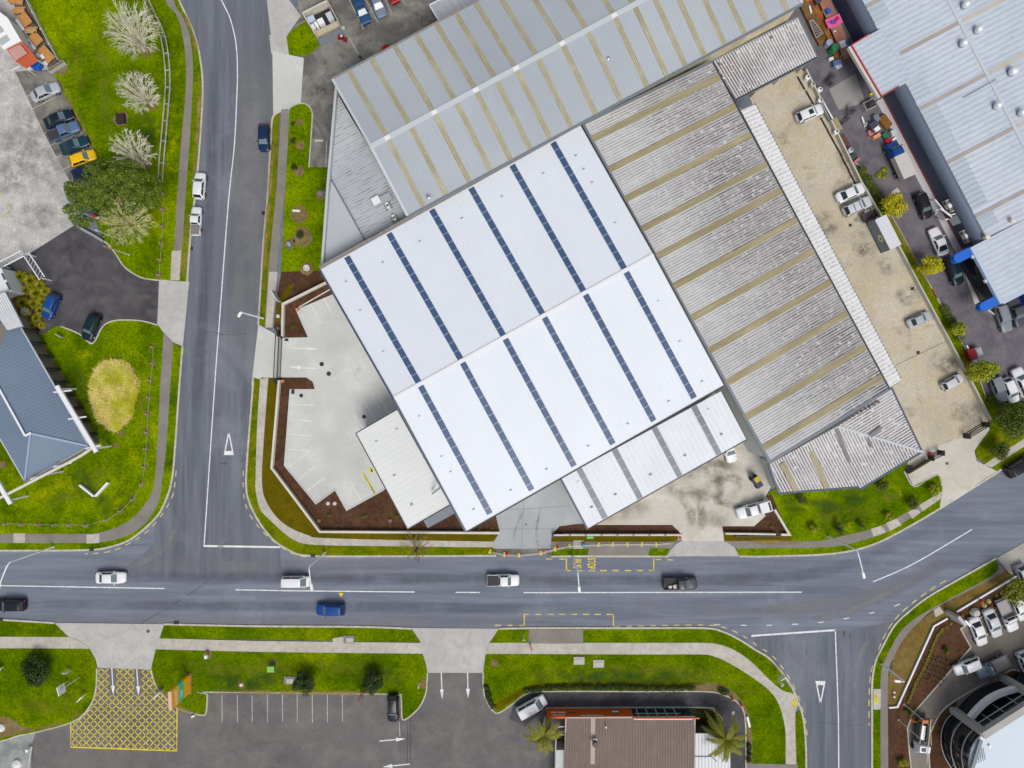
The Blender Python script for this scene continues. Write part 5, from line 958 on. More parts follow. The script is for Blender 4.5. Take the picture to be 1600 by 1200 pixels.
# ================================================================ VEHICLES
PAINT = {k: None for k in ()}
def paint(name):
    cols = {'white': (0.72, 0.73, 0.75), 'silver': (0.40, 0.42, 0.455), 'pale_silver': (0.55, 0.57, 0.60), 'black': (0.012, 0.013, 0.018), 'navy': (0.008, 0.022, 0.075), 'blue': (0.008, 0.055, 0.24),
            'bright_blue': (0.02, 0.05, 0.5), 'mid_blue': (0.02, 0.07, 0.18), 'steel_blue': (0.09, 0.16, 0.28), 'slate_blue': (0.16, 0.21, 0.28), 'teal': (0.006, 0.04, 0.065), 'bottle': (0.006, 0.018, 0.028), 'yellow': (0.80, 0.48, 0.005), 'red': (0.30, 0.008, 0.015), 'grey': (0.20, 0.22, 0.25), 'charcoal': (0.06, 0.065, 0.075)}
    return sim('car_paint_' + name, cols[name], 0.30, 0.0, 0.12, spec=0.25)
TYRE = sim('tyre_rubber', (0.012, 0.012, 0.013), 0.85); RIM = sim('alloy', (0.45, 0.46, 0.48), 0.3, 0.7); CGL = sim('car_glass', (0.02, 0.03, 0.036), 0.06, spec=0.6)
WSG = sim('windscreen_glass', (0.12, 0.175, 0.19), 0.10, spec=0.7); LAMP = sim('headlamp_lens', (0.26, 0.28, 0.30), 0.15); TAIL = sim('tail_lamp', (0.30, 0.01, 0.012), 0.25); PLAST = sim('black_plastic', (0.02, 0.02, 0.022), 0.6); BED = sim('bed_liner', (0.035, 0.034, 0.038), 0.8)  # windscreens get a paler teal base colour in place of sky reflection
KINDS = {  # L, W, belt z, roof z, hood z, cowl x, roof front, roof rear, cabin rear (fractions from front), deck z
    'sedan': dict(L=4.65, W=1.80, belt=.93, roof=1.44, hood=.80, x0=.255, x1=.42, x2=.70, x3=.855, deck=.93),
    'coupe': dict(L=4.55, W=1.84, belt=.90, roof=1.32, hood=.78, x0=.30, x1=.45, x2=.66, x3=.88, deck=.90),
    'hatch': dict(L=4.15, W=1.75, belt=.94, roof=1.48, hood=.84, x0=.24, x1=.40, x2=.86, x3=.965, deck=.94),
    'wagon': dict(L=4.7, W=1.80, belt=.95, roof=1.50, hood=.82, x0=.26, x1=.41, x2=.88, x3=.97, deck=.95),
    'suv': dict(L=4.7, W=1.90, belt=1.06, roof=1.70, hood=.98, x0=.26, x1=.39, x2=.89, x3=.975, deck=1.05),
    'van': dict(L=4.9, W=1.86, belt=1.10, roof=1.95, hood=.98, x0=.10, x1=.30, x2=.965, x3=.995, deck=1.1),
    'longvan': dict(L=5.2, W=1.95, belt=1.15, roof=2.1, hood=1.05, x0=.15, x1=.32, x2=.96, x3=.992, deck=1.15),
    'ute': dict(L=5.3, W=1.88, belt=1.06, roof=1.76, hood=1.00, x0=.25, x1=.36, x2=.58, x3=.635, deck=1.0),
    'cabute': dict(L=5.2, W=1.85, belt=1.06, roof=1.74, hood=1.00, x0=.25, x1=.36, x2=.43, x3=.475, deck=1.0),
}
_vc = {}
def loft(mb, sec, cap=True):
    n = len(sec[0]); vs = [p for s_ in sec for p in s_]; fs = []
    for i in range(len(sec) - 1):
        for k in range(n): k2 = (k + 1) % n; fs.append((i * n + k, i * n + k2, (i + 1) * n + k2, (i + 1) * n + k))
    if cap: fs.append(tuple(range(n))[::-1]); fs.append(tuple((len(sec) - 1) * n + k for k in range(n)))
    mb.add(vs, fs)
def vmesh(kind, extra=None):
    """dict part -> list of (MB, smooth); local frame: +x forward, origin on the ground under the middle"""
    key = (kind, extra)
    if key in _vc: return _vc[key]
    K = KINDS[kind]; L, W = K['L'], K['W']; X = lambda f: L * (.5 - f); hw = W / 2; out = []
    isute = kind in ('ute', 'cabute'); bedz = .72
    def section(f, w, zt, zs):
        w *= hw; zb = .24
        h = [(w * .80, zb), (w * .96, zb + .10), (w, .52), (w * .985, zs - .10), (w * .93, zs - .015), (w * .55, zt)]
        return [Vector((X(f), -y, z)) for y, z in h] + [Vector((X(f), y, z)) for y, z in h[::-1]]
    hz, bz, dz = K['hood'], K['belt'], K['deck']
    if isute and extra != 'tray':
        st = [(0, .72, hz * .72, hz * .70), (.012, .84, hz * .86, hz * .84), (.05, .94, hz * .95, hz * .92), (.12, .985, hz, hz * .95), (K['x0'], 1, bz + .01, bz), (K['x3'], 1, bz + .01, bz), (K['x3'] + .004, 1, bedz, bedz), (.985, .98, bedz, bedz), (1, .93, bedz - .05, bedz - .08)]
    elif extra == 'tray':
        st = [(0, .72, hz * .72, hz * .70), (.012, .84, hz * .86, hz * .84), (.05, .94, hz * .95, hz * .92), (.12, .985, hz, hz * .95), (K['x0'], 1, bz + .01, bz), (K['x3'], 1, bz + .01, bz), (K['x3'] + .005, .8, .70, .62), (1, .8, .70, .62)]
    elif kind in ('van', 'longvan'):
        st = [(0, .80, hz * .70, hz * .68), (.012, .90, hz * .88, hz * .86), (.04, .96, hz * .97, hz * .95), (K['x0'], .99, bz + .01, bz), (.3, 1, bz + .02, bz), (.985, .99, bz + .02, bz), (1, .95, bz - .05, bz - .08)]
    else:
        st = [(0, .66, hz * .70, hz * .68), (.010, .80, hz * .84, hz * .82), (.045, .92, hz * .94, hz * .90), (.13, .98, hz, hz * .94), (K['x0'], 1, bz + .01, bz), (.55, 1, bz + .02, bz), (K['x3'], .985, dz + .01, dz), (.955, .95, dz - .02, dz - .04), (.99, .84, dz * .86, dz * .84), (1, .72, dz * .72, dz * .7)]
    mb = MB(); loft(mb, [section(*s_) for s_ in st]); 
    # cabin
    cb = MB(); x0, x1, x2, x3 = X(K['x0']), X(K['x1']), X(K['x2']), X(K['x3']); yb = hw * .93; yr = hw * (.80 if kind in ('van', 'longvan') else .735 if kind not in ('suv', 'ute', 'cabute', 'wagon') else .77); rz = K['roof']; b0 = bz - .03
    xf = x0; lowf = b0; xm = (x1 + x2) / 2
    base = [(x0, yb * .86), (x0 - .18, yb), (xm, yb), (x3 + .12, yb), (x3, yb * .86)]; top = [(x1, yr * .86), (x1 - .10, yr), (xm, yr * 1.02), (x2 + .08, yr * .98), (x2, yr * .86)]
    ring = lambda P, z, dzr=0: [Vector((x, y, z + (dzr if abs(x - xm) < .01 else 0))) for x, y in P] + [Vector((x, -y, z + (dzr if abs(x - xm) < .01 else 0))) for x, y in P[::-1]]
    B_ = ring(base, b0); T_ = ring(top, rz - .03, .02); vs = B_ + T_; n = 10
    Ti = [Vector((xm + (v.x - xm) * .90, v.y * .86, v.z + .035)) for v in T_]
    cb.add(vs + Ti, [(k, (k + 1) % n, n + (k + 1) % n, n + k) for k in range(n)] + [(n + k, n + (k + 1) % n, 2 * n + (k + 1) % n, 2 * n + k) for k in range(n)] + [tuple(2 * n + k for k in range(n))])
    nb = len(mb.v); mb.v += cb.v; mb.f += [tuple(i + nb for i in f) for f in cb.f]; mb.mi += [0] * len(cb.f)
    if isute and extra != 'tray':
        xa, xb_ = X(K['x3'] + .006), X(.985); tw = .07
        for s_ in (-1, 1): mb.beam((xa, s_ * (hw * .97 - tw / 2), (bedz + bz) / 2 - .02), (xb_, s_ * (hw * .97 - tw / 2), (bedz + bz) / 2 - .02), tw, bz - bedz + .04)
        mb.beam((xb_ + tw / 2, -hw * .96, (bedz + bz) / 2 - .02), (xb_ + tw / 2, hw * .96, (bedz + bz) / 2 - .02), tw, bz - bedz + .03)
    out.append(('body', mb, 'paint', True))
    def glass(name, q, m, i0=.05, i1=.95, j0=.06, j1=.94, off=.016):
        a, b, c, d_ = map(Vector, q); f = lambda u, v: a.lerp(b, u).lerp(d_.lerp(c, u), v)
        p = [f(i0, j0), f(i1, j0), f(i1, j1), f(i0, j1)]; nrm = (p[1] - p[0]).cross(p[3] - p[0]).normalized(); cc = sum(p, Vector()) / 4 - Vector((xm, 0, .9))
        if nrm.dot(cc) < 0: nrm = -nrm
        g_ = MB(); t = [v + nrm * off for v in p]; s_ = [v - nrm * .02 for v in p]
        g_.add(t + s_, [(0, 1, 2, 3), (0, 4, 5, 1), (1, 5, 6, 2), (2, 6, 7, 3), (3, 7, 4, 0)]); out.append((name, g_, m, False))
    ly = [(x0, yb * .86), (x1, yr * .86)]
    glass('windscreen', [(x0, ly[0][1], b0), (x0, -ly[0][1], b0), (x1, -ly[1][1], rz - .03), (x1, ly[1][1], rz - .03)], 'ws', .02, .98, .06, .93)
    rg = (.04, .96, .12, .9) if x3 - x2 > -.3 else (.03, .97, .1, .92)
    if kind not in ('van', 'longvan'): glass('rear_window', [(x3, -yb * .86, b0), (x3, yb * .86, b0), (x2, yr * .86, rz - .03), (x2, -yr * .86, rz - .03)], 'gl', *rg)
    else: glass('rear_window', [(x3, -yb * .86, b0), (x3, yb * .86, b0), (x2, yr * .86, rz - .03), (x2, -yr * .86, rz - .03)], 'gl', .1, .9, .25, .8)
    for s_ in (1, -1):
        e = .96 if not (kind in ('van',)) else .96
        glass('side_window', [(x0 - .18, s_ * yb, b0), (xm, s_ * yb, b0), (xm, s_ * yr * 1.02, rz - .02), (x1 - .10, s_ * yr, rz - .03)], 'gl', .10, .97, .14, .88)
        if kind != 'cabute': glass('side_window', [(xm, s_ * yb, b0), (x3 + .12, s_ * yb, b0), (x2 + .08, s_ * yr * .98, rz - .03), (xm, s_ * yr * 1.02, rz - .02)], 'gl', .03, .90 if kind not in ('van', 'longvan') else .8, .14, .88)
        m_ = MB(); m_.box((x0 - .42, s_ * (hw + .09), bz + .07), (.12, .2, .14)); out.append(('mirror', m_, 'paint', False))
        h_ = MB(); h_.box((X(.035), s_ * hw * .70, hz * .80), (.18, .30, .12), s_ * -.4); out.append(('headlight', h_, 'lamp', False))
        t_ = MB(); t_.box((X(.988), s_ * hw * .78, (dz if not isute else .8) * .84), (.10, .2, .2)); out.append(('tail_light', t_, 'tail', False))
        for fx_ in (.175, .80):
            w_ = MB(); r = .34 if kind not in ('suv', 'ute', 'cabute') else .38; x = X(fx_)
            ringp = [(r * .62, -.11), (r * .95, -.11), (r, -.06), (r, .06), (r * .95, .11), (r * .62, .11)]; vs = []; fs = []; N = 18
            for rr_, yy in ringp:
                for k in range(N): a_ = 2 * math.pi * k / N; vs.append((x + rr_ * math.cos(a_), s_ * (hw - .09) + yy, r + rr_ * math.sin(a_)))
            for i in range(len(ringp)):
                i2 = (i + 1) % len(ringp)
                for k in range(N): k2 = (k + 1) % N; fs.append((i * N + k, i * N + k2, i2 * N + k2, i2 * N + k))
            w_.add(vs, fs); rm = MB(); vs = []; fs = []
            for j, yy in enumerate((-.09, .09)):
                for k in range(N): a_ = 2 * math.pi * k / N; vs.append((x + r * .63 * math.cos(a_), s_ * (hw - .09) + yy, r + r * .63 * math.sin(a_)))
            fs = [(k, (k + 1) % N, N + (k + 1) % N, N + k) for k in range(N)] + [tuple(range(N))[::-1], tuple(N + k for k in range(N))]; rm.add(vs, fs); out.append(('wheel', w_, 'tyre', False, ('rim', rm, 'rim')))
    if extra == 'sunroof':
        s_ = MB(); s_.box((x1 - .62, 0, rz + .018), (.78, .80, .02)); out.append(('sunroof', s_, 'gl', False))
    if extra == 'rails':
        for y in (-1, 1): s_ = MB(); s_.beam((x1 - .2, y * yr * .86, rz + .06), (x2 + .25, y * yr * .86, rz + .06), .05, .05); out.append(('roof_rail', s_, 'alloy', False))
    if extra == 'bars':
        for x in (x1 - .35, xm - .25): s_ = MB(); s_.beam((x, -yr * .95, rz + .06), (x, yr * .95, rz + .06), .07, .06); out.append(('roof_bar', s_, 'plast', False))
    if isute and extra in ('open', 'bars', None):
        s_ = MB(); s_.box(((X(K['x3'] + .006) + X(.985)) / 2, 0, bedz + .012), (X(K['x3'] + .008) - X(.985), W * .93 - .1, .02)); out.append(('cargo_bed', s_, 'bed', False))
    if extra in ('dark_cover', 'grey_cover'):
        s_ = MB(); s_.box(((X(K['x3'] + .012) + X(.98)) / 2, 0, bz + .015), (X(K['x3'] + .012) - X(.98), W * .84, .05)); out.append(('tonneau_cover', s_, 'bed' if extra == 'dark_cover' else 'greycover', False))
    if extra == 'canopy':
        s_ = MB(); xa, xb_ = X(K['x3'] + .006), X(.995); s_.box(((xa + xb_) / 2, 0, (bz + rz) / 2), (xa - xb_, W * .93, rz - bz + .02), 0, .93); out.append(('canopy', s_, 'paint', False)); s_ = MB(); s_.box((X(.93), 0, rz + .02), (.3, W * .7, .02)); out.append(('canopy_window', s_, 'gl', False))
    if extra == 'tray':
        xa, xb_ = X(K['x3'] + .01), X(1.0); s_ = MB(); s_.box(((xa + xb_) / 2, 0, .86), (xa - xb_, W * 1.02, .1))
        for y in (-1, 1): s_.beam((xa, y * W * .5, 1.03), (xb_, y * W * .5, 1.03), .05, .26)
        s_.beam((xb_ + .03, -W * .5, 1.03), (xb_ + .03, W * .5, 1.03), .05, .26); s_.beam((xa - .04, -W * .5, 1.2), (xa - .04, W * .5, 1.2), .06, .6); out.append(('tray', s_, 'traym', False))
    _vc[key] = out; return out
_vd = {}
TRAYM = sim('tray_alloy', (0.30, 0.28, 0.275), 0.6, 0.2); GCOV = sim('grey_tonneau', (0.19, 0.175, 0.175), 0.75)
def car(px, py, dx, dy, kind, col, label, cat='car', extra=None, group=None, name=None, scale=1.0, z0=0.06):
    p = G(px, py, 0.85); rz = math.atan2(-dy, dx)
    nm = name or {'sedan': 'sedan_car', 'coupe': 'coupe_car', 'hatch': 'hatchback_car', 'wagon': 'wagon_car', 'suv': 'suv_car', 'van': 'van', 'longvan': 'van', 'ute': 'pickup_truck', 'cabute': 'pickup_truck'}[kind]
    t = thing(nm, label, cat, (p.x, p.y, z0), rz, group); t.scale = (scale,) * 3
    ml = {'paint': paint(col), 'gl': CGL, 'ws': WSG, 'tyre': TYRE, 'rim': RIM, 'lamp': LAMP, 'tail': TAIL, 'plast': PLAST, 'bed': BED, 'alloy': RIM, 'traym': TRAYM, 'greycover': GCOV}
    for i, pt in enumerate(vmesh(kind, extra)):
        nm_, mb, mk, smo = pt[:4]; key = (kind, extra, i, ml[mk].name)
        if key not in _vd: _vd[key] = mb.data(nm_, ml[mk], smo)
        o = bpy.data.objects.new(nm_, _vd[key]); C.objects.link(o); o.parent = t
        if len(pt) > 4:
            k2 = key + ('rim',)
            if k2 not in _vd: _vd[k2] = pt[4][1].data('rim', RIM)
            r = bpy.data.objects.new('rim', _vd[k2]); C.objects.link(r); r.parent = o
    return t
R1, R2, R3, R4, R5, R6 = 'cars driving on the road', 'cars parked in the west yard', 'cars parked in the tan concrete yard', 'vehicles by the blue factory', 'vehicles at the showroom', 'cars parked by the grey warehouse'
car(412, 215, 0, 1, 'hatch', 'navy', 'dark navy hatchback driving down the side road beside the verge', group=R1, z0=.01)
car(311, 290, 0.08, -1, 'hatch', 'white', 'white hatchback parked at the left kerb of the side road, ahead of white pickup', z0=.01)
car(305.5, 345, 0.05, -1, 'ute', 'white', 'white pickup with grey tonneau parked at the kerb behind white hatchback', 'pickup', 'grey_cover', scale=.84, z0=.01)
car(172, 903, 1, 0, 'sedan', 'white', 'white sedan driving on the main road opposite the yellow hatched entrance', group=R1, z0=.01)
car(462, 909, 1, 0, 'van', 'white', 'white van driving on the main road beneath the street lamp by the junction', 'van', group=R1, scale=.88, z0=.01)
car(786, 907, 1, 0, 'ute', 'white', 'white pickup with black tray cover driving on the main road', 'pickup', 'dark_cover', R1, scale=.95, z0=.01)
car(1063, 912, 1, 0, 'ute', 'charcoal', 'black pickup with open loaded bed driving on the main road', 'pickup', 'open', R1, z0=.01)
car(15, 946, -1, 0, 'wagon', 'black', 'black wagon entering on the main road at the left photo edge', group=R1, z0=.01)
car(516, 953, -1, 0, 'suv', 'blue', 'bright blue suv driving on the near lane of the main road', group=R1, scale=.95, z0=.01)
car(1594, 728, 1, -.62, 'suv', 'black', 'black suv half out of frame on the main road at right', group=R1, z0=.01)
car(70, 143, 1, -.45, 'sedan', 'silver', 'silver sedan at the upper end of the west yard parking row', group=R2)
car(91, 185, 1, -.42, 'sedan', 'bottle', 'black-green sedan parked between the empty bay and blue pickup', group=R2)
car(99, 205, 1, -.42, 'ute', 'steel_blue', 'blue pickup with dark tray cover in the west yard parking row', 'pickup', 'dark_cover', R2, scale=.95)
car(115.5, 226, 1, -.40, 'coupe', 'teal', 'dark teal car parked between blue pickup and yellow hatchback', group=R2)
car(128.5, 247, 1, -.36, 'hatch', 'yellow', 'bright yellow hatchback in the west yard parking row', group=R2)
car(134, 268, 1, -.42, 'wagon', 'navy', 'dark navy car half hidden under the big round tree', group=R2)
car(78.5, 478, -.45, 1, 'hatch', 'blue', 'blue hatchback parked beside the mounded yellow-green shrubs')
car(142, 511, -.42, 1, 'suv', 'bottle', 'black suv parked in the notch of the dark driveway lawn edge', scale=.93)
car(564, 14, .42, 1, 'wagon', 'mid_blue', 'dark blue wagon with roof bars parked by the grey warehouse', extra='bars', group=R6)
car(589, 4, .42, 1, 'sedan', 'slate_blue', 'slate blue sedan parked second in the row by the grey warehouse', group=R6)
car(611, -16, .42, 1, 'hatch', 'red', 'red car cut off by the top photo edge', group=R6)
car(1265, 177, 1, -.42, 'suv', 'white', 'white suv with black sunroof parked alone in the tan yard', extra='sunroof', group=R3, scale=.93, z0=.1)
car(1329, 301, 1, -.46, 'sedan', 'white', 'white sedan beside the tan yard wall, upper of the adjoining pair', group=R3, z0=.1)
car(1340, 322, 1, -.46, 'wagon', 'pale_silver', 'pale wagon with roof bars between the white sedan and small dark trailer', extra='bars', group=R3, z0=.1)
car(1437, 499, 1, -.46, 'sedan', 'silver', 'silver sedan parked alone halfway down the tan yard wall', group=R3, z0=.1, scale=.85)
car(1489, 597, 1, -.55, 'hatch', 'pale_silver', 'small pale hatchback at the lower end of the tan yard', group=R3, z0=.1, scale=.86)
car(1443, 321, .38, 1, 'suv', 'black', 'black suv parked by the white pipe frame of the factory', group=R4, z0=.08, scale=.9)
car(1467, 377, -.42, -1, 'coupe', 'white', 'white car parked beside the upper blue fin of the shop', group=R4, z0=.08)
car(1491, 424, .42, 1, 'suv', 'bottle', 'black suv parked beside the dark shop windows', group=R4, z0=.08, scale=.95)
car(1568, 496, .35, 1, 'wagon', 'grey', 'dark grey wagon parked below the shop roof, leftmost of three', group=R4, z0=.08, extra='rails')
car(1587, 485, .40, 1, 'ute', 'charcoal', 'charcoal pickup parked below the shop roof between grey wagon and blue van', 'pickup', 'dark_cover', R4, z0=.08)
car(1603, 470, .40, 1, 'van', 'bright_blue', 'bright blue van at the right photo edge below the shop roof', 'van', group=R4, z0=.08, scale=.9)
car(1560, 607, .42, 1, 'wagon', 'grey', 'grey car parked below the round yellow-green tree, left of white hatchback', group=R4, z0=.08)
car(1579, 610, .42, 1, 'hatch', 'white', 'white hatchback parked between two other cars above the dark tree', group=R4, z0=.08)
car(1597, 597, -.45, -1, 'suv', 'white', 'white suv at the right photo edge beside white hatchback', group=R4, z0=.08)
car(1177, 796, -1, .30, 'ute', 'white', 'white pickup with canopy parked on the muddy concrete yard', 'pickup', 'canopy', z0=.14)
car(1139, 700, .28, 1, 'sedan', 'white', 'white car mostly hidden under the loading canopy', z0=.14)
car(614, 1107, .02, 1, 'suv', 'black', 'black suv parked at the lawn corner of the lower car park', scale=.9)
car(831, 1104, 1, -.55, 'longvan', 'white', 'white van driving into the drive-through lane', 'van', scale=.92, z0=.07)
car(1529, 987, .38, 1, 'sedan', 'white', 'white sedan at the showroom with dark roof glass, first from the bark bed', group=R5)
car(1552, 974, .40, 1, 'sedan', 'pale_silver', 'pale sedan between the white sedan and flat tray pickup', group=R5)
car(1574, 962, .45, 1, 'cabute', 'white', 'white flat tray pickup parked beneath the leafy corner tree', 'pickup', 'tray', R5)
car(1594, 950, .42, 1, 'hatch', 'white', 'white car partly beneath the leafy corner tree', group=R5)
car(1512, 1041, -1, .42, 'suv', 'white', 'white suv parked facing the brown bark bed at the showroom', group=R5, scale=.92)
car(1551, 1042, -1, .50, 'cabute', 'slate_blue', 'slate blue flat tray pickup parked behind the white suv', 'pickup', 'tray', R5)
car(1604, 1038, .42, 1, 'hatch', 'white', 'white car at the right photo edge near the showroom portal', group=R5)
car(1603, 905, .45, 1, 'suv', 'pale_silver', 'pale car at the right photo edge above the leafy corner tree', group=R5)
# load on the black pickup
for i, (x, y, s_) in enumerate(((1047, 917, .5), (1055, 916, .7))):
    p = G(x, y, .9); one('crate', ('small pale box in the black pickup bed, nearer the tailgate', 'larger pale box in the black pickup bed, nearer the cab')[i], 'box', MB().box((0, 0, s_ * .3), (s_, s_ * .8, s_ * .6)), ground('cardboard', (.5, .46, .40), (.6, .56, .5), fine=4, fine_amt=.05), (p.x, p.y, .75), .3 * i, 'boxes in the black pickup')
# blue flat deck truck by the factory
def truck(px, py, dx, dy, col, label, boxcol, L=6.2):
    p = G(px, py, 1.2); t = thing('flatbed_truck', label, 'truck', (p.x, p.y, .08), math.atan2(-dy, dx))
    cb = MB(); x = L / 2
    loft(cb, [[Vector((xx, -w, z0_)) for w, z0_ in ((.9 * k, .45), (.98 * k, .9), (.95 * k, zz * .7), (.78 * k, zz))] + [Vector((xx, w, z0_)) for w, z0_ in ((.78 * k, zz), (.95 * k, zz * .7), (.98 * k, .9), (.9 * k, .45))] for xx, zz, k in ((x, 1.1, .88), (x - .1, 1.35, .97), (x - .75, 1.5, 1), (x - 1.3, 2.1, 1), (x - 2.1, 2.15, 1), (x - 2.35, 2.0, .97))]); cb.build('cab', paint(col), t, local=True, sm=False)
    m_ = MB(); m_.add([(x - .72, -.78, 1.56), (x - .72, .78, 1.56), (x - 1.25, .70, 2.11), (x - 1.25, -.70, 2.11)], [(0, 1, 2, 3)]); m_.build('windscreen', WSG, t, local=True)
    m_ = MB(); m_.box((-L / 2 + 1.85, 0, .95), (3.7, 2.05, .2)); m_.build('deck', BED, t, local=True); m_ = MB(); m_.box((-L / 2 + 1.85, 0, 1.6), (3.7, 2.1, 1.1)); m_.build('tray_cover', boxcol, t, local=True)
    m_ = MB(); m_.beam((x - .4, -.4, .6), (-L / 2 + .1, -.4, .6), .1, .2); m_.beam((x - .4, .4, .6), (-L / 2 + .1, .4, .6), .1, .2); m_.build('chassis', PLAST, t, local=True)
    for xx in (x - .9, -L / 2 + 1.1):
        for s_ in (-1, 1):
            w_ = MB(); w_.tube([(xx, s_ * .78, .4), (xx, s_ * 1.02, .4)], .4, 16); o = w_.build('wheel', TYRE, t, local=True); w_ = MB(); w_.tube([(xx, s_ * .9, .4), (xx, s_ * 1.03, .4)], .22, 12); r = w_.build('rim', RIM, None); r.parent = o
    for s_ in (-1, 1): m_ = MB(); m_.box((x - 1.0, s_ * 1.15, 1.55), (.12, .2, .3)); m_.build('mirror', PLAST, t, local=True); m_ = MB(); m_.box((x - .02, s_ * .68, .85), (.08, .3, .2)); m_.build('headlight', LAMP, t, local=True)
    return t
truck(1404, 251, -.45, -1, 'blue', 'small blue truck with pale box deck parked along the factory footpath', sim('tray_cover_grey', (.50, .48, .46), .6), 6.0)
# white truck carrying an orange frame
p = G(1442, 1150, 1.2); dx_, dy_ = -.12, 1
t = thing('works_truck', 'white works truck with orange frame and long pipes beside bark bed', 'truck', (p.x, p.y, .06), math.atan2(-dy_, dx_)); x = 2.7
cb = MB(); loft(cb, [[Vector((xx, -w, z_)) for w, z_ in ((.9 * k, .45), (.98 * k, .9), (.95 * k, zz * .7), (.8 * k, zz))] + [Vector((xx, w, z_)) for w, z_ in ((.8 * k, zz), (.95 * k, zz * .7), (.98 * k, .9), (.9 * k, .45))] for xx, zz, k in ((x, 1.1, .9), (x - .08, 1.5, .98), (x - .45, 1.95, 1), (x - .6, 2.05, 1), (x - 1.5, 2.1, 1), (x - 1.6, 2.0, .97))]); cb.build('cab', paint('white'), t, local=True)
m_ = MB(); m_.add([(x - .06, -.8, 1.55), (x - .06, .8, 1.55), (x - .42, .76, 1.96), (x - .42, -.76, 1.96)], [(0, 1, 2, 3)]); m_.build('windscreen', WSG, t, local=True); m_ = MB(); m_.box((x - 1.0, -.25, 2.12), (.5, .6, .06)); m_.build('roof_hatch', DARK, t, local=True)
MB().box((-.9, 0, .95), (3.6, 1.95, .18)).build('deck', BED, t, local=True); m_ = MB(); m_.box((-.7, -.35, 1.35), (2.2, .6, .6)); m_.build('tool_box', sim('galvanised', (.42, .44, .46)), t, local=True); m_ = MB(); m_.box((-.9, .55, 1.3), (2.4, .6, .5)); m_.build('dark_load', sim('dark_green', (.01, .04, .04), .6), t, local=True)
ORG = sim('safety_orange', (.62, .14, .01), .5)
m_ = MB(); m_.box((-2.55, -.35, 1.6), (.5, 1.0, .8)); m_.build('orange_locker', ORG, t, local=True); m_ = MB(); m_.lathe((-2.0, -1.35, .5), [(.35, 0), (.28, .1), (.1, .7), (.05, .75)], 10); m_.build('orange_cone', ORG, t, local=True)
m_ = MB(); m_.tube([(-3.2, .15, 2.3), (3.6, .2, 2.5)], .07, 6); m_.build('long_pipe', sim('pale_wood', (.62, .5, .38), .6), t, local=True); m_ = MB(); m_.tube([(-2.4, .2, 2.2), (.8, .75, 2.2)], .06, 6); m_.build('long_pipe', sim('pale_wood', (.62, .5, .38), .6), t, local=True); m_ = MB(); m_.tube([(-2.5, -.75, 1.9), (.9, -.85, 1.9)], .06, 6); m_.build('long_pipe', sim('pale_wood', (.62, .5, .38), .6), t, local=True)
for xx in (x - .7, -1.7):
    for s_ in (-1, 1): w_ = MB(); w_.tube([(xx, s_ * .72, .4), (xx, s_ * .98, .4)], .4, 16); w_.build('wheel', TYRE, t, local=True)
# shipping container
p0, p1, p2, p3 = G(1367, 344, 2.75), G(1384, 335, 2.75), G(1409, 381, 2.75), G(1391, 391, 2.75); cc = (p0 + p1 + p2 + p3) / 4; ld = (p3 - p0); L_ = ld.length; W_ = (p1 - p0).length; rz = math.atan2(ld.y, ld.x)
t = thing('shipping_container', 'grey ribbed shipping container with white roof and round emblem', 'container', (cc.x, cc.y, .1), rz)
mb = MB(); sec = []; n = 46
for s_ in (-1, 1):
    vs = []
    for k in range(n * 2 + 1): x = -L_ / 2 + .06 + (L_ - .12) * k / (n * 2); off = .045 if (k // 2) % 2 else 0; vs += [(x, s_ * (W_ / 2 - off), .15), (x, s_ * (W_ / 2 - off), 2.55)]
    mb.add(vs, [(2 * i, 2 * i + 2, 2 * i + 3, 2 * i + 1) if s_ < 0 else (2 * i + 1, 2 * i + 3, 2 * i + 2, 2 * i) for i in range(n * 2)])
mb.box((-L_ / 2 + .05, 0, 1.35), (.08, W_ - .1, 2.4)); mb.box((L_ / 2 - .05, 0, 1.35), (.08, W_ - .1, 2.4)); mb.build('wall', ground('container_grey', (.21, .24, .27), (.27, .30, .33), fine_amt=.06), t, local=True)
MB().box((0, 0, 2.62), (L_, W_, .14)).build('roof', sim('container_roof', (.60, .61, .66), .5), t, local=True)
mb = MB()
for s_ in (-1, 1): mb.beam((-L_ / 2, s_ * (W_ / 2 - .05), .1), (L_ / 2, s_ * (W_ / 2 - .05), .1), .14, .18)
mb.build('base_rail', DARK, t, local=True)
side = -1
for s_ in (-1, 1):
    wl = Matrix.Rotation(rz, 3, 'Z') @ Vector((0, s_, 0))
    if wl.x < 0: side = s_
def disc(r0, r1, y, nm, m, z=1.75, x0=.35, a0=0, a1=2 * math.pi, n=24):
    mb = MB(); vs = []
    for k in range(n + 1): a = a0 + (a1 - a0) * k / n; vs += [(x0 + r0 * math.cos(a), y, z + r0 * math.sin(a)), (x0 + r1 * math.cos(a), y, z + r1 * math.sin(a))]
    mb.add(vs, [(2 * i, 2 * i + 2, 2 * i + 3, 2 * i + 1) for i in range(n)]); mb.build(nm, m, t, local=True)
ys = side * (W_ / 2 + .02); disc(.38, .62, ys, 'emblem', sim('pale_yellow', (.62, .52, .18), .5)); disc(.0, .38, ys, 'emblem', sim('emblem_white', (.6, .62, .64), .5)); disc(0, .33, ys + side * .008, 'emblem', BLACK, n=3, x0=.4, a0=math.pi / 2, a1=math.pi / 2 + 2 * math.pi)
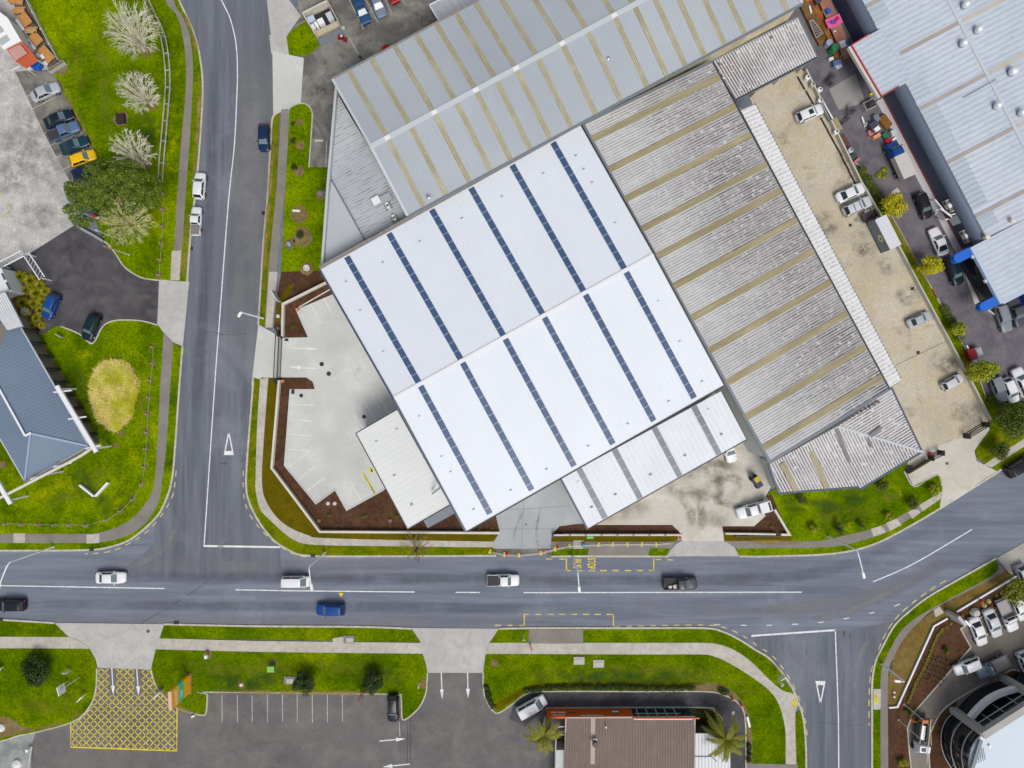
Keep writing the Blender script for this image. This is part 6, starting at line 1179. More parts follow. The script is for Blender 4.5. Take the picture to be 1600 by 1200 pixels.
# small dark trailer
p = G(1357, 338, .6); t = thing('trailer', 'small dark brown box trailer between pale wagon and container', 'trailer', (p.x, p.y, .1), math.atan2(.46, 1))
m_ = MB(); m_.box((0, 0, .5), (2.2, 1.3, .1)); 
for a_, b_ in (((-1.1, -.65), (1.1, -.65)), ((1.1, -.65), (1.1, .65)), ((1.1, .65), (-1.1, .65)), ((-1.1, .65), (-1.1, -.65))): m_.beam((*a_, .75), (*b_, .75), .06, .5)
m_.build('tub', sim('brown_tub', (.075, .05, .055), .7), t, local=True); m_ = MB(); m_.beam((-1.1, 0, .45), (-2.1, 0, .45), .08, .08); m_.beam((-1.1, .5, .45), (-2.0, 0, .45), .07, .07); m_.beam((-1.1, -.5, .45), (-2.0, 0, .45), .07, .07); m_.build('drawbar', STEEL, t, local=True)
for s_ in (-1, 1): m_ = MB(); m_.tube([(0, s_ * .7, .3), (0, s_ * .88, .3)], .3, 14); m_.build('wheel', TYRE, t, local=True); m_ = MB(); m_.box((0, s_ * .8, .64), (.9, .26, .05)); m_.build('mudguard', WHITEP, t, local=True)
# red skip loader trailer
p = G(1522, 552, .8); t = thing('red_trailer', 'red trailer with grey covered box beside the yellow-green tree', 'trailer', (p.x, p.y, .08), math.atan2(.4, 1))
m_ = MB(); m_.box((-.55, 0, .75), (1.15, 1.9, .75), 0, .92); m_.build('red_body', paint('red'), t, local=True); m_ = MB(); m_.box((.6, .05, .7), (1.0, 1.4, .8)); m_.build('grey_box', sim('box_grey', (.24, .24, .26), .6), t, local=True); m_ = MB(); m_.box((.6, .05, 1.13), (.7, .9, .06)); m_.build('box_lid', sim('lid_grey', (.38, .39, .41), .5), t, local=True)
for s_ in (-1, 1): m_ = MB(); m_.tube([(0, s_ * .85, .3), (0, s_ * 1.05, .3)], .3, 14); m_.build('wheel', TYRE, t, local=True)
# forklift by the old warehouse wall
p = G(1182, 752, .9); t = thing('forklift', 'dark blue forklift with yellow roof beside old warehouse wall', 'forklift', (p.x, p.y, .14), math.atan2(1.3, -1)); m_ = MB(); m_.box((-.2, 0, .65), (1.9, 1.05, .75), 0, .9); m_.build('body', sim('forklift_navy', (.02, .026, .07), .5), t, local=True)
m_ = MB(); m_.box((.55, 0, 2.0), (.8, .85, .08)); m_.build('overhead_guard', sim('forklift_yellow', (.46, .36, .02), .5), t, local=True); m_ = MB()
for a_ in ((.1, .45), (.1, -.45), (1.0, .45), (1.0, -.45)): m_.beam((a_[0], a_[1], .9), (a_[0], a_[1], 1.98), .07, .07)
m_.beam((1.1, .3, .1), (1.1, .3, 2.2), .1, .1); m_.beam((1.1, -.3, .1), (1.1, -.3, 2.2), .1, .1); m_.build('mast', BLACK, t, local=True); m_ = MB(); m_.beam((1.15, .25, .12), (2.1, .25, .12), .12, .05); m_.beam((1.15, -.25, .12), (2.1, -.25, .12), .12, .05); m_.build('fork', STEEL, t, local=True); m_ = MB(); m_.box((.35, 0, 1.15), (.45, .5, .35)); m_.build('seat', BLACK, t, local=True)
for xx in (-.8, .6):
    for s_ in (-1, 1): m_ = MB(); m_.tube([(xx, s_ * .42, .28), (xx, s_ * .6, .28)], .28, 14); m_.build('wheel', TYRE, t, local=True)
# ================================================================ VEGETATION
BARK = ground('bark', (.10, .075, .05), (.16, .125, .09), fine=6, fine_amt=.3)
L_DARK = leafmat('leaf_dark', (.010, .022, .003), (.05, .085, .008), (.03, .05, .004), 1.2)
L_BIG = leafmat('leaf_big_tree', (.030, .058, .004), (.20, .27, .014), (.06, .10, .005), 1.1)
L_YEL = leafmat('leaf_yellow', (0.2448, 0.208, 0.004), (0.648, 0.592, 0.01), (0.396, 0.36, 0.006), 1.6)
L_YG = leafmat('leaf_yellow_green', (0.112, 0.129, 0.004), (0.462, 0.4988, 0.014), (0.21, 0.2322, 0.005), 1.2)
L_MID = leafmat('leaf_mid', (.03, .055, .004), (.15, .18, .015), (.07, .10, .006), 1.2)
L_MOUND = leafmat('leaf_mound', (.16, .16, .004), (.42, .40, .016), (.24, .23, .005), 1.0)
L_PALM = leafmat('leaf_palm', (.05, .07, .005), (.32, .29, .02), (.15, .16, .008), .6)
L_DRY = leafmat('leaf_dry', (.62, .50, .12), (.95, .82, .30), (.55, .56, .02), .4)
L_HEDGE = leafmat('leaf_hedge', (.018, .03, .004), (.07, .10, .01), (.03, .05, .006), 1.0)
TWIG = leafmat('pale_twig', (0.5466, 0.5043, 0.4243), (0.8784, 0.8279, 0.7313), (0.6442, 0.6281, 0.3972), .5)
TWIGY = leafmat('lichen_twig', (0.4761, 0.4451, 0.2178), (0.8073, 0.7659, 0.495), (0.5692, 0.5382, 0.1287), .5)
TWIGB = leafmat('brown_twig', (.20, .14, .05), (.34, .25, .10), (.24, .20, .05), .8)
rnd = random.Random(11)
def leaf_cloud(mb, lobes, n, size, up=.35, shell=.45, aspect=.55):
    """many small leaf-sized quads spread through the lobes (x,y,z,rx,ry,rz)"""
    wt = [l[3] * l[4] + .02 for l in lobes]
    for _ in range(n):
        l = rnd.choices(lobes, wt)[0]
        while True:
            v = Vector((rnd.uniform(-1, 1), rnd.uniform(-1, 1), rnd.uniform(-1, 1)))
            if .05 < v.length < 1: break
        v.normalize()
        if v.z < -.3 and rnd.random() < .7: v.z = -v.z
        r = shell + (1 - shell) * rnd.random() ** .6
        r *= 1 + rnd.gauss(0, .06)
        p = Vector((l[0] + v.x * l[3] * r, l[1] + v.y * l[4] * r, l[2] + v.z * l[5] * r))
        nrm = (v + Vector((rnd.gauss(0, .5), rnd.gauss(0, .5), rnd.gauss(0, .4) + up))).normalized()
        a = nrm.cross(Vector((rnd.gauss(0, 1), rnd.gauss(0, 1), rnd.gauss(0, 1)))).normalized(); b = nrm.cross(a)
        s = size * rnd.uniform(.6, 1.4); a *= s; b *= s * aspect
        mb.add([p - a, p - b * .9, p + a, p + b], [(0, 1, 2, 3)])
def leafy(name, label, cat, base, c, R, hz, n, size, m, nl=14, lr=.42, group=None, trunk=.14, flat=.8, ry=None):
    """base px, crown centre px at height hz, crown radius R (m)"""
    b = G(*base); t = thing(name, label, cat, (b.x, b.y, .1), 0, group); q = G(c[0], c[1], hz); o = Vector((q.x - b.x, q.y - b.y, hz)); ry = ry or R; lobes = []
    for k in range(nl):
        a = rnd.uniform(0, 2 * math.pi); rr = (rnd.random() ** .5) * (1 - lr); el = rnd.uniform(-.35, .8)
        lobes.append((o.x + R * rr * math.cos(a), o.y + ry * rr * math.sin(a), o.z + R * flat * el * (1 - .5 * rr), R * lr * rnd.uniform(.75, 1.25), ry * lr * rnd.uniform(.75, 1.25), R * lr * flat))
    mb = MB(); leaf_cloud(mb, lobes, n, size); mb.build('crown', m, t, local=True)
    tb = MB(); top = o - Vector((0, 0, R * .1)); tb.tube([(0, 0, -.1), (o.x * .3, o.y * .3, hz * .4), tuple(top)], [trunk, trunk * .8, trunk * .35], 7)
    for l in lobes[:7]: s_ = Vector((o.x * .4, o.y * .4, hz * .45)); e = Vector(l[:3]); tb.tube([s_, s_.lerp(e, .5) + Vector((0, 0, .1)), e], [trunk * .5, trunk * .35, trunk * .12], 5)
    tb.build('trunk', BARK, t, local=True); return t
def bare(name, label, base, c, R, hz, m, seed, nprim=30, group=None, dens=1.0, flat=.85):
    r = random.Random(seed); b = G(*base); t = thing(name, label, 'tree', (b.x, b.y, .1), 0, group); q = G(c[0], c[1], hz); o = Vector((q.x - b.x, q.y - b.y, hz)); fork = Vector((o.x * .18, o.y * .18, hz * .28))
    tb = MB(); tb.tube([(0, 0, -.1), (fork.x * .5, fork.y * .5, fork.z * .5), tuple(fork)], [.2, .17, .15], 8); tw = MB()
    nprim = int(nprim * 2.1)
    for i in range(nprim):
        a = i * 2.39996 + r.uniform(-.2, .2); ct = (i + .5) / nprim; el = math.asin(min(1, ct)) * 1.15 - .25
        d_ = Vector((math.cos(a) * math.cos(el), math.sin(a) * math.cos(el), math.sin(el) * flat)); tip = o + d_ * R * r.uniform(.74, .96); mid = fork.lerp(tip, .5) + Vector((r.gauss(0, .22), r.gauss(0, .22), .3)); m2 = mid.lerp(tip, .5) + Vector((r.gauss(0, .1), r.gauss(0, .1), .08))
        tb.tube([fork, mid, m2, tip], [.055, .042, .03, .016], 4, False)
        for j in range(int(6 * dens)):
            f_ = r.uniform(.05, 1.0); s_ = mid.lerp(m2, f_ * 2) if f_ < .5 else m2.lerp(tip, f_ * 2 - 1); d2 = (d_ + Vector((r.gauss(0, .5), r.gauss(0, .5), r.gauss(0, .4)))).normalized(); e2 = s_ + d2 * R * r.uniform(.13, .26)
            tw.tube([s_, e2], [.026, .013], 3, False)
            for k in range(int(3 * dens)):
                s3 = s_.lerp(e2, r.uniform(.2, .9)); d3 = (d2 + Vector((r.gauss(0, .5), r.gauss(0, .5), r.gauss(0, .4)))).normalized(); e3 = s3 + d3 * R * r.uniform(.07, .14); tw.tube([s3, e3], [.016, .009], 3, False)
    tb.build('trunk', m, t, local=True); tw.build('branches', m, t, local=True); return t
BT = 'leafless pale trees on the west lawn'
bare('bare_tree', 'largest leafless pale tree, topmost on the west lawn', (226, 80), (208, 46), 4.0, 4.6, TWIG, 3, 34, BT, 1.2)
bare('bare_tree', 'leafless pale tree on the west lawn above the dark timber box', (239, 166), (216, 143), 3.2, 3.9, TWIG, 5, 28, BT)
bare('bare_tree', 'leafless pale tree just above the big round green tree', (231, 257), (206, 236), 3.3, 3.9, TWIG, 8, 28, BT)
bare('bare_tree', 'leafless greenish tree growing below the big round green tree', (212, 356), (199, 344), 4.0, 4.4, TWIGY, 13, 34, BT, 1.2)
bare('bare_tree', 'sparse brown leafless street tree by the white site wall', (651, 860), (650, 851), 2.6, 3.2, TWIGB, 21, 16, None, .8, .6)
# big round evergreen: many cauliflower clumps
b = G(188, 298); t = thing('evergreen_tree', 'big dark green round topped tree over the west parking row', 'tree', (b.x, b.y, .1)); mb = MB(); lobes = []
for _ in range(150):
    a = rnd.uniform(0, 2 * math.pi); rr = rnd.random() ** .5; q = G(178, 294, 5.0); x = q.x - b.x + 7.0 * rr * math.cos(a); y = q.y - b.y + 3.9 * rr * math.sin(a)
    if x + y * -.2 < -2.6 and y > -.6: continue                    # leaves the parked car clear
    z = 4.2 + 2.6 * math.sqrt(max(0, 1 - rr * rr)); s_ = rnd.uniform(.55, .95); lobes.append((x, y, z, s_, s_, s_ * .8))
for _ in range(26):
    a = rnd.uniform(0, 2 * math.pi); rr = rnd.random() ** .5; q = G(130, 325, 4.0); s_ = rnd.uniform(.5, .85); lobes.append((q.x - b.x + 2.7 * rr * math.cos(a), q.y - b.y + 2.6 * rr * math.sin(a), 3.2 + 1.6 * math.sqrt(1 - rr * rr), s_, s_, s_ * .8))
leaf_cloud(mb, lobes, 19000, .15, .5, .82); mb.build('crown', L_BIG, t, local=True)
mb = MB(); mb.tube([(0, 0, -.1), (0, .1, 1.5), (-.2, .3, 3.8)], [.4, .34, .2], 9)
for l in lobes[::9]: mb.tube([(0, .1, 1.5), (l[0] * .5, l[1] * .5, l[2] * .6), l[:3]], [.16, .1, .04], 5)
mb.build('trunk', BARK, t, local=True)
YT = 'round yellow trees on the strip between the yards'
leafy('yellow_tree', 'round bright yellow tree beside the shipping container', 'tree', (1388, 325), (1397, 321), 2.15, 2.6, 3400, .15, L_YEL, 18, .40, YT)
leafy('yellow_tree', 'oval bright yellow tree opposite the upper blue fin', 'tree', (1436, 420), (1451, 415), 2.2, 2.4, 3200, .15, L_YEL, 18, .38, YT, ry=1.65)
leafy('yellow_tree', 'larger round yellow-green tree beside the red trailer', 'tree', (1521, 586), (1531, 583), 2.6, 2.8, 4200, .16, L_YG, 20, .40, YT, ry=2.0)
leafy('yellow_tree', 'small ragged yellow-brown tree above the white fence piece', 'tree', (1490, 518), (1495, 514), 1.5, 1.9, 1800, .13, L_YG, 12, .42, YT)
leafy('evergreen_tree', 'dark green spreading tree where the strip meets the road verge', 'tree', (1570, 662), (1581, 655), 3.4, 3.2, 5200, .17, L_MID, 22, .40, None, .2)
leafy('shrub', 'round green street shrub between verge footpath and driveway', 'shrub', (1558, 705), (1562, 703), 1.7, 1.6, 1700, .13, L_MID, 12, .42)
leafy('leafy_tree', 'loose green tree at the corner beside the showroom parking', 'tree', (1578, 938), (1590, 925), 2.9, 3.2, 2600, .16, leafmat('leaf_fresh', (.06, .09, .006), (.30, .33, .03), (.16, .19, .012), 1.2), 22, .36, None, .1)
SB = 'round dark shrubs on the southern lawn'
leafy('shrub', 'large round dark shrub on the lawn left of the hatched entrance', 'shrub', (60, 1046), (57, 1046), 2.8, 1.3, 4200, .15, L_DARK, 24, .36, SB, .16, .6)
leafy('shrub', 'round dark shrub at the car park edge, left of the pink flag', 'shrub', (479, 1062), (477, 1064), 2.0, 1.6, 2600, .14, L_DARK, 18, .38, SB, .1, .7)
leafy('shrub', 'round dark shrub at the car park edge behind the pink flag', 'shrub', (582, 1062), (581, 1064), 2.1, 1.6, 2600, .14, L_DARK, 18, .38, SB, .1, .7)
NS = 'young shrubs on the lawn in front of the old warehouse annex'
for i, (x, y, r_, lb) in enumerate(((1268, 825, .95, 'small bushy shrub near the white kerb of the bark triangle'), (1308, 822, 1.1, 'yellowish shrub above the street lamp base on the front lawn'), (1340, 818, .7, 'smallest dark shrub in the middle of the front lawn'), (1384, 806, .8, 'pale thin shrub beside the chequered footpath'), (1420, 784, 1.15, 'dark shrub beside the footpath near the tan driveway'), (1373, 757, 1.25, 'leafy shrub against the annex lower corner'), (1452, 763, 1.2, 'shrub on the lawn tip beside the tan driveway'), (1248, 778, .9, 'thin shrub under the annex wall left end'))):
    leafy('shrub', lb, 'shrub', (x, y), (x + (x - 800) * .008, y + (y - 600) * .008), r_, .8, int(750 * r_), .12, L_MID if i % 3 else L_YG, 9, .42, NS, .05)
ES = 'young plants on the narrow lawn beside the grey warehouse'
for x, y, r_, lb in ((470, 368, .85, 'dark shrub in a bare ring near the small blue marker'), (460, 221, .6, 'small shrub in the upper part of the narrow lawn'), (460, 262, .6, 'small shrub halfway down the narrow lawn'), (458, 194, .35, 'tiny seedling nearest the driveway on the narrow lawn')):
    leafy('shrub', lb, 'shrub', (x, y), (x, y), r_, .6, int(700 * r_), .11, L_DARK, 8, .42, ES, .04)
def ring(px, py, r_, m=M_DIRT, z=ZG + .02):
    p = G(px, py); k0 = rnd.uniform(0, 6)
    return struct(MB().flat([(p.x + r_ * (1 + .12 * math.sin(3 * a + k0)) * math.cos(a), p.y + r_ * (1 + .12 * math.cos(2 * a + k0)) * math.sin(a)) for a in [k * math.pi / 9 for k in range(18)]], z).build('bare_earth', m))
for x, y, r_ in ((473, 370, 1.5), (469, 192, .55), (470, 228, .7), (468, 268, .8), (468, 335, 1.3), (453, 382, .9), (480, 420, 1.0), (502, 305, .8), (190, 186, 1.2), (230, 80, 1.0), (240, 166, .7), (231, 258, .7), (1290, 0, .1), (325, 1022, .7), (427, 1037, .8), (1040, 1040, .1), (377, 1070, .6), (191, 678, .5), (182, 695, .45), (5, 726, .6), (663, 1068, .7), (773, 1035, .6)): ring(x, y, r_)
# mounded shrubs
for i, (x, y, r_) in enumerate(((14, 435, 1.0), (31, 432, 1.1), (47, 438, 1.2), (62, 446, 1.0), (22, 447, 1.0), (40, 453, 1.0), (56, 458, 1.2), (70, 455, .9), (27, 457, 1.0), (66, 471, 1.0), (35, 473, 1.1), (52, 474, 1.0), (62, 485, .9), (40, 489, 1.0), (56, 497, .9), (50, 508, .8), (64, 508, .7))):
    p = G(x, y, .4); mb = MB()
    for k in range(260):
        a = rnd.uniform(0, 2 * math.pi); el = math.acos(rnd.random() ** .8); d_ = Vector((math.cos(a) * math.sin(el), math.sin(a) * math.sin(el), math.cos(el))); e = d_ * r_ * rnd.uniform(.75, 1.1); e.z *= .8; s_ = Vector((-math.sin(a), math.cos(a), 0)) * .05; m_ = e * .6; m_.z += .12
        mb.add([s_, -s_, m_ - s_ * 1.4, m_ + s_ * 1.4, e], [(0, 1, 2, 3), (3, 2, 4)])
    o = one('mounded_shrub', ['rounded yellow-green tussock shrub in the bed beside the dark driveway'][0], 'shrub', mb, L_MOUND, (p.x, p.y, .1), 0, 'tussock shrubs in the driveway bed')
p = G(43, 487, .3); mb = MB(); leaf_cloud(mb, [(0, 0, .7, .7, .7, .6)], 500, .10); one('flowering_shrub', 'white flowering shrub among the yellow-green tussocks', 'shrub', mb, leafmat('leaf_cream', (.30, .30, .12), (.7, .68, .45)), (p.x, p.y, .1))
# dry oval mound
p = G(180, 615); mb = MB(); vs = []
for _ in range(14000):
    a = rnd.uniform(0, 2 * math.pi); rr = rnd.random() ** .5 * (1 + .05 * math.sin(3 * a) + .03 * math.sin(7 * a)); x, y = 3.75 * rr * math.cos(a), 5.5 * rr * math.sin(a); z = .9 * math.sqrt(max(0, 1 - rr * rr)) * (.8 + .4 * math.sin(x * 1.7) * math.cos(y * 1.3)); d_ = Vector((rnd.gauss(0, .3), rnd.gauss(0, .3), .25)); q = Vector((x, y, z)); s_ = Vector((-d_.y, d_.x, 0)).normalized() * .045
    mb.add([q - s_, q + s_, q + d_], [(0, 1, 2)])
o = mb.build('dry_grass_mound', L_DRY); o.location = (p.x, p.y, ZG); stuff(o); tag(o, 'oval mound of straw coloured tall grass on the west lawn', 'tall grass')
mb = MB(); mb.lathe((0, 0, 0), [(3.5, 0), (3.0, .22), (2.2, .36), (1.0, .45), (.2, .48)], 28); mb.v = [(v[0], v[1] * 1.5, v[2]) for v in mb.v]; q = mb.build('mound_soil', M_DIRT); q.location = (p.x, p.y, ZG - .02); struct(q)
# palms
def palm(label, base, c, hz, nf, L, seed):
    r = random.Random(seed); b = G(*base); t = thing('palm_tree', label, 'palm tree', (b.x, b.y, .1), 0, 'palm trees beside the restaurant'); q = G(c[0], c[1], hz); o = Vector((q.x - b.x, q.y - b.y, hz)); mb = MB(); mb.tube([(0, 0, -.1), (o.x * .5, o.y * .5, hz * .5), tuple(o)], [.26, .2, .2], 9); mb.build('trunk', BARK, t, local=True)
    for f in range(nf):
        a = f * 2.39996 + r.uniform(-.25, .25); el = r.uniform(.05, 1.1); mb = MB(); pts = []; n = 12; d_ = Vector((math.cos(a), math.sin(a), 0)); l_ = L * r.uniform(.8, 1.1)
        for k in range(n + 1): s_ = k / n; pts.append(o + d_ * (l_ * s_ * math.cos(el * (1 - .5 * s_))) + Vector((0, 0, l_ * (math.sin(el) * s_ - .75 * s_ * s_))))
        mb.tube(pts, [.05 * (1 - .8 * k / n) for k in range(n + 1)], 4, False)
        for k in range(8, 80):
            s_ = k / 80; i = min(n - 1, int(s_ * n)); q_ = pts[i].lerp(pts[i + 1], s_ * n - i); ax = (pts[i + 1] - pts[i]).normalized(); sd = ax.cross(Vector((0, 0, 1))).normalized(); ll = .46 * math.sin(math.pi * (.12 + .85 * s_)) + .1
            for sg in (-1, 1): e = q_ + sd * sg * ll + ax * ll * .55 + Vector((0, 0, -.22 * ll + r.uniform(-.05, .05))); wv = ax * .04; mb.add([q_ - wv, q_ + wv, e], [(0, 1, 2)])
        mb.build('frond', L_PALM, t, local=True)
palm('palm tree at the left corner of the brown restaurant roof', (846, 1135), (850, 1149), 4.0, 13, 3.1, 4)
palm('palm tree over the white side roof right of the restaurant', (1116, 1133), (1134, 1156), 4.6, 17, 3.8, 9)
# lane hedge, bark plants
def hedge(name, label, pts, wd, ht, m, n):
    P = [G(*p) for p in smooth(pts, 4)]; mb = MB(); lob = []
    for a, b_ in zip(P[:-1], P[1:]): k = max(1, int((b_ - a).length / .45)); lob += [(a.lerp(b_, j / k).x + rnd.gauss(0, .08), a.lerp(b_, j / k).y + rnd.gauss(0, .08), ht * .55, wd * rnd.uniform(.42, .62), wd * rnd.uniform(.42, .62), ht * .5) for j in range(k)]
    leaf_cloud(mb, lob, n, .11, .4, .6); o = mb.build(name, m); tag(o, label, 'hedge'); return o
hedge('hedge', 'low clipped hedge along the outside of the drive-through lane', [(822, 1078), (870, 1073), (980, 1073), (1088, 1074)], .85, .7, L_HEDGE, 5200)
hedge('hedge', 'dark short hedge beside the right side of the lane', [(1169, 1162), (1169, 1190)], .8, .8, L_HEDGE, 700)
hedge('hedge', 'dark shrubs at the lane curve behind the restaurant', [(1124, 1076), (1136, 1082)], 1.0, .8, L_HEDGE, 500)
hedge('hedge', 'dark hedge planting at the palm and restaurant corner', [(1080, 1112), (1100, 1118), (1118, 1124), (1122, 1138)], 1.6, .7, L_HEDGE, 2200)
hedge('hedge', 'dark shrubs behind the white van at the lane entrance', [(760, 1072), (764, 1090), (771, 1104)], .9, .6, L_HEDGE, 800)
hedge('hedge', 'scrubby dark green bushes between the tan yard wall and alley', [(1342, 268), (1352, 280), (1364, 298), (1378, 318), (1386, 332)], 1.5, .9, L_MID, 2600)
hedge('hedge', 'scrubby dark bushes beside the tan wall near the ragged tree', [(1472, 482), (1480, 496), (1490, 512), (1498, 528)], 1.5, .9, L_MID, 2000)
hedge('hedge', 'dark low bushes below the three cars near the tan yard wall', [(1545, 622), (1562, 630), (1584, 634), (1604, 632)], 1.6, .9, L_MID, 2200)
hedge('weeds', 'yellow weeds growing in the alley near the blue truck', [(1370, 275), (1382, 266), (1379, 280)], .8, .4, L_YG, 500)
hedge('shrub_row', 'small yellow shrub at the lower blue fin corner', [(1540, 479), (1544, 481)], 1.1, .7, L_YG, 350)
def sprigs(name, label, group, pts, r_, m, cat='plant', n=26):
    proto = None
    for x, y in pts:
        p = G(x, y)
        if proto is None:
            mb = MB(); leaf_cloud(mb, [(0, 0, .2, r_, r_, .22)], n, .10); proto = one(name, label, cat, mb, m, (p.x, p.y, .13), 0, group)
        else: o = proto.copy(); C.objects.link(o); o.location = (p.x, p.y, .13); o.rotation_euler = (0, 0, rnd.uniform(0, 6))
row = [(1582 - 6.6 * i * 1.0, 908 + 4.2 * i) for i in range(0, 17)]
cur = smooth([(1471, 982), (1462, 994), (1455, 1010), (1448, 1028), (1440, 1045), (1430, 1063), (1424, 1080), (1418, 1095)], 4)
sprigs('bedding_plant', 'small yellow-green bedding plant in the row across the dark bark bed', 'bedding plants in a row in the bark bed', [(1493, 962), (1502, 960), (1514, 955), (1540, 940), (1555, 930), (1562, 926), (1569, 922), (1484, 973), (1477, 979)] + cur, .26, L_YG)
sprigs('seedling', 'tiny dark seedling planted in the open bark bed', 'seedlings planted in the bark bed', [(1442 + (i % 5) * 6.5 + (i // 5) * 3.2 + rnd.uniform(-1, 1), 1058 - (i // 5) * 7 + (i % 5) * 2.5 + rnd.uniform(-1, 1)) for i in range(30)], .13, L_DARK, n=10)
sprigs('bedding_plant', 'green clump in the site bark bed near the white wall', 'clumps in the white warehouse bark beds', [(459, 512), (515, 804), (570, 806), (620, 807), (1205, 822), (1216, 812), (770, 826), (748, 826)], .42, L_MID, n=60)
leafy('shrub', 'pale tufted plant in the middle of the bark bed', 'shrub', (1478, 1016), (1480, 1017), .75, .5, 260, .14, L_MID, 5, .45, None, .03)
leafy('shrub', 'yellow-green tufts at the bottom of the bark bed', 'shrub', (1408, 1188), (1409, 1190), .9, .5, 300, .13, L_YG, 6, .45, None, .03)
leafy('shrub', 'green tuft at the foot of the showroom flagpoles', 'shrub', (1418, 1112), (1420, 1113), .8, .5, 260, .13, L_MID, 6, .45, None, .03)
# ================================================================ STREET FURNITURE AND SMALL THINGS
LW = sim('lamp_white', (.80, .81, .82), .45); TIMB = ground('grey_timber', (.36, .34, .29), (.48, .46, .40), (.25, .23, .19), fine=6, fine_amt=.2, big=.5); OTIM = ground('orange_timber', (.46, .21, .06), (.56, .29, .10), fine=5, fine_amt=.15, big=.8)
def lamp(label, base, h, head, hz=None):
    b = G(*base); t = thing('street_lamp', label, 'street lamp', (b.x, b.y, .1), 0, 'street lamps'); hz = hz or h + .5; e = G(head[0], head[1], hz); e = Vector((e.x - b.x, e.y - b.y, hz)); d_ = Vector((e.x, e.y, 0)); d_.normalize()
    mb = MB(); mb.tube([(0, 0, 0), (0, 0, h * .5), (0, 0, h)], [.16, .14, .11], 8); mb.build('pole', LW, t, local=True); mb = MB(); mb.lathe((0, 0, 0), [(.2, 0), (.2, .06), (.13, .1)], 10); mb.build('base_plate', STEEL, t, local=True)
    mb = MB(); top = Vector((0, 0, h)); mb.tube([top, top + Vector((e.x * .12, e.y * .12, .35)), Vector((e.x * .4, e.y * .4, hz - .05)), e - d_ * .3], [.11, .10, .09, .075], 6); mb.build('arm', LW, t, local=True)
    mb = MB(); mb.box((e.x, e.y, e.z), (.95, .42, .14), math.atan2(d_.y, d_.x), .8); mb.build('lamp_head', WHITEP, t, local=True); return t
lamp('street lamp leaning over the main road at the left photo edge', (84, 854), 9.2, (-1, 916)); lamp('street lamp at the side road junction beside the white van', (508, 863), 8.2, (487, 917)); lamp('street lamp beside the white concrete car park entrance', (411, 497), 8.4, (375, 491), 8.6)
lamp('street lamp whose head hangs beside the bus stop lettering', (894, 868), 8.6, (905, 921)); lamp('street lamp on the front lawn below the old warehouse annex', (1294, 838), 8.6, (1349, 899)); lamp('street lamp on the verge beside the white walled bark bed', (1377, 1037), 6.0, (1402, 1064))
def flagpole(label, base, h, flag=None, group='flagpoles'):
    b = G(*base); t = thing('flagpole', label, 'flagpole', (b.x, b.y, .1), 0, group); mb = MB(); mb.tube([(0, 0, 0), (0, 0, h)], [.075, .045], 8); mb.build('pole', ground('cream_pole', (.6, .57, .48), (.66, .63, .55), fine_amt=.04), t, local=True); mb = MB(); mb.lathe((0, 0, 0), [(.16, 0), (.16, .05), (.1, .08)], 8); mb.build('base_plate', STEEL, t, local=True)
    if flag:
        for nm, z0, z1, col, L_ in flag:
            mb = MB(); vs = []; n = 8
            for k in range(n + 1): s_ = k / n; x = .06 + L_ * s_ * .55; y = -.1 * s_ - .12 * math.sin(s_ * 7); dz = -.5 * s_ * s_; vs += [(x, y, z0 + dz), (x, y, z1 + dz)]
            mb.add(vs, [(2 * i, 2 * i + 2, 2 * i + 3, 2 * i + 1) for i in range(n)] + [(2 * i + 1, 2 * i + 3, 2 * i + 2, 2 * i) for i in range(0)]); mb.build(nm, col, t, local=True)
    return t
FR = sim('flag_red', (.5, .02, .02), .7); FO = sim('flag_orange', (.6, .33, .08), .7); FWh = sim('flag_white', (.7, .7, .68), .7)
flagpole('flagpole flying a red and white flag beside the big round tree', (175, 351), 7.0, [('flag', 4.8, 6.2, FR, 2.0), ('flag_panel', 4.2, 4.8, FWh, 1.8)]); flagpole('flagpole with a limp white flag, middle of three by the lawn tip', (188, 374), 7.2, [('flag', 5.6, 6.9, FWh, .7)]); flagpole('flagpole with a limp orange flag nearest the dark driveway curve', (202, 398), 6.6, [('flag', 4.8, 6.2, FO, .9)])
flagpole('bare flagpole in the bark bed above the works truck', (1412, 1100), 7.0, None, 'showroom flagpoles'); flagpole('bare flagpole whose tip crosses the works truck cab', (1403, 1124), 7.0, None, 'showroom flagpoles')
# walls and fences
def wallthing(name, label, cat, pts, wd, h, m, capm=None, posts=None, pm=None):
    W_ = [tuple(G(*p)[:2]) for p in pts]; t = thing(name, label, cat, (*W_[0], 0)); MB().wall(W_, wd, 0, h).build('panel', m, t)
    if capm: MB().wall(W_, wd + .06, h + .002, h + .06).build('cap', capm, t)
    if posts:
        for a, b_ in zip(W_[:-1], W_[1:]):
            a, b_ = Vector(a), Vector(b_); n = max(1, int((b_ - a).length / posts))
            for k in range(n): q = a.lerp(b_, k / n); MB().box((q.x, q.y, (h + .1) / 2), (wd + .12, wd + .12, h + .12)).build('post', pm or m, t)
    return t
CW = ground('cream_wall_cap', (.56, .53, .46), (.66, .63, .56), fine_amt=.1, fine=6, big=.6)
wallthing('site_wall', 'low pale wall round the white concrete car park and bark beds', 'wall', [(439, 594), (427.5, 730), (502, 829), (781, 831)], .26, .95, CW, CW)
wallthing('site_wall', 'low pale wall between dark bark beds and narrow lawn', 'wall', [(444, 526), (445, 476), (515, 441)], .26, .95, CW, CW)
wallthing('site_wall', 'low pale wall with posts in front of the loading canopy bed', 'wall', [(865, 834), (1062, 834)], .18, .95, CW, CW, 2.2, SLATE)
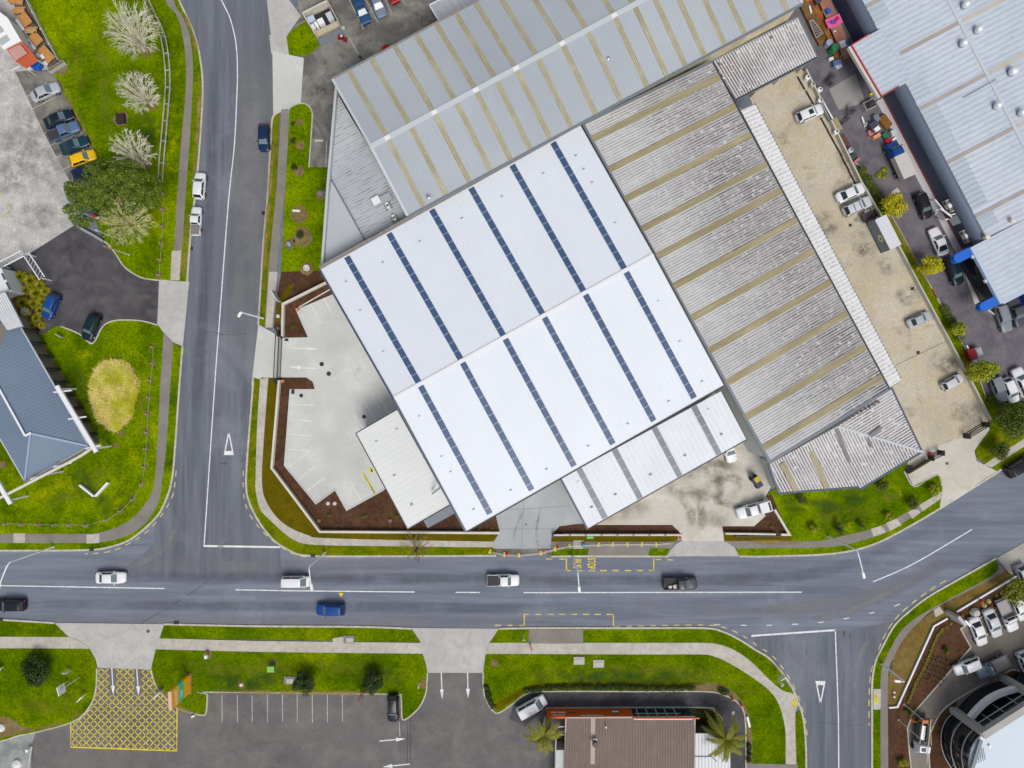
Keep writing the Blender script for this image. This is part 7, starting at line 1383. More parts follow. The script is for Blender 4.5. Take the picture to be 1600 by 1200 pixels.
wallthing('site_wall', 'low pale wall and dark slats by the parked canopy pickup', 'wall', [(1131, 832), (1209, 833)], .2, .9, CW, CW); wallthing('site_wall', 'pale wall on the right side of the small bark triangle', 'wall', [(1208, 795), (1231, 834), (1218, 834)], .28, .7, CW, CW)
wallthing('slat_fence', 'dark slatted fence beside the small bark triangle', 'fence', [(1148, 836), (1214, 836)], .1, .9, DARK, None, 1.8)
wallthing('yard_wall', 'long thin pale concrete wall along the tan yard', 'wall', [(1256, 112), (1342, 287), (1402, 390), (1450, 480), (1512, 595), (1543, 656)], .22, .95, ground('aged_wall', (.46, .43, .36), (.55, .52, .45), fine_amt=.12, fine=5), None)
wallthing('garden_wall', 'white low wall around the bark bed beside the showroom', 'wall', [(1586, 899), (1522, 937), (1492, 955)], .18, .4, W_WHITE, WTRIM); wallthing('garden_wall', 'white low wall bending down the left edge of bark bed', 'wall', [(1478, 965), (1457, 977), (1400, 1103), (1387, 1104)], .18, .4, W_WHITE, WTRIM)
# sliding gates
def slidegate(name, label, a, b_, h, off=.55):
    P, Q = G(*a), G(*b_); t = thing(name, label, 'gate', tuple(P)); d_ = (Q - P).normalized(); m_ = Vector((-d_.y, d_.x, 0)) * off; up = Vector((0, 0, 1))
    for s_ in (0, 1): o = m_ * s_; MB().beam(P + o + up * h, Q + o + up * h, .10, .12).build('rail', BLACK, t); MB().beam(P + o + up * .15, Q + o + up * .15, .08, .12).build('rail', BLACK, t)
    mb = MB(); n = int((Q - P).length / .16)
    for k in range(n): q = P.lerp(Q, k / n); mb.beam(q + up * .2, q + up * (h - .06), .03, .03)
    mb.build('pale', BLACK, t)
    for k in (P, Q): MB().box((k.x + m_.x / 2, k.y + m_.y / 2, h / 2), (.14, .8, h + .2)).build('post', BLACK, t)
slidegate('sliding_gate', 'black sliding gate across the white concrete car park entrance', (441.5, 523), (438, 597), 1.7, -.5); slidegate('sliding_gate', 'black sliding gate stub beside the tan yard driveway', (1450, 716), (1466, 708), 1.6, .3); slidegate('sliding_gate', 'grey gate panel pulled back at the tan yard far side', (1506, 682), (1535, 664), 1.6, .3)
p = G(1451, 709); one('gate_motor', 'red gate motor box beside the annex corner', 'gate motor', MB().box((0, 0, .45), (.55, .45, .9), .5, .9), RED, (p.x, p.y, .1))
wallthing('timber_fence', 'weathered brown fence panel under the annex lower corner', 'fence', [(1414, 738), (1447, 718)], .15, 1.3, ground('brown_fence', (.12, .085, .05), (.18, .13, .08), fine_amt=.2), None)
# double rail timber fence on the west lawn
P = [G(*p) for p in smooth([(226, -12), (233, 5), (246, 32), (258, 60), (264, 95), (266, 130), (264, 165), (261, 200), (257, 245), (254, 285)], 4)]; t = thing('rail_fence', 'long double rail timber fence curving down the west lawn', 'fence', tuple(P[0]))
for off in (-.35, .35):
    mb = MB()
    for a, b_ in zip(P[:-1], P[1:]):
        n = Vector((-(b_ - a).y, (b_ - a).x, 0)).normalized() * off; mb.beam(a + n + Vector((0, 0, .75)), b_ + n + Vector((0, 0, .75)), .16, .12)
    mb.build('rail', TIMB, t)
for i in range(0, len(P), 3):
    a = P[i]; b_ = P[min(i + 1, len(P) - 1)] if i + 1 < len(P) else P[i - 1]; n = Vector((-(b_ - a).y, (b_ - a).x, 0)).normalized() * .42; mb = MB(); mb.beam(a - n + Vector((0, 0, .66)), a + n + Vector((0, 0, .66)), .14, .1); mb.beam(a - n * .8 + Vector((0, 0, 0)), a - n * .8 + Vector((0, 0, .7)), .12, .12); mb.beam(a + n * .8, a + n * .8 + Vector((0, 0, .7)), .12, .12); mb.build('post', TIMB, t)
# timber posts with wire
proto = None
for grp, lb, pts in (('short posts on the north part of the west lawn', 'short timber post in a bare ring beside the west footpath, north lawn', [(256, 303), (255, 328), (253.5, 354), (253, 381), (250, 406), (249, 430)]), ('short posts along the edge of the south west lawn', 'short timber post in a bare ring, south west lawn edge', [(239, 542), (239, 568), (235, 594), (233, 621), (231, 647), (230, 675), (228, 701), (226, 729), (222, 756), (208, 780), (189, 798), (167, 812), (135, 821), (110, 820), (86, 820), (61, 819), (35, 819), (10, 818)])):
    for x, y in pts:
        p = G(x, y); mb = MB(); mb.lathe((0, 0, 0), [(.11, 0), (.11, .62), (.06, .68)], 8); o = one('timber_post', lb, 'post', mb, TIMB, (p.x, p.y, ZG), 0, grp); ring(x, y, rnd.uniform(.32, .5), M_DIRT)
    mb = MB(); mb.tube([G(x, y, .6) for x, y in pts], .018, 4); o = mb.build('wire', sim('wire', (.45, .45, .40), .5)); tag(o, 'thin wire strung between short timber posts, ' + ('north lawn' if 'north' in grp else 'south west lawn'), 'wire')
# signs
def panel_sign(name, label, cat, base, z0, z1, a, b_, m, posts=True, th=.1, pm=None):
    """upright board between plan points a, b (px on the ground)"""
    P, Q = G(*a), G(*b_); t = thing(name, label, cat, tuple(G(*base))); MB().beam(P + Vector((0, 0, (z0 + z1) / 2)), Q + Vector((0, 0, (z0 + z1) / 2)), th, z1 - z0).build('board', m, t)
    if posts:
        for k in ((P.lerp(Q, .12), P.lerp(Q, .88)) if posts != 1 else (P.lerp(Q, .5),)): MB().tube([(k.x, k.y, 0), (k.x, k.y, z1 - .05)], .05, 6).build('post', pm or LW, t)
    return t, P, Q
t, P, Q = panel_sign('pylon_sign', 'tall orange and teal pylon sign on the lawn at hatched entrance', 'sign', (296, 1066), .1, 2.2, (295, 1054), (296, 1081), sim('sign_orange', (1.0, .47, .004), .5), False, .5); mid = (P + Q) / 2
SO = sim('sign_orange', (1.0, .47, .004), .5)
for nm, z0, z1, m in (('teal_panel', 2.2, 3.7, sim('sign_teal', (.08, .55, .36), .5)), ('orange_panel', 3.7, 5.6, SO), ('cap', 5.6, 6.0, sim('sign_pink', (.70, .42, .30), .5))): MB().beam(P + Vector((0, 0, (z0 + z1) / 2)), Q + Vector((0, 0, (z0 + z1) / 2)), .5 + .004 * (z0 > 3), z1 - z0).build(nm, m, t)
mb = MB(); mc = MB()
for k in range(7): q = P.lerp(Q, .18 + k * .115); mb.box((q.x + .26, q.y, 4.55), (.03, .2, .55 - .12 * (k % 2)))
q = P.lerp(Q, .62); mc.box((q.x + .255, q.y, 2.95), (.03, 1.3, .6)); mb.build('sign_lettering', WHITEP, t); mc.build('sign_emblem', sim('sign_pale_teal', (.35, .72, .65), .5), t)
MB().box((mid.x, mid.y, .14), (1.0, 3.3, .2)).build('plinth', M_DIRT, t)
t, P, Q = panel_sign('post_sign', 'white square sign on a tall pole by the hatched entrance', 'sign', (126, 1056), 3.7, 5.3, (123.5, 1051), (127, 1064), WHITEP, 1, .12); mb = MB(); q = (P + Q) / 2; mb.lathe((0, 0, 0), [(.3, 0), (.3, .03)], 16); o = MB().beam(q + Vector((.07, -.25, 4.5)), q + Vector((.07, .3, 4.5)), .03, .7).build('emblem', sim('sign_pale_blue', (.35, .55, .65), .5), t)
panel_sign('post_sign', 'small white sign beside the hatched entrance lawn edge', 'sign', (134, 1085), .7, 1.7, (130, 1090), (137, 1082), WHITEP, 2, .08); panel_sign('post_sign', 'thin white board standing behind the tall pole sign', 'sign', (109, 1046), .8, 1.5, (106, 1046), (114, 1046.5), WHITEP, 2, .06); panel_sign('post_sign', 'tiny pale sign right behind the white square sign', 'sign', (108, 1063), .6, 1.2, (104, 1066), (109, 1063), ground('cream_board', (.6, .6, .5), (.66, .66, .56), fine_amt=.03), 1, .06)
panel_sign('arrow_sign', 'white arrow shaped sign at the left photo edge lawn', 'sign', (5, 1043), .5, 1.5, (0, 1050), (8, 1040), WHITEP, 2, .1); panel_sign('direction_sign', 'white slim sign beside the orange pylon sign base', 'sign', (251, 1082), .5, 1.5, (247, 1086), (257, 1076), WHITEP, 2, .1)
for lb, a, b_ in (('left arm of the white V shaped sign boards on the lawn', (128, 757), (150, 774.5)), ('right arm of the white V shaped sign boards on the lawn', (152.5, 774.5), (172, 753))): panel_sign('lawn_sign', lb, 'sign', a, .15, .70, a, b_, WTRIM, 2, .30, WTRIM)
panel_sign('site_sign', 'pale board sign at the footpath beside the dark bark bed', 'sign', (436, 464), .5, 2.4, (431, 456), (441, 473), sim('board_grey', (.55, .57, .6), .5), 2, .14)
panel_sign('post_sign', 'white and blue street sign on the corner verge', 'sign', (1217, 1053), 1.4, 2.4, (1211, 1054), (1219, 1048), WHITEP, 2, .08); panel_sign('give_way_sign', 'small white sign at the end of corner verge pole', 'sign', (1210, 1060), 2.0, 2.6, (1211, 1062), (1215, 1058), WHITEP, 1, .06)
panel_sign('post_sign', 'thin white sign on the lawn beside the right entrance', 'sign', (656, 1067), .3, 1.9, (655.5, 1065), (656.5, 1068), WHITEP, 1, .06); panel_sign('lawn_sign', 'small pale plate sign standing on the south west lawn top', 'sign', (97, 524), .4, .9, (91, 522), (101, 528), LTRIM, 2, .08)
panel_sign('totem_sign', 'grey and black totem sign in the gap of the white wall', 'sign', (1484, 962), 0, 3.2, (1477, 953), (1488, 966), sim('totem_grey', (.40, .41, .44), .5), False, .5); t, P, Q = panel_sign('totem_sign', 'black totem sign with white top beside the first white sedan', 'sign', (1496, 966), 0, 2.4, (1490, 961), (1499, 969), BLACK, False, .35); MB().beam(P + Vector((0, 0, 2.55)), Q + Vector((0, 0, 2.55)), .36, .3).build('white_top', WHITEP, t)
t, P, Q = panel_sign('lawn_flag', 'pink teardrop flag at the car park edge beside dark shrub', 'flag', (568, 1082), .3, .5, (566, 1083), (569, 1081), RED, False, .3); mb = MB(); q = G(568, 1081); pts = [(0, .6), (.55, 1.0), (.75, 1.9), (.6, 2.9), (.15, 3.6), (0, 3.7)]
mb.prism([(0, 0), (0, 0), (0, 0)], 0, 0) if False else None
n = len(pts); mb.add([(q.x - .35 + x, q.y - .03, z) for x, z in pts] + [(q.x - .35 + x, q.y + .03, z) for x, z in pts], [tuple(range(n)), tuple(range(2 * n - 1, n - 1, -1))]); mb.build('flag', sim('flag_pink', (.90, .52, .52), .7), t); MB().tube([(q.x - .38, q.y, 0), (q.x - .38, q.y, 3.7)], .03, 6).build('pole', WHITEP, t)
t, P, Q = panel_sign('sandwich_board', 'red sandwich board on the footpath by the lower bus stop', 'sign', (830, 1009), .05, 1.0, (828, 1005), (831, 1014), RED, False, .1); MB().beam(P + Vector((.1, 0, .5)), Q + Vector((.1, 0, .5)), .03, .5).build('white_panel', WHITEP, t)
p = G(818, 991); t = thing('bus_stop_pole', 'brown bus stop post on the verge near the lower bus bay', 'bus stop', (p.x, p.y, .1)); MB().tube([(0, 0, 0), (0, 0, 2.6)], .05, 6).build('pole', LW, t, local=True); MB().box((.0, .0, 2.4), (.6, .06, .5)).build('sign', ground('cream_board', (.6, .6, .5), (.66, .66, .56)), t, local=True)
# verge boxes
p = G(427, 1041); t = thing('utility_cabinet', 'green utility cabinet standing on the southern lawn', 'cabinet', (p.x, p.y, .1)); MB().box((0, 0, .55), (1.0, .8, 1.1)).build('body', sim('cabinet_green', (.10, .30, .03), .5), t, local=True); MB().box((0, 0, 1.13), (1.08, .9, .06)).build('lid', sim('cabinet_lid', (.20, .45, .07), .5), t, local=True)
for x, y, lb, m in ((904.5, 1031.5, 'pale concrete utility pad on the southern lawn', M_PATH), (935, 1036, 'utility pad with blue-grey lid on the southern lawn', M_PATH), (546, 998, 'grey lid pad on the verge above the southern footpath', M_PATHD), (453, 1062, 'grey box at the left side of dark round shrub', M_PATHD)):
    p = G(x, y); t = thing('utility_pad', lb, 'utility pad', (p.x, p.y, .1), 0, 'utility pads'); MB().box((0, 0, .08), (1.7, 1.2, .2)).build('plinth', m, t, local=True); MB().box((.1, -.1, .2), (1.1, .7, .08)).build('lid', sim('pad_lid', (.24, .30, .33) if x > 930 else (.42, .41, .38), .6), t, local=True)
p = G(1012, 1040); t = thing('tree_stakes', 'two crossed timber stakes around a sapling on the southern lawn', 'stakes', (p.x, p.y, .1))
for dx in (-.4, .4): MB().tube([(dx, -.6, 0), (0, .3, 1.5)], .05, 6).build('stake', OTIM if dx < 0 else BARK, t, local=True)
p = G(191, 187); one('timber_box', 'dark square timber box in a bare patch on the west lawn', 'box', MB().box((0, 0, .3), (1.4, 1.5, .6), .1, .92), ground('dark_timber', (.025, .02, .015), (.05, .04, .03), fine_amt=.3), (p.x, p.y, .1))
p = G(453, 382); one('marker_box', 'small blue and grey marker box on the narrow lawn', 'marker', MB().box((0, 0, .25), (.55, .7, .5), .4, .8), sim('marker_blue', (.22, .35, .5), .5), (p.x, p.y, .1))
p = G(480, 419); one('riser', 'round cream concrete riser on the narrow lawn', 'riser', MB().lathe((0, 0, 0), [(.5, 0), (.5, .35), (.32, .36), (.32, .2), (.05, .19)], 18), CW, (p.x, p.y, .1))
p = G(464, 330); one('bench_slab', 'thin white slab lying on the narrow lawn bare patch', 'slab', MB().box((0, 0, .15), (1.2, .3, .3), -.05, .95), WHITEP, (p.x, p.y, .12)); p = G(501, 302); one('rock', 'grey rock pile beside the grey wing wall', 'rock', MB().lathe((0, 0, 0), [(.6, 0), (.5, .3), (.2, .5)], 7), sim('rock_grey', (.2, .19, .17), .9), (p.x, p.y, .1)); p = G(1489, 957 - 1); p = G(1521, 956); one('boulder', 'pale grey boulder at the top of the showroom bark bed', 'boulder', MB().lathe((0, 0, 0), [(.72, 0), (.78, .3), (.5, .75), (.1, .85)], 8), ground('boulder_grey', (.42, .42, .42), (.52, .52, .51), fine_amt=.15), (p.x, p.y, .1))
for x, y, lb in ((1543, 939, 'tan rock in the bark bed nearer the orange worker'), (1537, 946, 'tan rock in the bark bed beside the tray pickup')): p = G(x, y); one('rock', lb, 'rock', MB().lathe((0, 0, 0), [(.42, 0), (.4, .2), (.12, .4)], 7), ground('tan_rock', (.38, .31, .16), (.45, .38, .22), fine_amt=.2), (p.x, p.y, .1))
for x, y, lb, m in ((435, 494, 'tan timber stump beside the footpath at the gate, upper of two', CW), (435, 513, 'tan earth mound beside the footpath at the gate, lower of two', M_DIRT), (513, 786, 'left pale rock in the site bark bed', CW), (523.5, 786, 'right pale rock in the site bark bed', CW), (499, 813, 'tan rock by the bend of the low pale wall', M_DIRT), (610, 813, 'dusty pink rock in the site bark bed', sim('pink_rock', (.22, .14, .12), .9))): p = G(x, y); one('rock', lb, 'rock', MB().lathe((0, 0, 0), [(.32, 0), (.3, .2), (.1, .32)], 8), m, (p.x, p.y, .13))
for x, y, lb in ((466, 484, 'orange marker at the car park corner beside bark bed'), (443, 595, 'orange marker at the lower end of the sliding gate')): p = G(x, y); one('gate_marker', lb, 'marker', MB().box((0, 0, .35), (.5, .45, .5), .5, .7), sim('marker_orange', (.60, .20, .08), .6), (p.x, p.y, .1))
for x, y, lb in ((1395, 1080, 'white capped pipe on the dry grass, upper of two'), (1395, 1087, 'white capped pipe on the dry grass, lower of two')): p = G(x, y); one('capped_pipe', lb, 'pipe', MB().lathe((0, 0, 0), [(.14, 0), (.14, .4), (.05, .42)], 10), WHITEP, (p.x, p.y, .1))
for x, y, lb in ((1238, 1050 - 2, ''),): pass
# cafe tables and drums
for i, (x, y, lb) in enumerate(((26, 3, 'orange timber picnic table at the top photo edge'), (31, 19, 'narrow orange timber picnic table below the top one'), (41, 32, 'orange timber picnic table with long white bench, upper'), (50, 50, 'short tan timber picnic table between the longer tables'), (58, 62, 'orange timber picnic table with white bench, middle'), (74, 86, 'orange timber picnic table with three white stools, lowest'))):
    p = G(x, y, .5); sz = ((2.4, .9), (1.9, .7), (2.0, 1.5), (1.9, .7), (1.9, 1.5), (2.6, 1.5))[i]; t = thing('picnic_table', lb, 'picnic table', (p.x, p.y, .07), (-.15, .1, -.95, .05, -.85, -.85)[i], 'picnic tables outside the cafe'); mb = MB(); n = 5
    for k in range(n): mb.box((0, -sz[1] / 2 + (k + .5) * sz[1] / n, .74), (sz[0], sz[1] / n - .02, .06))
    mb.build('table_top', OTIM if i != 3 else ground('tan_timber', (.42, .29, .12), (.5, .36, .17), fine_amt=.12), t, local=True)
    for sx in (-.4, .4):
        for sy in (-.35, .35): MB().box((sx * sz[0], sy * sz[1], .36), (.08, .08, .70)).build('leg', BARK, t, local=True)
    if i in (2, 4): MB().box((0, -sz[1] / 2 - .42, .45), (sz[0], .5, .08)).build('bench', WHITEP, t, local=True)
    if i == 5:
        for k in range(3): MB().box((-.9 + k * .85, -sz[1] / 2 - .35 + (.4 if k == 1 else 0), .45 + (.34 if k == 1 else 0)), (.7, .5, .08)).build('stool', WHITEP, t, local=True)
    if i not in (2, 4, 5): MB().box((0, sz[1] / 2 + .3, .44), (sz[0], .28, .06)).build('bench', OTIM, t, local=True)
BD = sim('drum_blue', (.012, .10, .50), .4)
for x, y, lb in ((54, 98, 'blue drum in the cluster below the red awning, upper left'), (60, 101, 'blue drum in the cluster below the red awning, right side'), (51, 104, 'blue drum in the cluster below the red awning, left side'), (57, 105, 'blue drum in the cluster below the red awning, lowest'), (43, 67, 'single blue drum at the upper corner of red awning')): p = G(x, y, .9); one('drum', lb, 'drum', MB().lathe((0, 0, 0), [(.3, 0), (.32, .3), (.3, .6), (.29, .9), (.25, .92)], 14), BD, (p.x, p.y, .07), 0, 'blue drums by the cafe')
p = G(90, 105, .4); t = thing('planter_trough', 'pale green long trough at the end of the cafe patio', 'planter', (p.x, p.y, .1), .55); MB().box((0, 0, .35), (2.9, .5, .7)).build('trough', ground('pale_green_metal', (.36, .40, .37), (.44, .48, .45), fine_amt=.06), t, local=True); MB().box((0, 0, .71), (2.7, .36, .03)).build('soil', M_DIRT, t, local=True)
for x, y, s_, lb, m in ((48, 106, .8, 'white box on the ground beside the blue drum cluster', WHITEP), (29, 46, .5, 'white box between cafe roof and picnic tables', WHITEP)): p = G(x, y); one('box', lb, 'box', MB().box((0, 0, .25), (s_, s_ * .6, .5), .5, .95), m, (p.x, p.y, .07))
edge_ = [G(44, 0, 0), G(70, 50, 0), G(95, 96, 0)]; wallthing('patio_fence', 'thin pale rail fence between the cafe patio and lawn', 'fence', [(44, -2), (70, 50), (95, 96)], .07, .95, CW, None, 2.4)
wallthing('fence', 'grey metal guard rail at the dark driveway curve', 'fence', [(117, 350), (135, 361), (150, 369), (164, 378)], .35, .7, sim('rail_grey', (.36, .38, .40), .5, .3), None)
# bin enclosure by the grey warehouse yard
t = thing('bin_enclosure', 'walled bin enclosure with pale walls beside the warehouse yard', 'enclosure', tuple(G(505, 38, 0))); q = [(477, 28), (515, 9), (533, 43), (497, 61)]; W_ = [tuple(G(*k)[:2]) for k in q + [q[0]]]
MB().wall(W_[:2], .2, 0, 1.5).build('back_wall', CW, t); MB().wall([W_[1], W_[2]], .14, 0, 1.5).build('side_wall', M_CONCT, t); MB().wall([W_[0], W_[3]], .14, 0, 1.5).build('side_wall', CW, t); MB().prism([tuple(G(*k)[:2]) for k in ((480, 30), (514, 13), (527, 34), (491, 52))], 0, .08).build('floor', sim('dark_floor', (.02, .02, .02), .8), t); MB().prism([tuple(G(*k)[:2]) for k in ((491, 53), (528, 35), (532, 42), (496, 60))], 0, .5).build('ledge', M_CONCT, t)
MB().prism([tuple(G(*k)[:2]) for k in ((497, 62), (534, 44), (540, 55), (502, 72))], 0, .12).build('ramp', ground('slate_ramp', (.13, .155, .19), (.19, .21, .245), fine_amt=.15), t)
for x, y, sx, sy, h, lb, m in ((487, 31, 1.1, .9, 1.1, 'pale blue bin in the corner of the bin enclosure', sim('bin_blue', (.45, .56, .66), .5)), (489.5, 43, .55, .8, 1.0, 'white wheelie bin leftmost of three in the enclosure', WHITEP), (495, 39.5, .5, .85, 1.0, 'narrow white wheelie bin between two others', WHITEP), (502, 35, .95, .9, 1.1, 'wide white bin nearest the dark gap of the enclosure', WHITEP), (516, 27, .9, 1.3, 1.1, 'grey wrapped bin at the right side of the enclosure', LTRIM)):
    p = G(x, y, .8); t = thing('bin', lb, 'bin', (p.x, p.y, .08), .48, 'bins in the enclosure'); MB().box((0, 0, h * .45), (sx * .9, sy * .9, h * .9), 0, 1.08).build('body', m, t, local=True); MB().box((0, 0, h * .95), (sx, sy, h * .1)).build('lid', m, t, local=True)
p = G(535, 59, .6); t = thing('sweeper', 'small red and black sweeper machine beside the bin enclosure', 'machine', (p.x, p.y, .06), -.2); MB().box((-.45, .05, .45), (.6, .6, .6), 0, .8).build('red_hood', paint('red'), t, local=True); MB().box((.4, -.1, .4), (.6, .6, .5), 0, .8).build('red_tank', paint('red'), t, local=True); MB().box((0, 0, .55), (.5, .4, .5)).build('engine', BLACK, t, local=True); MB().box((-.1, .1, .85), (.35, .35, .1)).build('seat', LTRIM, t, local=True)
p = G(537, 45, .4); one('capped_post', 'pale green capped post at the enclosure ramp corner', 'post', MB().lathe((0, 0, 0), [(.3, 0), (.32, .7), (.2, .8)], 12), ground('pale_green_metal', (.36, .40, .37), (.44, .48, .45)), (p.x, p.y, .1))
for x, y, r_, lb, m in ((551, 106, .55, 'large blue drum half under the grey warehouse eave', sim('drum_soft_blue', (.10, .18, .36), .5)), (604, 77, .75, 'dark red round tank half under the grey warehouse eave', paint('red'))): p = G(x, y, 1.0); one('tank', lb, 'tank', MB().lathe((0, 0, 0), [(r_, 0), (r_, 1.0), (r_ * .8, 1.1), (.05, 1.12)], 18), m, (p.x, p.y, .06))
p = G(563, 90, .4); t = thing('hose_reel', 'blue hoop frame of a trolley by the grey warehouse eave', 'trolley', (p.x, p.y, .06), -1.0); MB().tube([(.45 * math.cos(a) , .22 * math.sin(a), .5) for a in [k * math.pi / 8 for k in range(17)]], .05, 6).build('hoop', sim('hoop_blue', (.03, .16, .26), .4), t, local=True); MB().box((.0, 0, .22), (.5, .3, .4)).build('tub', BLACK, t, local=True)
# temporary fence with yellow feet
TF = [(765.5, 861), (788, 866), (811, 867), (845, 863.5), (867, 857.5), (890, 852.5), (935, 850.5), (957.5, 850), (980, 850), (1002.5, 849.5), (1025, 850), (1047, 848)]
YF = sim('yellow_foot', (.72, .58, .01), .5)
for i, (a, b_) in enumerate(zip(TF[:-1], TF[1:])):
    P, Q = G(*a), G(*b_); t = thing('temporary_barrier', 'temporary mesh barrier with yellow foot along the works footpath', 'barrier', (P.x, P.y, .13), math.atan2((Q - P).y, (Q - P).x), 'temporary barriers along the works footpath'); L_ = (Q - P).length; mb = MB()
    mb.tube([(.05, 0, .1), (.05, 0, 1.1), (L_ - .05, 0, 1.1), (L_ - .05, 0, .1), (.05, 0, .1)], .022, 5); mb.build('frame', STEEL, t, local=True); mb = MB()
    for k in range(1, int(L_ / .22)): mb.beam((k * .22, 0, .12), (k * .22, 0, 1.08), .012, .012)
    for z in (.3, .5, .7, .9): mb.beam((.06, 0, z), (L_ - .06, 0, z), .012, .012)
    mb.build('mesh', STEEL, t, local=True); MB().box((0, 0, .07), (.26, .72, .14), .12 * (i % 3 - 1)).build('foot', YF, t, local=True)
for x, y, lb, m in ((792, 865, 'large red traffic cone by the works fence left end', sim('cone_red', (.5, .05, .03), .6)), (850, 861.5, 'pink faded cone by the works fence middle', sim('cone_pink', (.62, .30, .27), .6)), (871.5, 854.5, 'dusty orange cone by the concrete cover', sim('cone_orange', (.50, .20, .10), .6)), (1062, 840, 'pink faded marker at the right end of works fence', sim('cone_pink', (.62, .30, .27), .6))): p = G(x, y); t = thing('traffic_cone', lb, 'cone', (p.x, p.y, .13), 0, 'cones along the works fence'); MB().lathe((0, 0, .04), [(.24, 0), (.05, .65), (.03, .66)], 12).build('cone', m, t, local=True); MB().box((0, 0, .03), (.6, .6, .06)).build('base', m, t, local=True)
p = G(922, 839.5); one('green_plate', 'bright green plate on the sparse grass by the bus stop', 'plate', MB().box((0, 0, .06), (1.0, .35, .1)), sim('plate_green', (.12, .5, .14), .6), (p.x, p.y, .13)); p = G(911, 850.5); one('blue_marker', 'blue marker box beside the concrete cover', 'marker', MB().box((0, 0, .3), (.5, .6, .5), 0, .8), sim('marker_teal', (.05, .24, .36), .5), (p.x, p.y, .13))
p = G(866, 836); t = thing('meter_box', 'dark meter box with pipes at the end of canopy bed', 'meter box', (p.x, p.y, .13)); MB().box((.5, .1, .3), (1.6, .5, .6)).build('box', DARK, t, local=True); MB().tube([(-.3, -.3, .1), (0, .2, .5), (1.2, .2, .5)], .08, 6).build('pipe', SLATE, t, local=True)
p = G(533, 929); mb = MB(); mb.flat([(-.45, .3), (.45, .3), (0, -.45)], .3); 
one('road_marker', 'yellow triangular marker standing beside the centre line', 'marker', MB().add([(-.42, .35, .02), (.42, .35, .02), (0, -.45, .02), (-.35, .3, .12), (.35, .3, .12), (0, -.38, .12)], [(0, 2, 1), (3, 4, 5), (0, 1, 4, 3), (1, 2, 5, 4), (2, 0, 3, 5)]), YF, (p.x, p.y, .01))
# timber wheel stops in the tan yard
for x, y in ((1251, 131), (1264, 153), (1287, 195), (1298, 215.5), (1309.5, 236), (1320, 257), (1330, 277)): p = G(x, y); t_ = one('wheel_stop', 'dark timber wheel stop along the tan yard wall', 'wheel stop', MB().box((0, 0, .1), (2.3, .18, .18)), ground('dark_timber', (.03, .024, .018), (.06, .05, .035), fine_amt=.3), (p.x, p.y, .1), math.atan2(-1.78, 1), 'wheel stops along the tan yard wall')
# pipe frame by the factory
t = thing('pipe_hoop', 'white bent pipe frame standing beside the factory wall', 'frame', tuple(G(1460, 328, 0)))
for pts in ([(1456, 313, 0), (1461, 312, 2.2), (1476, 330, 2.4), (1485, 336, 2.6), (1500, 332, 2.6)], [(1461, 336, 0), (1464, 328, 2.2), (1470, 326, 2.4), (1488, 340, 2.6), (1500, 334, 2.6)], [(1465, 341, 0), (1478, 343, 2.4), (1483, 342, 2.4)]): MB().tube([G(*q) for q in pts], .1, 8).build('pipe', WHITEP, t)
t = thing('roller_canopy', 'dark grey awning over the factory side door', 'awning', tuple(G(1490, 345, 0))); polyroof('awning', [G(1482, 342, 2.6), G(1499, 335, 2.9), G(1505, 347, 2.9), G(1489, 353, 2.6)], (1, 0), sim('awning_grey', (.10, .12, .13), .6), t)
wallthing('white_fence', 'short white fence piece beside the red trailer, upper', 'fence', [(1505, 540), (1513, 557)], .2, .9, WHITEP, None); wallthing('white_fence', 'short white fence piece below the red trailer, lower', 'fence', [(1514, 558), (1521, 568)], .2, .9, WHITEP, None)
wallthing('red_kerb_barrier', 'faded red rail at the purple lot edge', 'barrier', [(1456, 453), (1463, 466)], .2, .4, ground('faded_red', (.24, .10, .09), (.3, .13, .12)), None); wallthing('guard_rail', 'pale rail at the corner below the lower blue fin', 'rail', [(1535, 480), (1550, 491), (1560, 496)], .12, .5, CW, None)
wallthing('lane_rail', 'white rail sign lying along the outside of the drive lane', 'rail', [(1166, 1118), (1170, 1134)], .3, .5, WTRIM, None); wallthing('kerb_barrier', 'pale kerb barrier beside the red shop entrance', 'barrier', [(853, 1117), (849, 1130)], .3, .8, LTRIM, None)
for x, y, lb in ((1143, 1090, 'orange-red marker post at the lane outer curve, upper'), (1157, 1100, 'orange-red marker post at the lane outer curve, lower')): p = G(x, y); one('marker_post', lb, 'post', MB().lathe((0, 0, 0), [(.2, 0), (.16, .8), (.1, .85)], 10), sim('marker_orange', (.60, .20, .08), .6), (p.x, p.y, .12))
wallthing('banner', 'white banner strip along the verge between hatched lawn corners', 'banner', [(301, 1118.5), (306, 1116)], .25, .5, WHITEP, None)
p = G(52, 1180); t = thing('barrier_arm', 'grey barrier arm and post at the lower left yard edge', 'barrier', (p.x, p.y, .06)); MB().beam(G(50, 1166, .9) - p, G(45, 1200, .9) - p, .14, .12).build('arm', LTRIM, t, local=True); MB().box(((G(49, 1168) - p).x, (G(49, 1168) - p).y, .5), (.4, .4, 1.0)).build('post', WHITEP, t, local=True)
for x, y, s_, lb in ((3, 1136, .7, 'white boulder on the dry patch at the left photo edge'), (28, 1193, .8, 'white rubble on the grey yard at the lower left corner')): p = G(x, y); one('boulder', lb, 'boulder', MB().lathe((0, 0, 0), [(s_, 0), (s_ * .9, .3), (s_ * .3, .5)], 9), ground('chalk', (.6, .6, .58), (.7, .7, .68), fine_amt=.1), (p.x, p.y, .07))
p = G(327, 1022); t = thing('letter_box', 'small white letter box on a post below the southern footpath', 'letter box', (p.x, p.y, .1)); MB().box((0, 0, 1.0), (.4, .5, .45)).build('box', WHITEP, t, local=True); MB().box((0, .15, .4), (.12, .12, .8)).build('post', DARK, t, local=True)
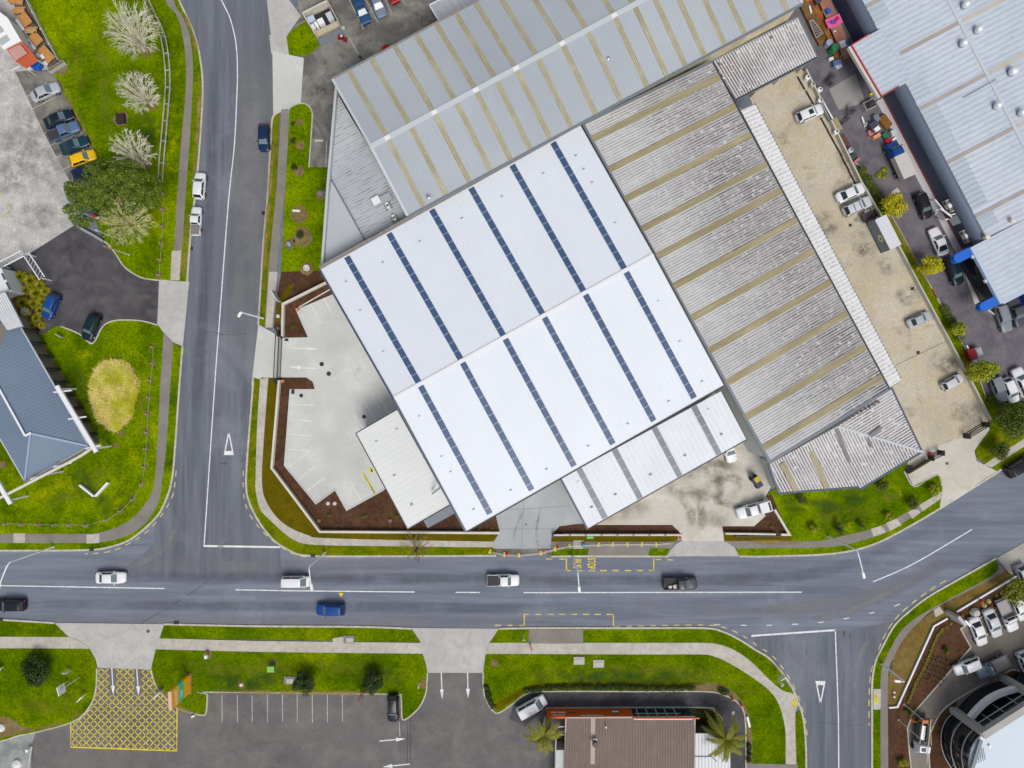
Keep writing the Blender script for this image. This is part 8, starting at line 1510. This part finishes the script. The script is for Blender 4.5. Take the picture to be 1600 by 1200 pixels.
p = G(378, 1069); one('stump', 'pale cut stump at the southern lawn edge', 'stump', MB().lathe((0, 0, 0), [(.3, 0), (.26, .3), (.05, .31)], 12), CW, (p.x, p.y, .1))
p = G(561, 1000)
# small vent pipes by site entrance
# ---------------------------------------------------------------- alley clutter
RUST = ground('rusty_orange', (.26, .085, .02), (.40, .16, .035), (.15, .06, .025), fine=5, fine_amt=.25, big=.4, mid=.9)
a0, a1 = G(1288, 2, 0), G(1327, 92, 0); dd_ = (a1 - a0).normalized(); mm_ = Vector((-dd_.y, dd_.x, 0)); mm_ = mm_ if mm_.x < 0 else -mm_
t = thing('storage_rack', 'rusty orange steel storage deck loaded with scrap in the alley', 'storage rack', tuple(a0)); MB().beam(a0 - dd_ * 2 + Vector((0, 0, 1.0)) + mm_ * .6, a1 + Vector((0, 0, 1.0)) + mm_ * .6, 1.7, .15).build('deck', ground('rust_pink', (.28, .13, .09), (.36, .18, .13), fine_amt=.2, big=.5), t); MB().beam(a0 - dd_ * 2 + Vector((0, 0, .5)) + mm_ * 1.9, a1 - dd_ * .3 + Vector((0, 0, .5)) + mm_ * 1.9, .9, .2).build('lower_shelf', RUST, t)
for k in range(6):
    q = a0.lerp(a1, k / 5)
    for s_ in (-.2, 1.4): MB().box((q.x + mm_.x * s_, q.y + mm_.y * s_, .5), (.12, .12, 1.0), .4).build('post', RUST, t)
MB().beam(a0 - dd_ * 2 + Vector((0, 0, .35)) + mm_ * 3.3, a0.lerp(a1, .62) + Vector((0, 0, .35)) + mm_ * 3.0, 1.6, .5).build('pallet_stack', ground('brown_pallets', (.15, .085, .025), (.26, .16, .06), (.09, .05, .02), fine=4, fine_amt=.35), t)
def junk(name, lb, cat, px, py, z, mb, m, rz=.5): p = G(px, py, z); return one(name, lb, cat, mb, m, (p.x, p.y, z), rz, 'clutter in the factory alley')
PINK = sim('hot_pink', (.75, .10, .30), .5)
p = G(1302, 34.5, 1.1); t = thing('pink_skip', 'hot pink open tray with blue rags on the rusty deck', 'tray', (p.x, p.y, 1.08), .42, 'clutter in the factory alley'); MB().box((0, 0, .15), (2.3, 1.4, .3), 0, 1.05).build('tray', PINK, t, local=True); MB().box((.4, .1, .34), (.9, .5, .1), .3).build('dark_load', sim('dark_magenta', (.28, .02, .12), .6), t, local=True)
for k in range(4): MB().box((-.6 + .14 * k, .15 - .14 * k, .36 + .02 * k), (.7, .16, .08), .9 * k).build('blue_rag', BD, t, local=True)
for px, py, r_, h, lb, m in ((1291.5, 71, .55, 1.1, 'grey lidded drum beside the green tank', sim('drum_grey', (.32, .36, .44), .5)), (1298, 81, .58, 1.7, 'green tank standing in the alley', sim('tank_green', (.02, .22, .09), .4)), (1285, 21, .35, .7, 'white drum on the rusty deck', WHITEP)): junk('tank', lb, 'tank', px, py, .1, MB().lathe((0, 0, 0), [(r_, 0), (r_, h * .9), (r_ * .85, h), (.05, h + .04)], 18), m)
for i, (px, py, sx, sy, sz, z, lb, m) in enumerate(((1293, 19, .7, .6, .5, 1.1, 'bright blue crate on the rusty deck', BD), (1315, 71, 1.0, 1.1, .5, .7, 'white square box at the deck corner', WHITEP), (1322, 69, .5, .6, .5, .8, 'blue bundle at the deck corner', BD), (1319, 81, .9, .7, .3, .6, 'white and blue folded carton below the white box', ground('carton', (.55, .58, .62), (.62, .64, .68))), (1297, 94, .75, .5, .5, .1, 'small white crate with dark label beside the green tank', WHITEP), (1305, 101, 1.3, .8, .8, .1, 'blue-grey covered pallet below the small white crate', sim('cover_blue', (.10, .15, .30), .6)), (1308, 106, 1.0, .6, .6, .1, 'pale blue bundle at the end of the rusty shelf', sim('cover_pale', (.42, .48, .6), .6)), (1259, 1, .8, .8, .6, .1, 'orange-red drum cover at the top of the alley', sim('cover_orange', (.55, .14, .03), .5)), (1266, 15, .25, 1.2, .1, .7, 'white plank on the brown pallet stack', WHITEP), (1276, 4, .9, .7, .6, .7, 'dark metal box on the pallet stack', sim('box_dark', (.06, .055, .07), .5)), (1303, 50, .5, .25, .3, 1.1, 'small pale scrap piece on the pink rust deck', LTRIM))): junk('crate', lb, 'crate', px, py, z, MB().box((0, 0, sz / 2), (sx, sy, sz), 0, .96), m, .5 - .12 * (i % 3))
p = G(1270, 48, 0); t = thing('steel_lattice', 'pale steel lattice frame leaning in the alley', 'frame', (p.x, p.y, .1), -1.05, 'clutter in the factory alley'); mb = MB()
for a_, b_ in (((-1.4, -.3), (1.4, -.7)), ((-1.2, .3), (1.3, .6)), ((-1.4, -.3), (-1.2, .3)), ((1.4, -.7), (1.3, .6))): mb.beam((*a_, .8), (*b_, .8), .09, .09)
mb.build('frame', ground('pinkish_steel', (.40, .34, .34), (.48, .42, .42)), t, local=True); mb = MB()
for k in range(6): mb.beam((-1.2 + k * .42, -.35 - .05 * k, .8), (-1.0 + k * .42, .35 + .03 * k, .8), .06, .06); mb.beam((-1.0 + k * .42, .35, .8), (-.8 + k * .42, -.35, .8), .05, .05)
mb.build('bracing', sim('steel_grey', (.3, .3, .34), .5), t, local=True); 
for s_ in (-1.2, 1.2): MB().box((s_, 0, .4), (.08, .08, .8)).build('leg', STEEL, t, local=True)
for px, py, lb, m in ((1262, 121, 'white drum with dark lid hole, topmost along the alley wall', WHITEP), (1270, 132, 'pale green drum with dark lid hole along the alley wall', sim('drum_pale_green', (.38, .48, .36), .5)), (1281, 140, 'white round ring drum along the alley wall', WHITEP), (1282, 157, 'small white canister along the alley wall', WHITEP), (1307, 206, 'white drum with dark lid below the timber pallet', WHITEP), (1329, 235, 'grey-white capped drum by the wheelbarrow', LTRIM)):
    p = G(px, py, .8); t = thing('drum', lb, 'drum', (p.x, p.y, .1), 0, 'drums along the alley wall'); MB().lathe((0, 0, 0), [(.38, 0), (.4, .4), (.38, .8), (.3, .82)], 16).build('body', m, t, local=True); MB().lathe((.08, .08, .82), [(.16, 0), (.16, .03)], 12).build('lid', DARK, t, local=True)
junk('downpipe_stack', 'long white gutter lengths leaning along the alley wall', 'gutter', 1293, 172, .7, MB().beam((-1.5, 0, 0), (1.6, 0, 0), .28, .12), WTRIM, math.atan2(-1.75, 1)); junk('hoarding', 'pale grey-green panels stacked along the alley wall', 'panel', 1288, 176, .3, MB().beam((-1.6, 0, .3), (1.6, 0, .3), .35, .7), ground('panel_green', (.22, .27, .27), (.30, .35, .35)), math.atan2(-1.75, 1))
mb = MB(); [mb.beam((-1, .18 * k - .4, .5), (1, .18 * k - .4, .5), .1, .06) for k in range(5)]; junk('timber_pallet', 'pale yellow slatted pallet along the alley wall', 'pallet', 1306, 196, .1, mb, ground('pale_pallet', (.48, .38, .20), (.56, .46, .28), fine_amt=.12), math.atan2(-1.75, 1)); junk('steel_plate', 'rusty dark red sheet on the alley floor by the wall', 'sheet', 1319, 221, .09, MB().box((0, 0, .03), (2.4, 1.1, .06)), ground('dark_rust', (.10, .045, .035), (.15, .07, .05), fine_amt=.3), math.atan2(-1.75, 1))
p = G(1332, 245, .4); t = thing('wheelbarrow', 'dark green wheelbarrow beside the grey-white drum', 'wheelbarrow', (p.x, p.y, .1), .6, 'clutter in the factory alley'); MB().box((0, 0, .5), (.8, .6, .35), 0, 1.3).build('tub', sim('barrow_green', (.03, .06, .05), .5), t, local=True); MB().tube([(.6, -.04, .2), (.6, .04, .2)], .2, 12).build('wheel', TYRE, t, local=True); MB().beam((-.3, .25, .4), (-1.0, .3, .6), .05, .05).build('handle', STEEL, t, local=True); MB().beam((-.3, -.25, .4), (-1.0, -.3, .6), .05, .05).build('handle', STEEL, t, local=True)
junk('rubble_bags', 'red and pink sacks above the hedge end', 'sacks', 1337, 252, .1, MB().box((0, 0, .2), (1.3, .5, .4), .2, .8), ground('red_sack', (.42, .10, .08), (.55, .25, .22)), .5)
p = G(1358, 164, .6); t = thing('scrap_bin', 'grey open scrap bin with dark contents by the red plinth', 'bin', (p.x, p.y, .1), .45, 'clutter in the factory alley'); MB().wall([(-.9, -.6), (.9, -.6), (.9, .6), (-.9, .6), (-.9, -.6)], .1, 0, .9).build('side', sim('bin_grey', (.34, .35, .34), .5), t, local=True); MB().box((0, 0, .4), (1.7, 1.1, .5)).build('contents', sim('contents', (.03, .028, .028), .9), t, local=True)
for i, (px, py, sx, sy, sz, z, lb, m) in enumerate(((1366, 187, .9, 1.1, .8, .1, 'blue-grey machine part among the factory scrap', sim('machine_grey', (.16, .18, .26), .5)), (1362, 200, 1.4, 1.5, .9, .1, 'dark machine frame among the factory scrap', sim('machine_dark', (.05, .055, .075), .5)), (1369.5, 202, .9, .7, .3, .95, 'white board on the dark machine frame', WHITEP), (1358, 209, .8, .9, .5, .1, 'dusty red round cover among the factory scrap', ground('dusty_red', (.45, .13, .13), (.55, .22, .2))), (1368, 214, 1.3, .6, .5, .1, 'orange tarpaulin heap among the factory scrap', sim('tarp_orange', (.70, .27, .10), .7)), (1381, 213, .9, .9, .6, .1, 'dark green machine beside the orange tarpaulin', sim('machine_green', (.03, .13, .08), .5)), (1393, 210, .9, 1.0, .7, .1, 'pale grey cabinet beside the factory footpath', LTRIM), (1386, 222, .9, .8, .5, .1, 'bright red toolbox among the factory scrap', sim('tool_red', (.55, .01, .02), .4)), (1396, 218, .8, .35, .3, .1, 'white bracket beside the bright red toolbox', WHITEP), (1349, 190, .25, 1.7, .1, .3, 'white post lying beside the factory scrap', WTRIM), (1352, 195, .6, .5, .3, .1, 'grey offcut beside the white post', LTRIM), (1381, 191, 1.4, 2.3, .5, .1, 'brown rusty tray leaning at the factory plinth', ground('brown_rust', (.17, .075, .015), (.26, .12, .03), fine_amt=.25)), (1373, 150 + 3, .6, .5, .6, .1, 'dark box beside the grey scrap bin', DARK), (1360, 148, .5, .4, .3, .1, 'small yellow box above the grey scrap bin', YF))): junk('scrap', lb, 'scrap', px, py, z, MB().box((0, 0, sz / 2), (sx, sy, sz), 0, .9), m, .5 + .15 * (i % 3 - 1))
junk('paving_slab', 'pale tan slab beside the bright yellow tree', 'slab', 1399, 300, .08, MB().box((0, 0, .05), (1.2, .8, .1), .3), M_PATH, .3)
# ---------------------------------------------------------------- people
def person(px, py, label, shirt, bend=0.0, rz=0.0, hat=None):
    """one continuous skinned body; clothing pieces as children"""
    b = G(px, py); t = thing('person', label, 'person', (b.x, b.y, .12), rz); cb, sb = math.cos(bend), math.sin(bend); hip = Vector((0, 0, .92)); up = lambda d, y=0, x=0: hip + Vector((d * sb + x * cb, y, d * cb - x * sb))
    V = [hip, up(.25), up(.48), up(.60), up(.70)]; R_ = [.15, .14, .16, .07, .06]; E = [(0, 1), (1, 2), (2, 3), (3, 4)]
    def add(p, r, par): V.append(Vector(p)); R_.append(r); E.append((par, len(V) - 1)); return len(V) - 1
    h = add(up(.78), .095, 4); add(up(.86), .095, h)
    for s_ in (-1, 1):
        sh = add(up(.50, s_ * .19), .062, 2); el = add(up(.26, s_ * .25, .05 + .1 * sb), .048, sh); wr = add(up(.10, s_ * .22, .22 + .2 * sb), .035, el); hd = add(up(.06, s_ * .21, .30 + .2 * sb), .038, wr); add(up(.03, s_ * .20, .38 + .2 * sb), .02, hd)
        for k in range(4): add(up(.02 + .01 * k, s_ * (.175 + .018 * k), .41 + .2 * sb - .01 * abs(k - 1)), .009, hd)
        add(up(.07, s_ * .165, .35 + .2 * sb), .011, hd)
        th = add((0, s_ * .10, .86), .09, 0); kn = add((.05, s_ * .11, .48), .062, th); an = add((-.02, s_ * .12, .10), .045, kn); add((.16, s_ * .13, .04), .045, an)
    me = bpy.data.meshes.new('body'); me.from_pydata([tuple(v) for v in V], E, []); o = bpy.data.objects.new('body', me); C.objects.link(o); md = o.modifiers.new('skin', 'SKIN'); me.skin_vertices or me.attributes; 
    sk_ = me.skin_vertices[0] if me.skin_vertices else None
    if sk_ is None:
        bm = bmesh.new(); bm.from_mesh(me); bm.verts.layers.skin.verify(); bm.to_mesh(me); bm.free(); sk_ = me.skin_vertices[0]
    for i, r in enumerate(R_): sk_.data[i].radius = (r, r); sk_.data[i].use_root = (i == 0)
    o.modifiers.new('sub', 'SUBSURF').levels = 1; bpy.context.view_layer.update(); dg = bpy.context.evaluated_depsgraph_get(); m2 = bpy.data.meshes.new_from_object(o.evaluated_get(dg)); bpy.data.objects.remove(o)
    skin = sim('skin', (.45, .27, .18), .6); tr = sim('work_trousers', (.03, .035, .06), .8); boot = sim('work_boots', (.05, .03, .02), .8); m2.materials.clear()
    for m in (skin, shirt, tr, boot): m2.materials.append(m)
    inv = lambda c: ((c - hip).x * sb + (c - hip).z * cb)
    for p in m2.polygons:
        c = p.center; d_ = inv(c); p.use_smooth = True
        if c.z < .09: p.material_index = 3
        elif c.z < .92 and abs(c.y) < .2 and d_ < .03: p.material_index = 2
        elif d_ < .58 and (d_ > .2 or abs(c.y) < .17): p.material_index = 1
        else: p.material_index = 0
    q = bpy.data.objects.new('body', m2); C.objects.link(q); q.parent = t
    hc = up(.86); mb = MB(); mb.lathe((hc.x, hc.y, hc.z), [(.105, -.02), (.115, .03), (.09, .09), (.03, .125)], 14); mb.build('hard_hat' if hat else 'hair', hat or sim('hair', (.03, .02, .015), .8), t, local=True); return t
HV = sim('hi_vis_orange', (.85, .16, .015), .6)
person(1528, 936, 'person in an orange hi-vis vest bending over the white garden wall', HV, .75, math.radians(215), HV)
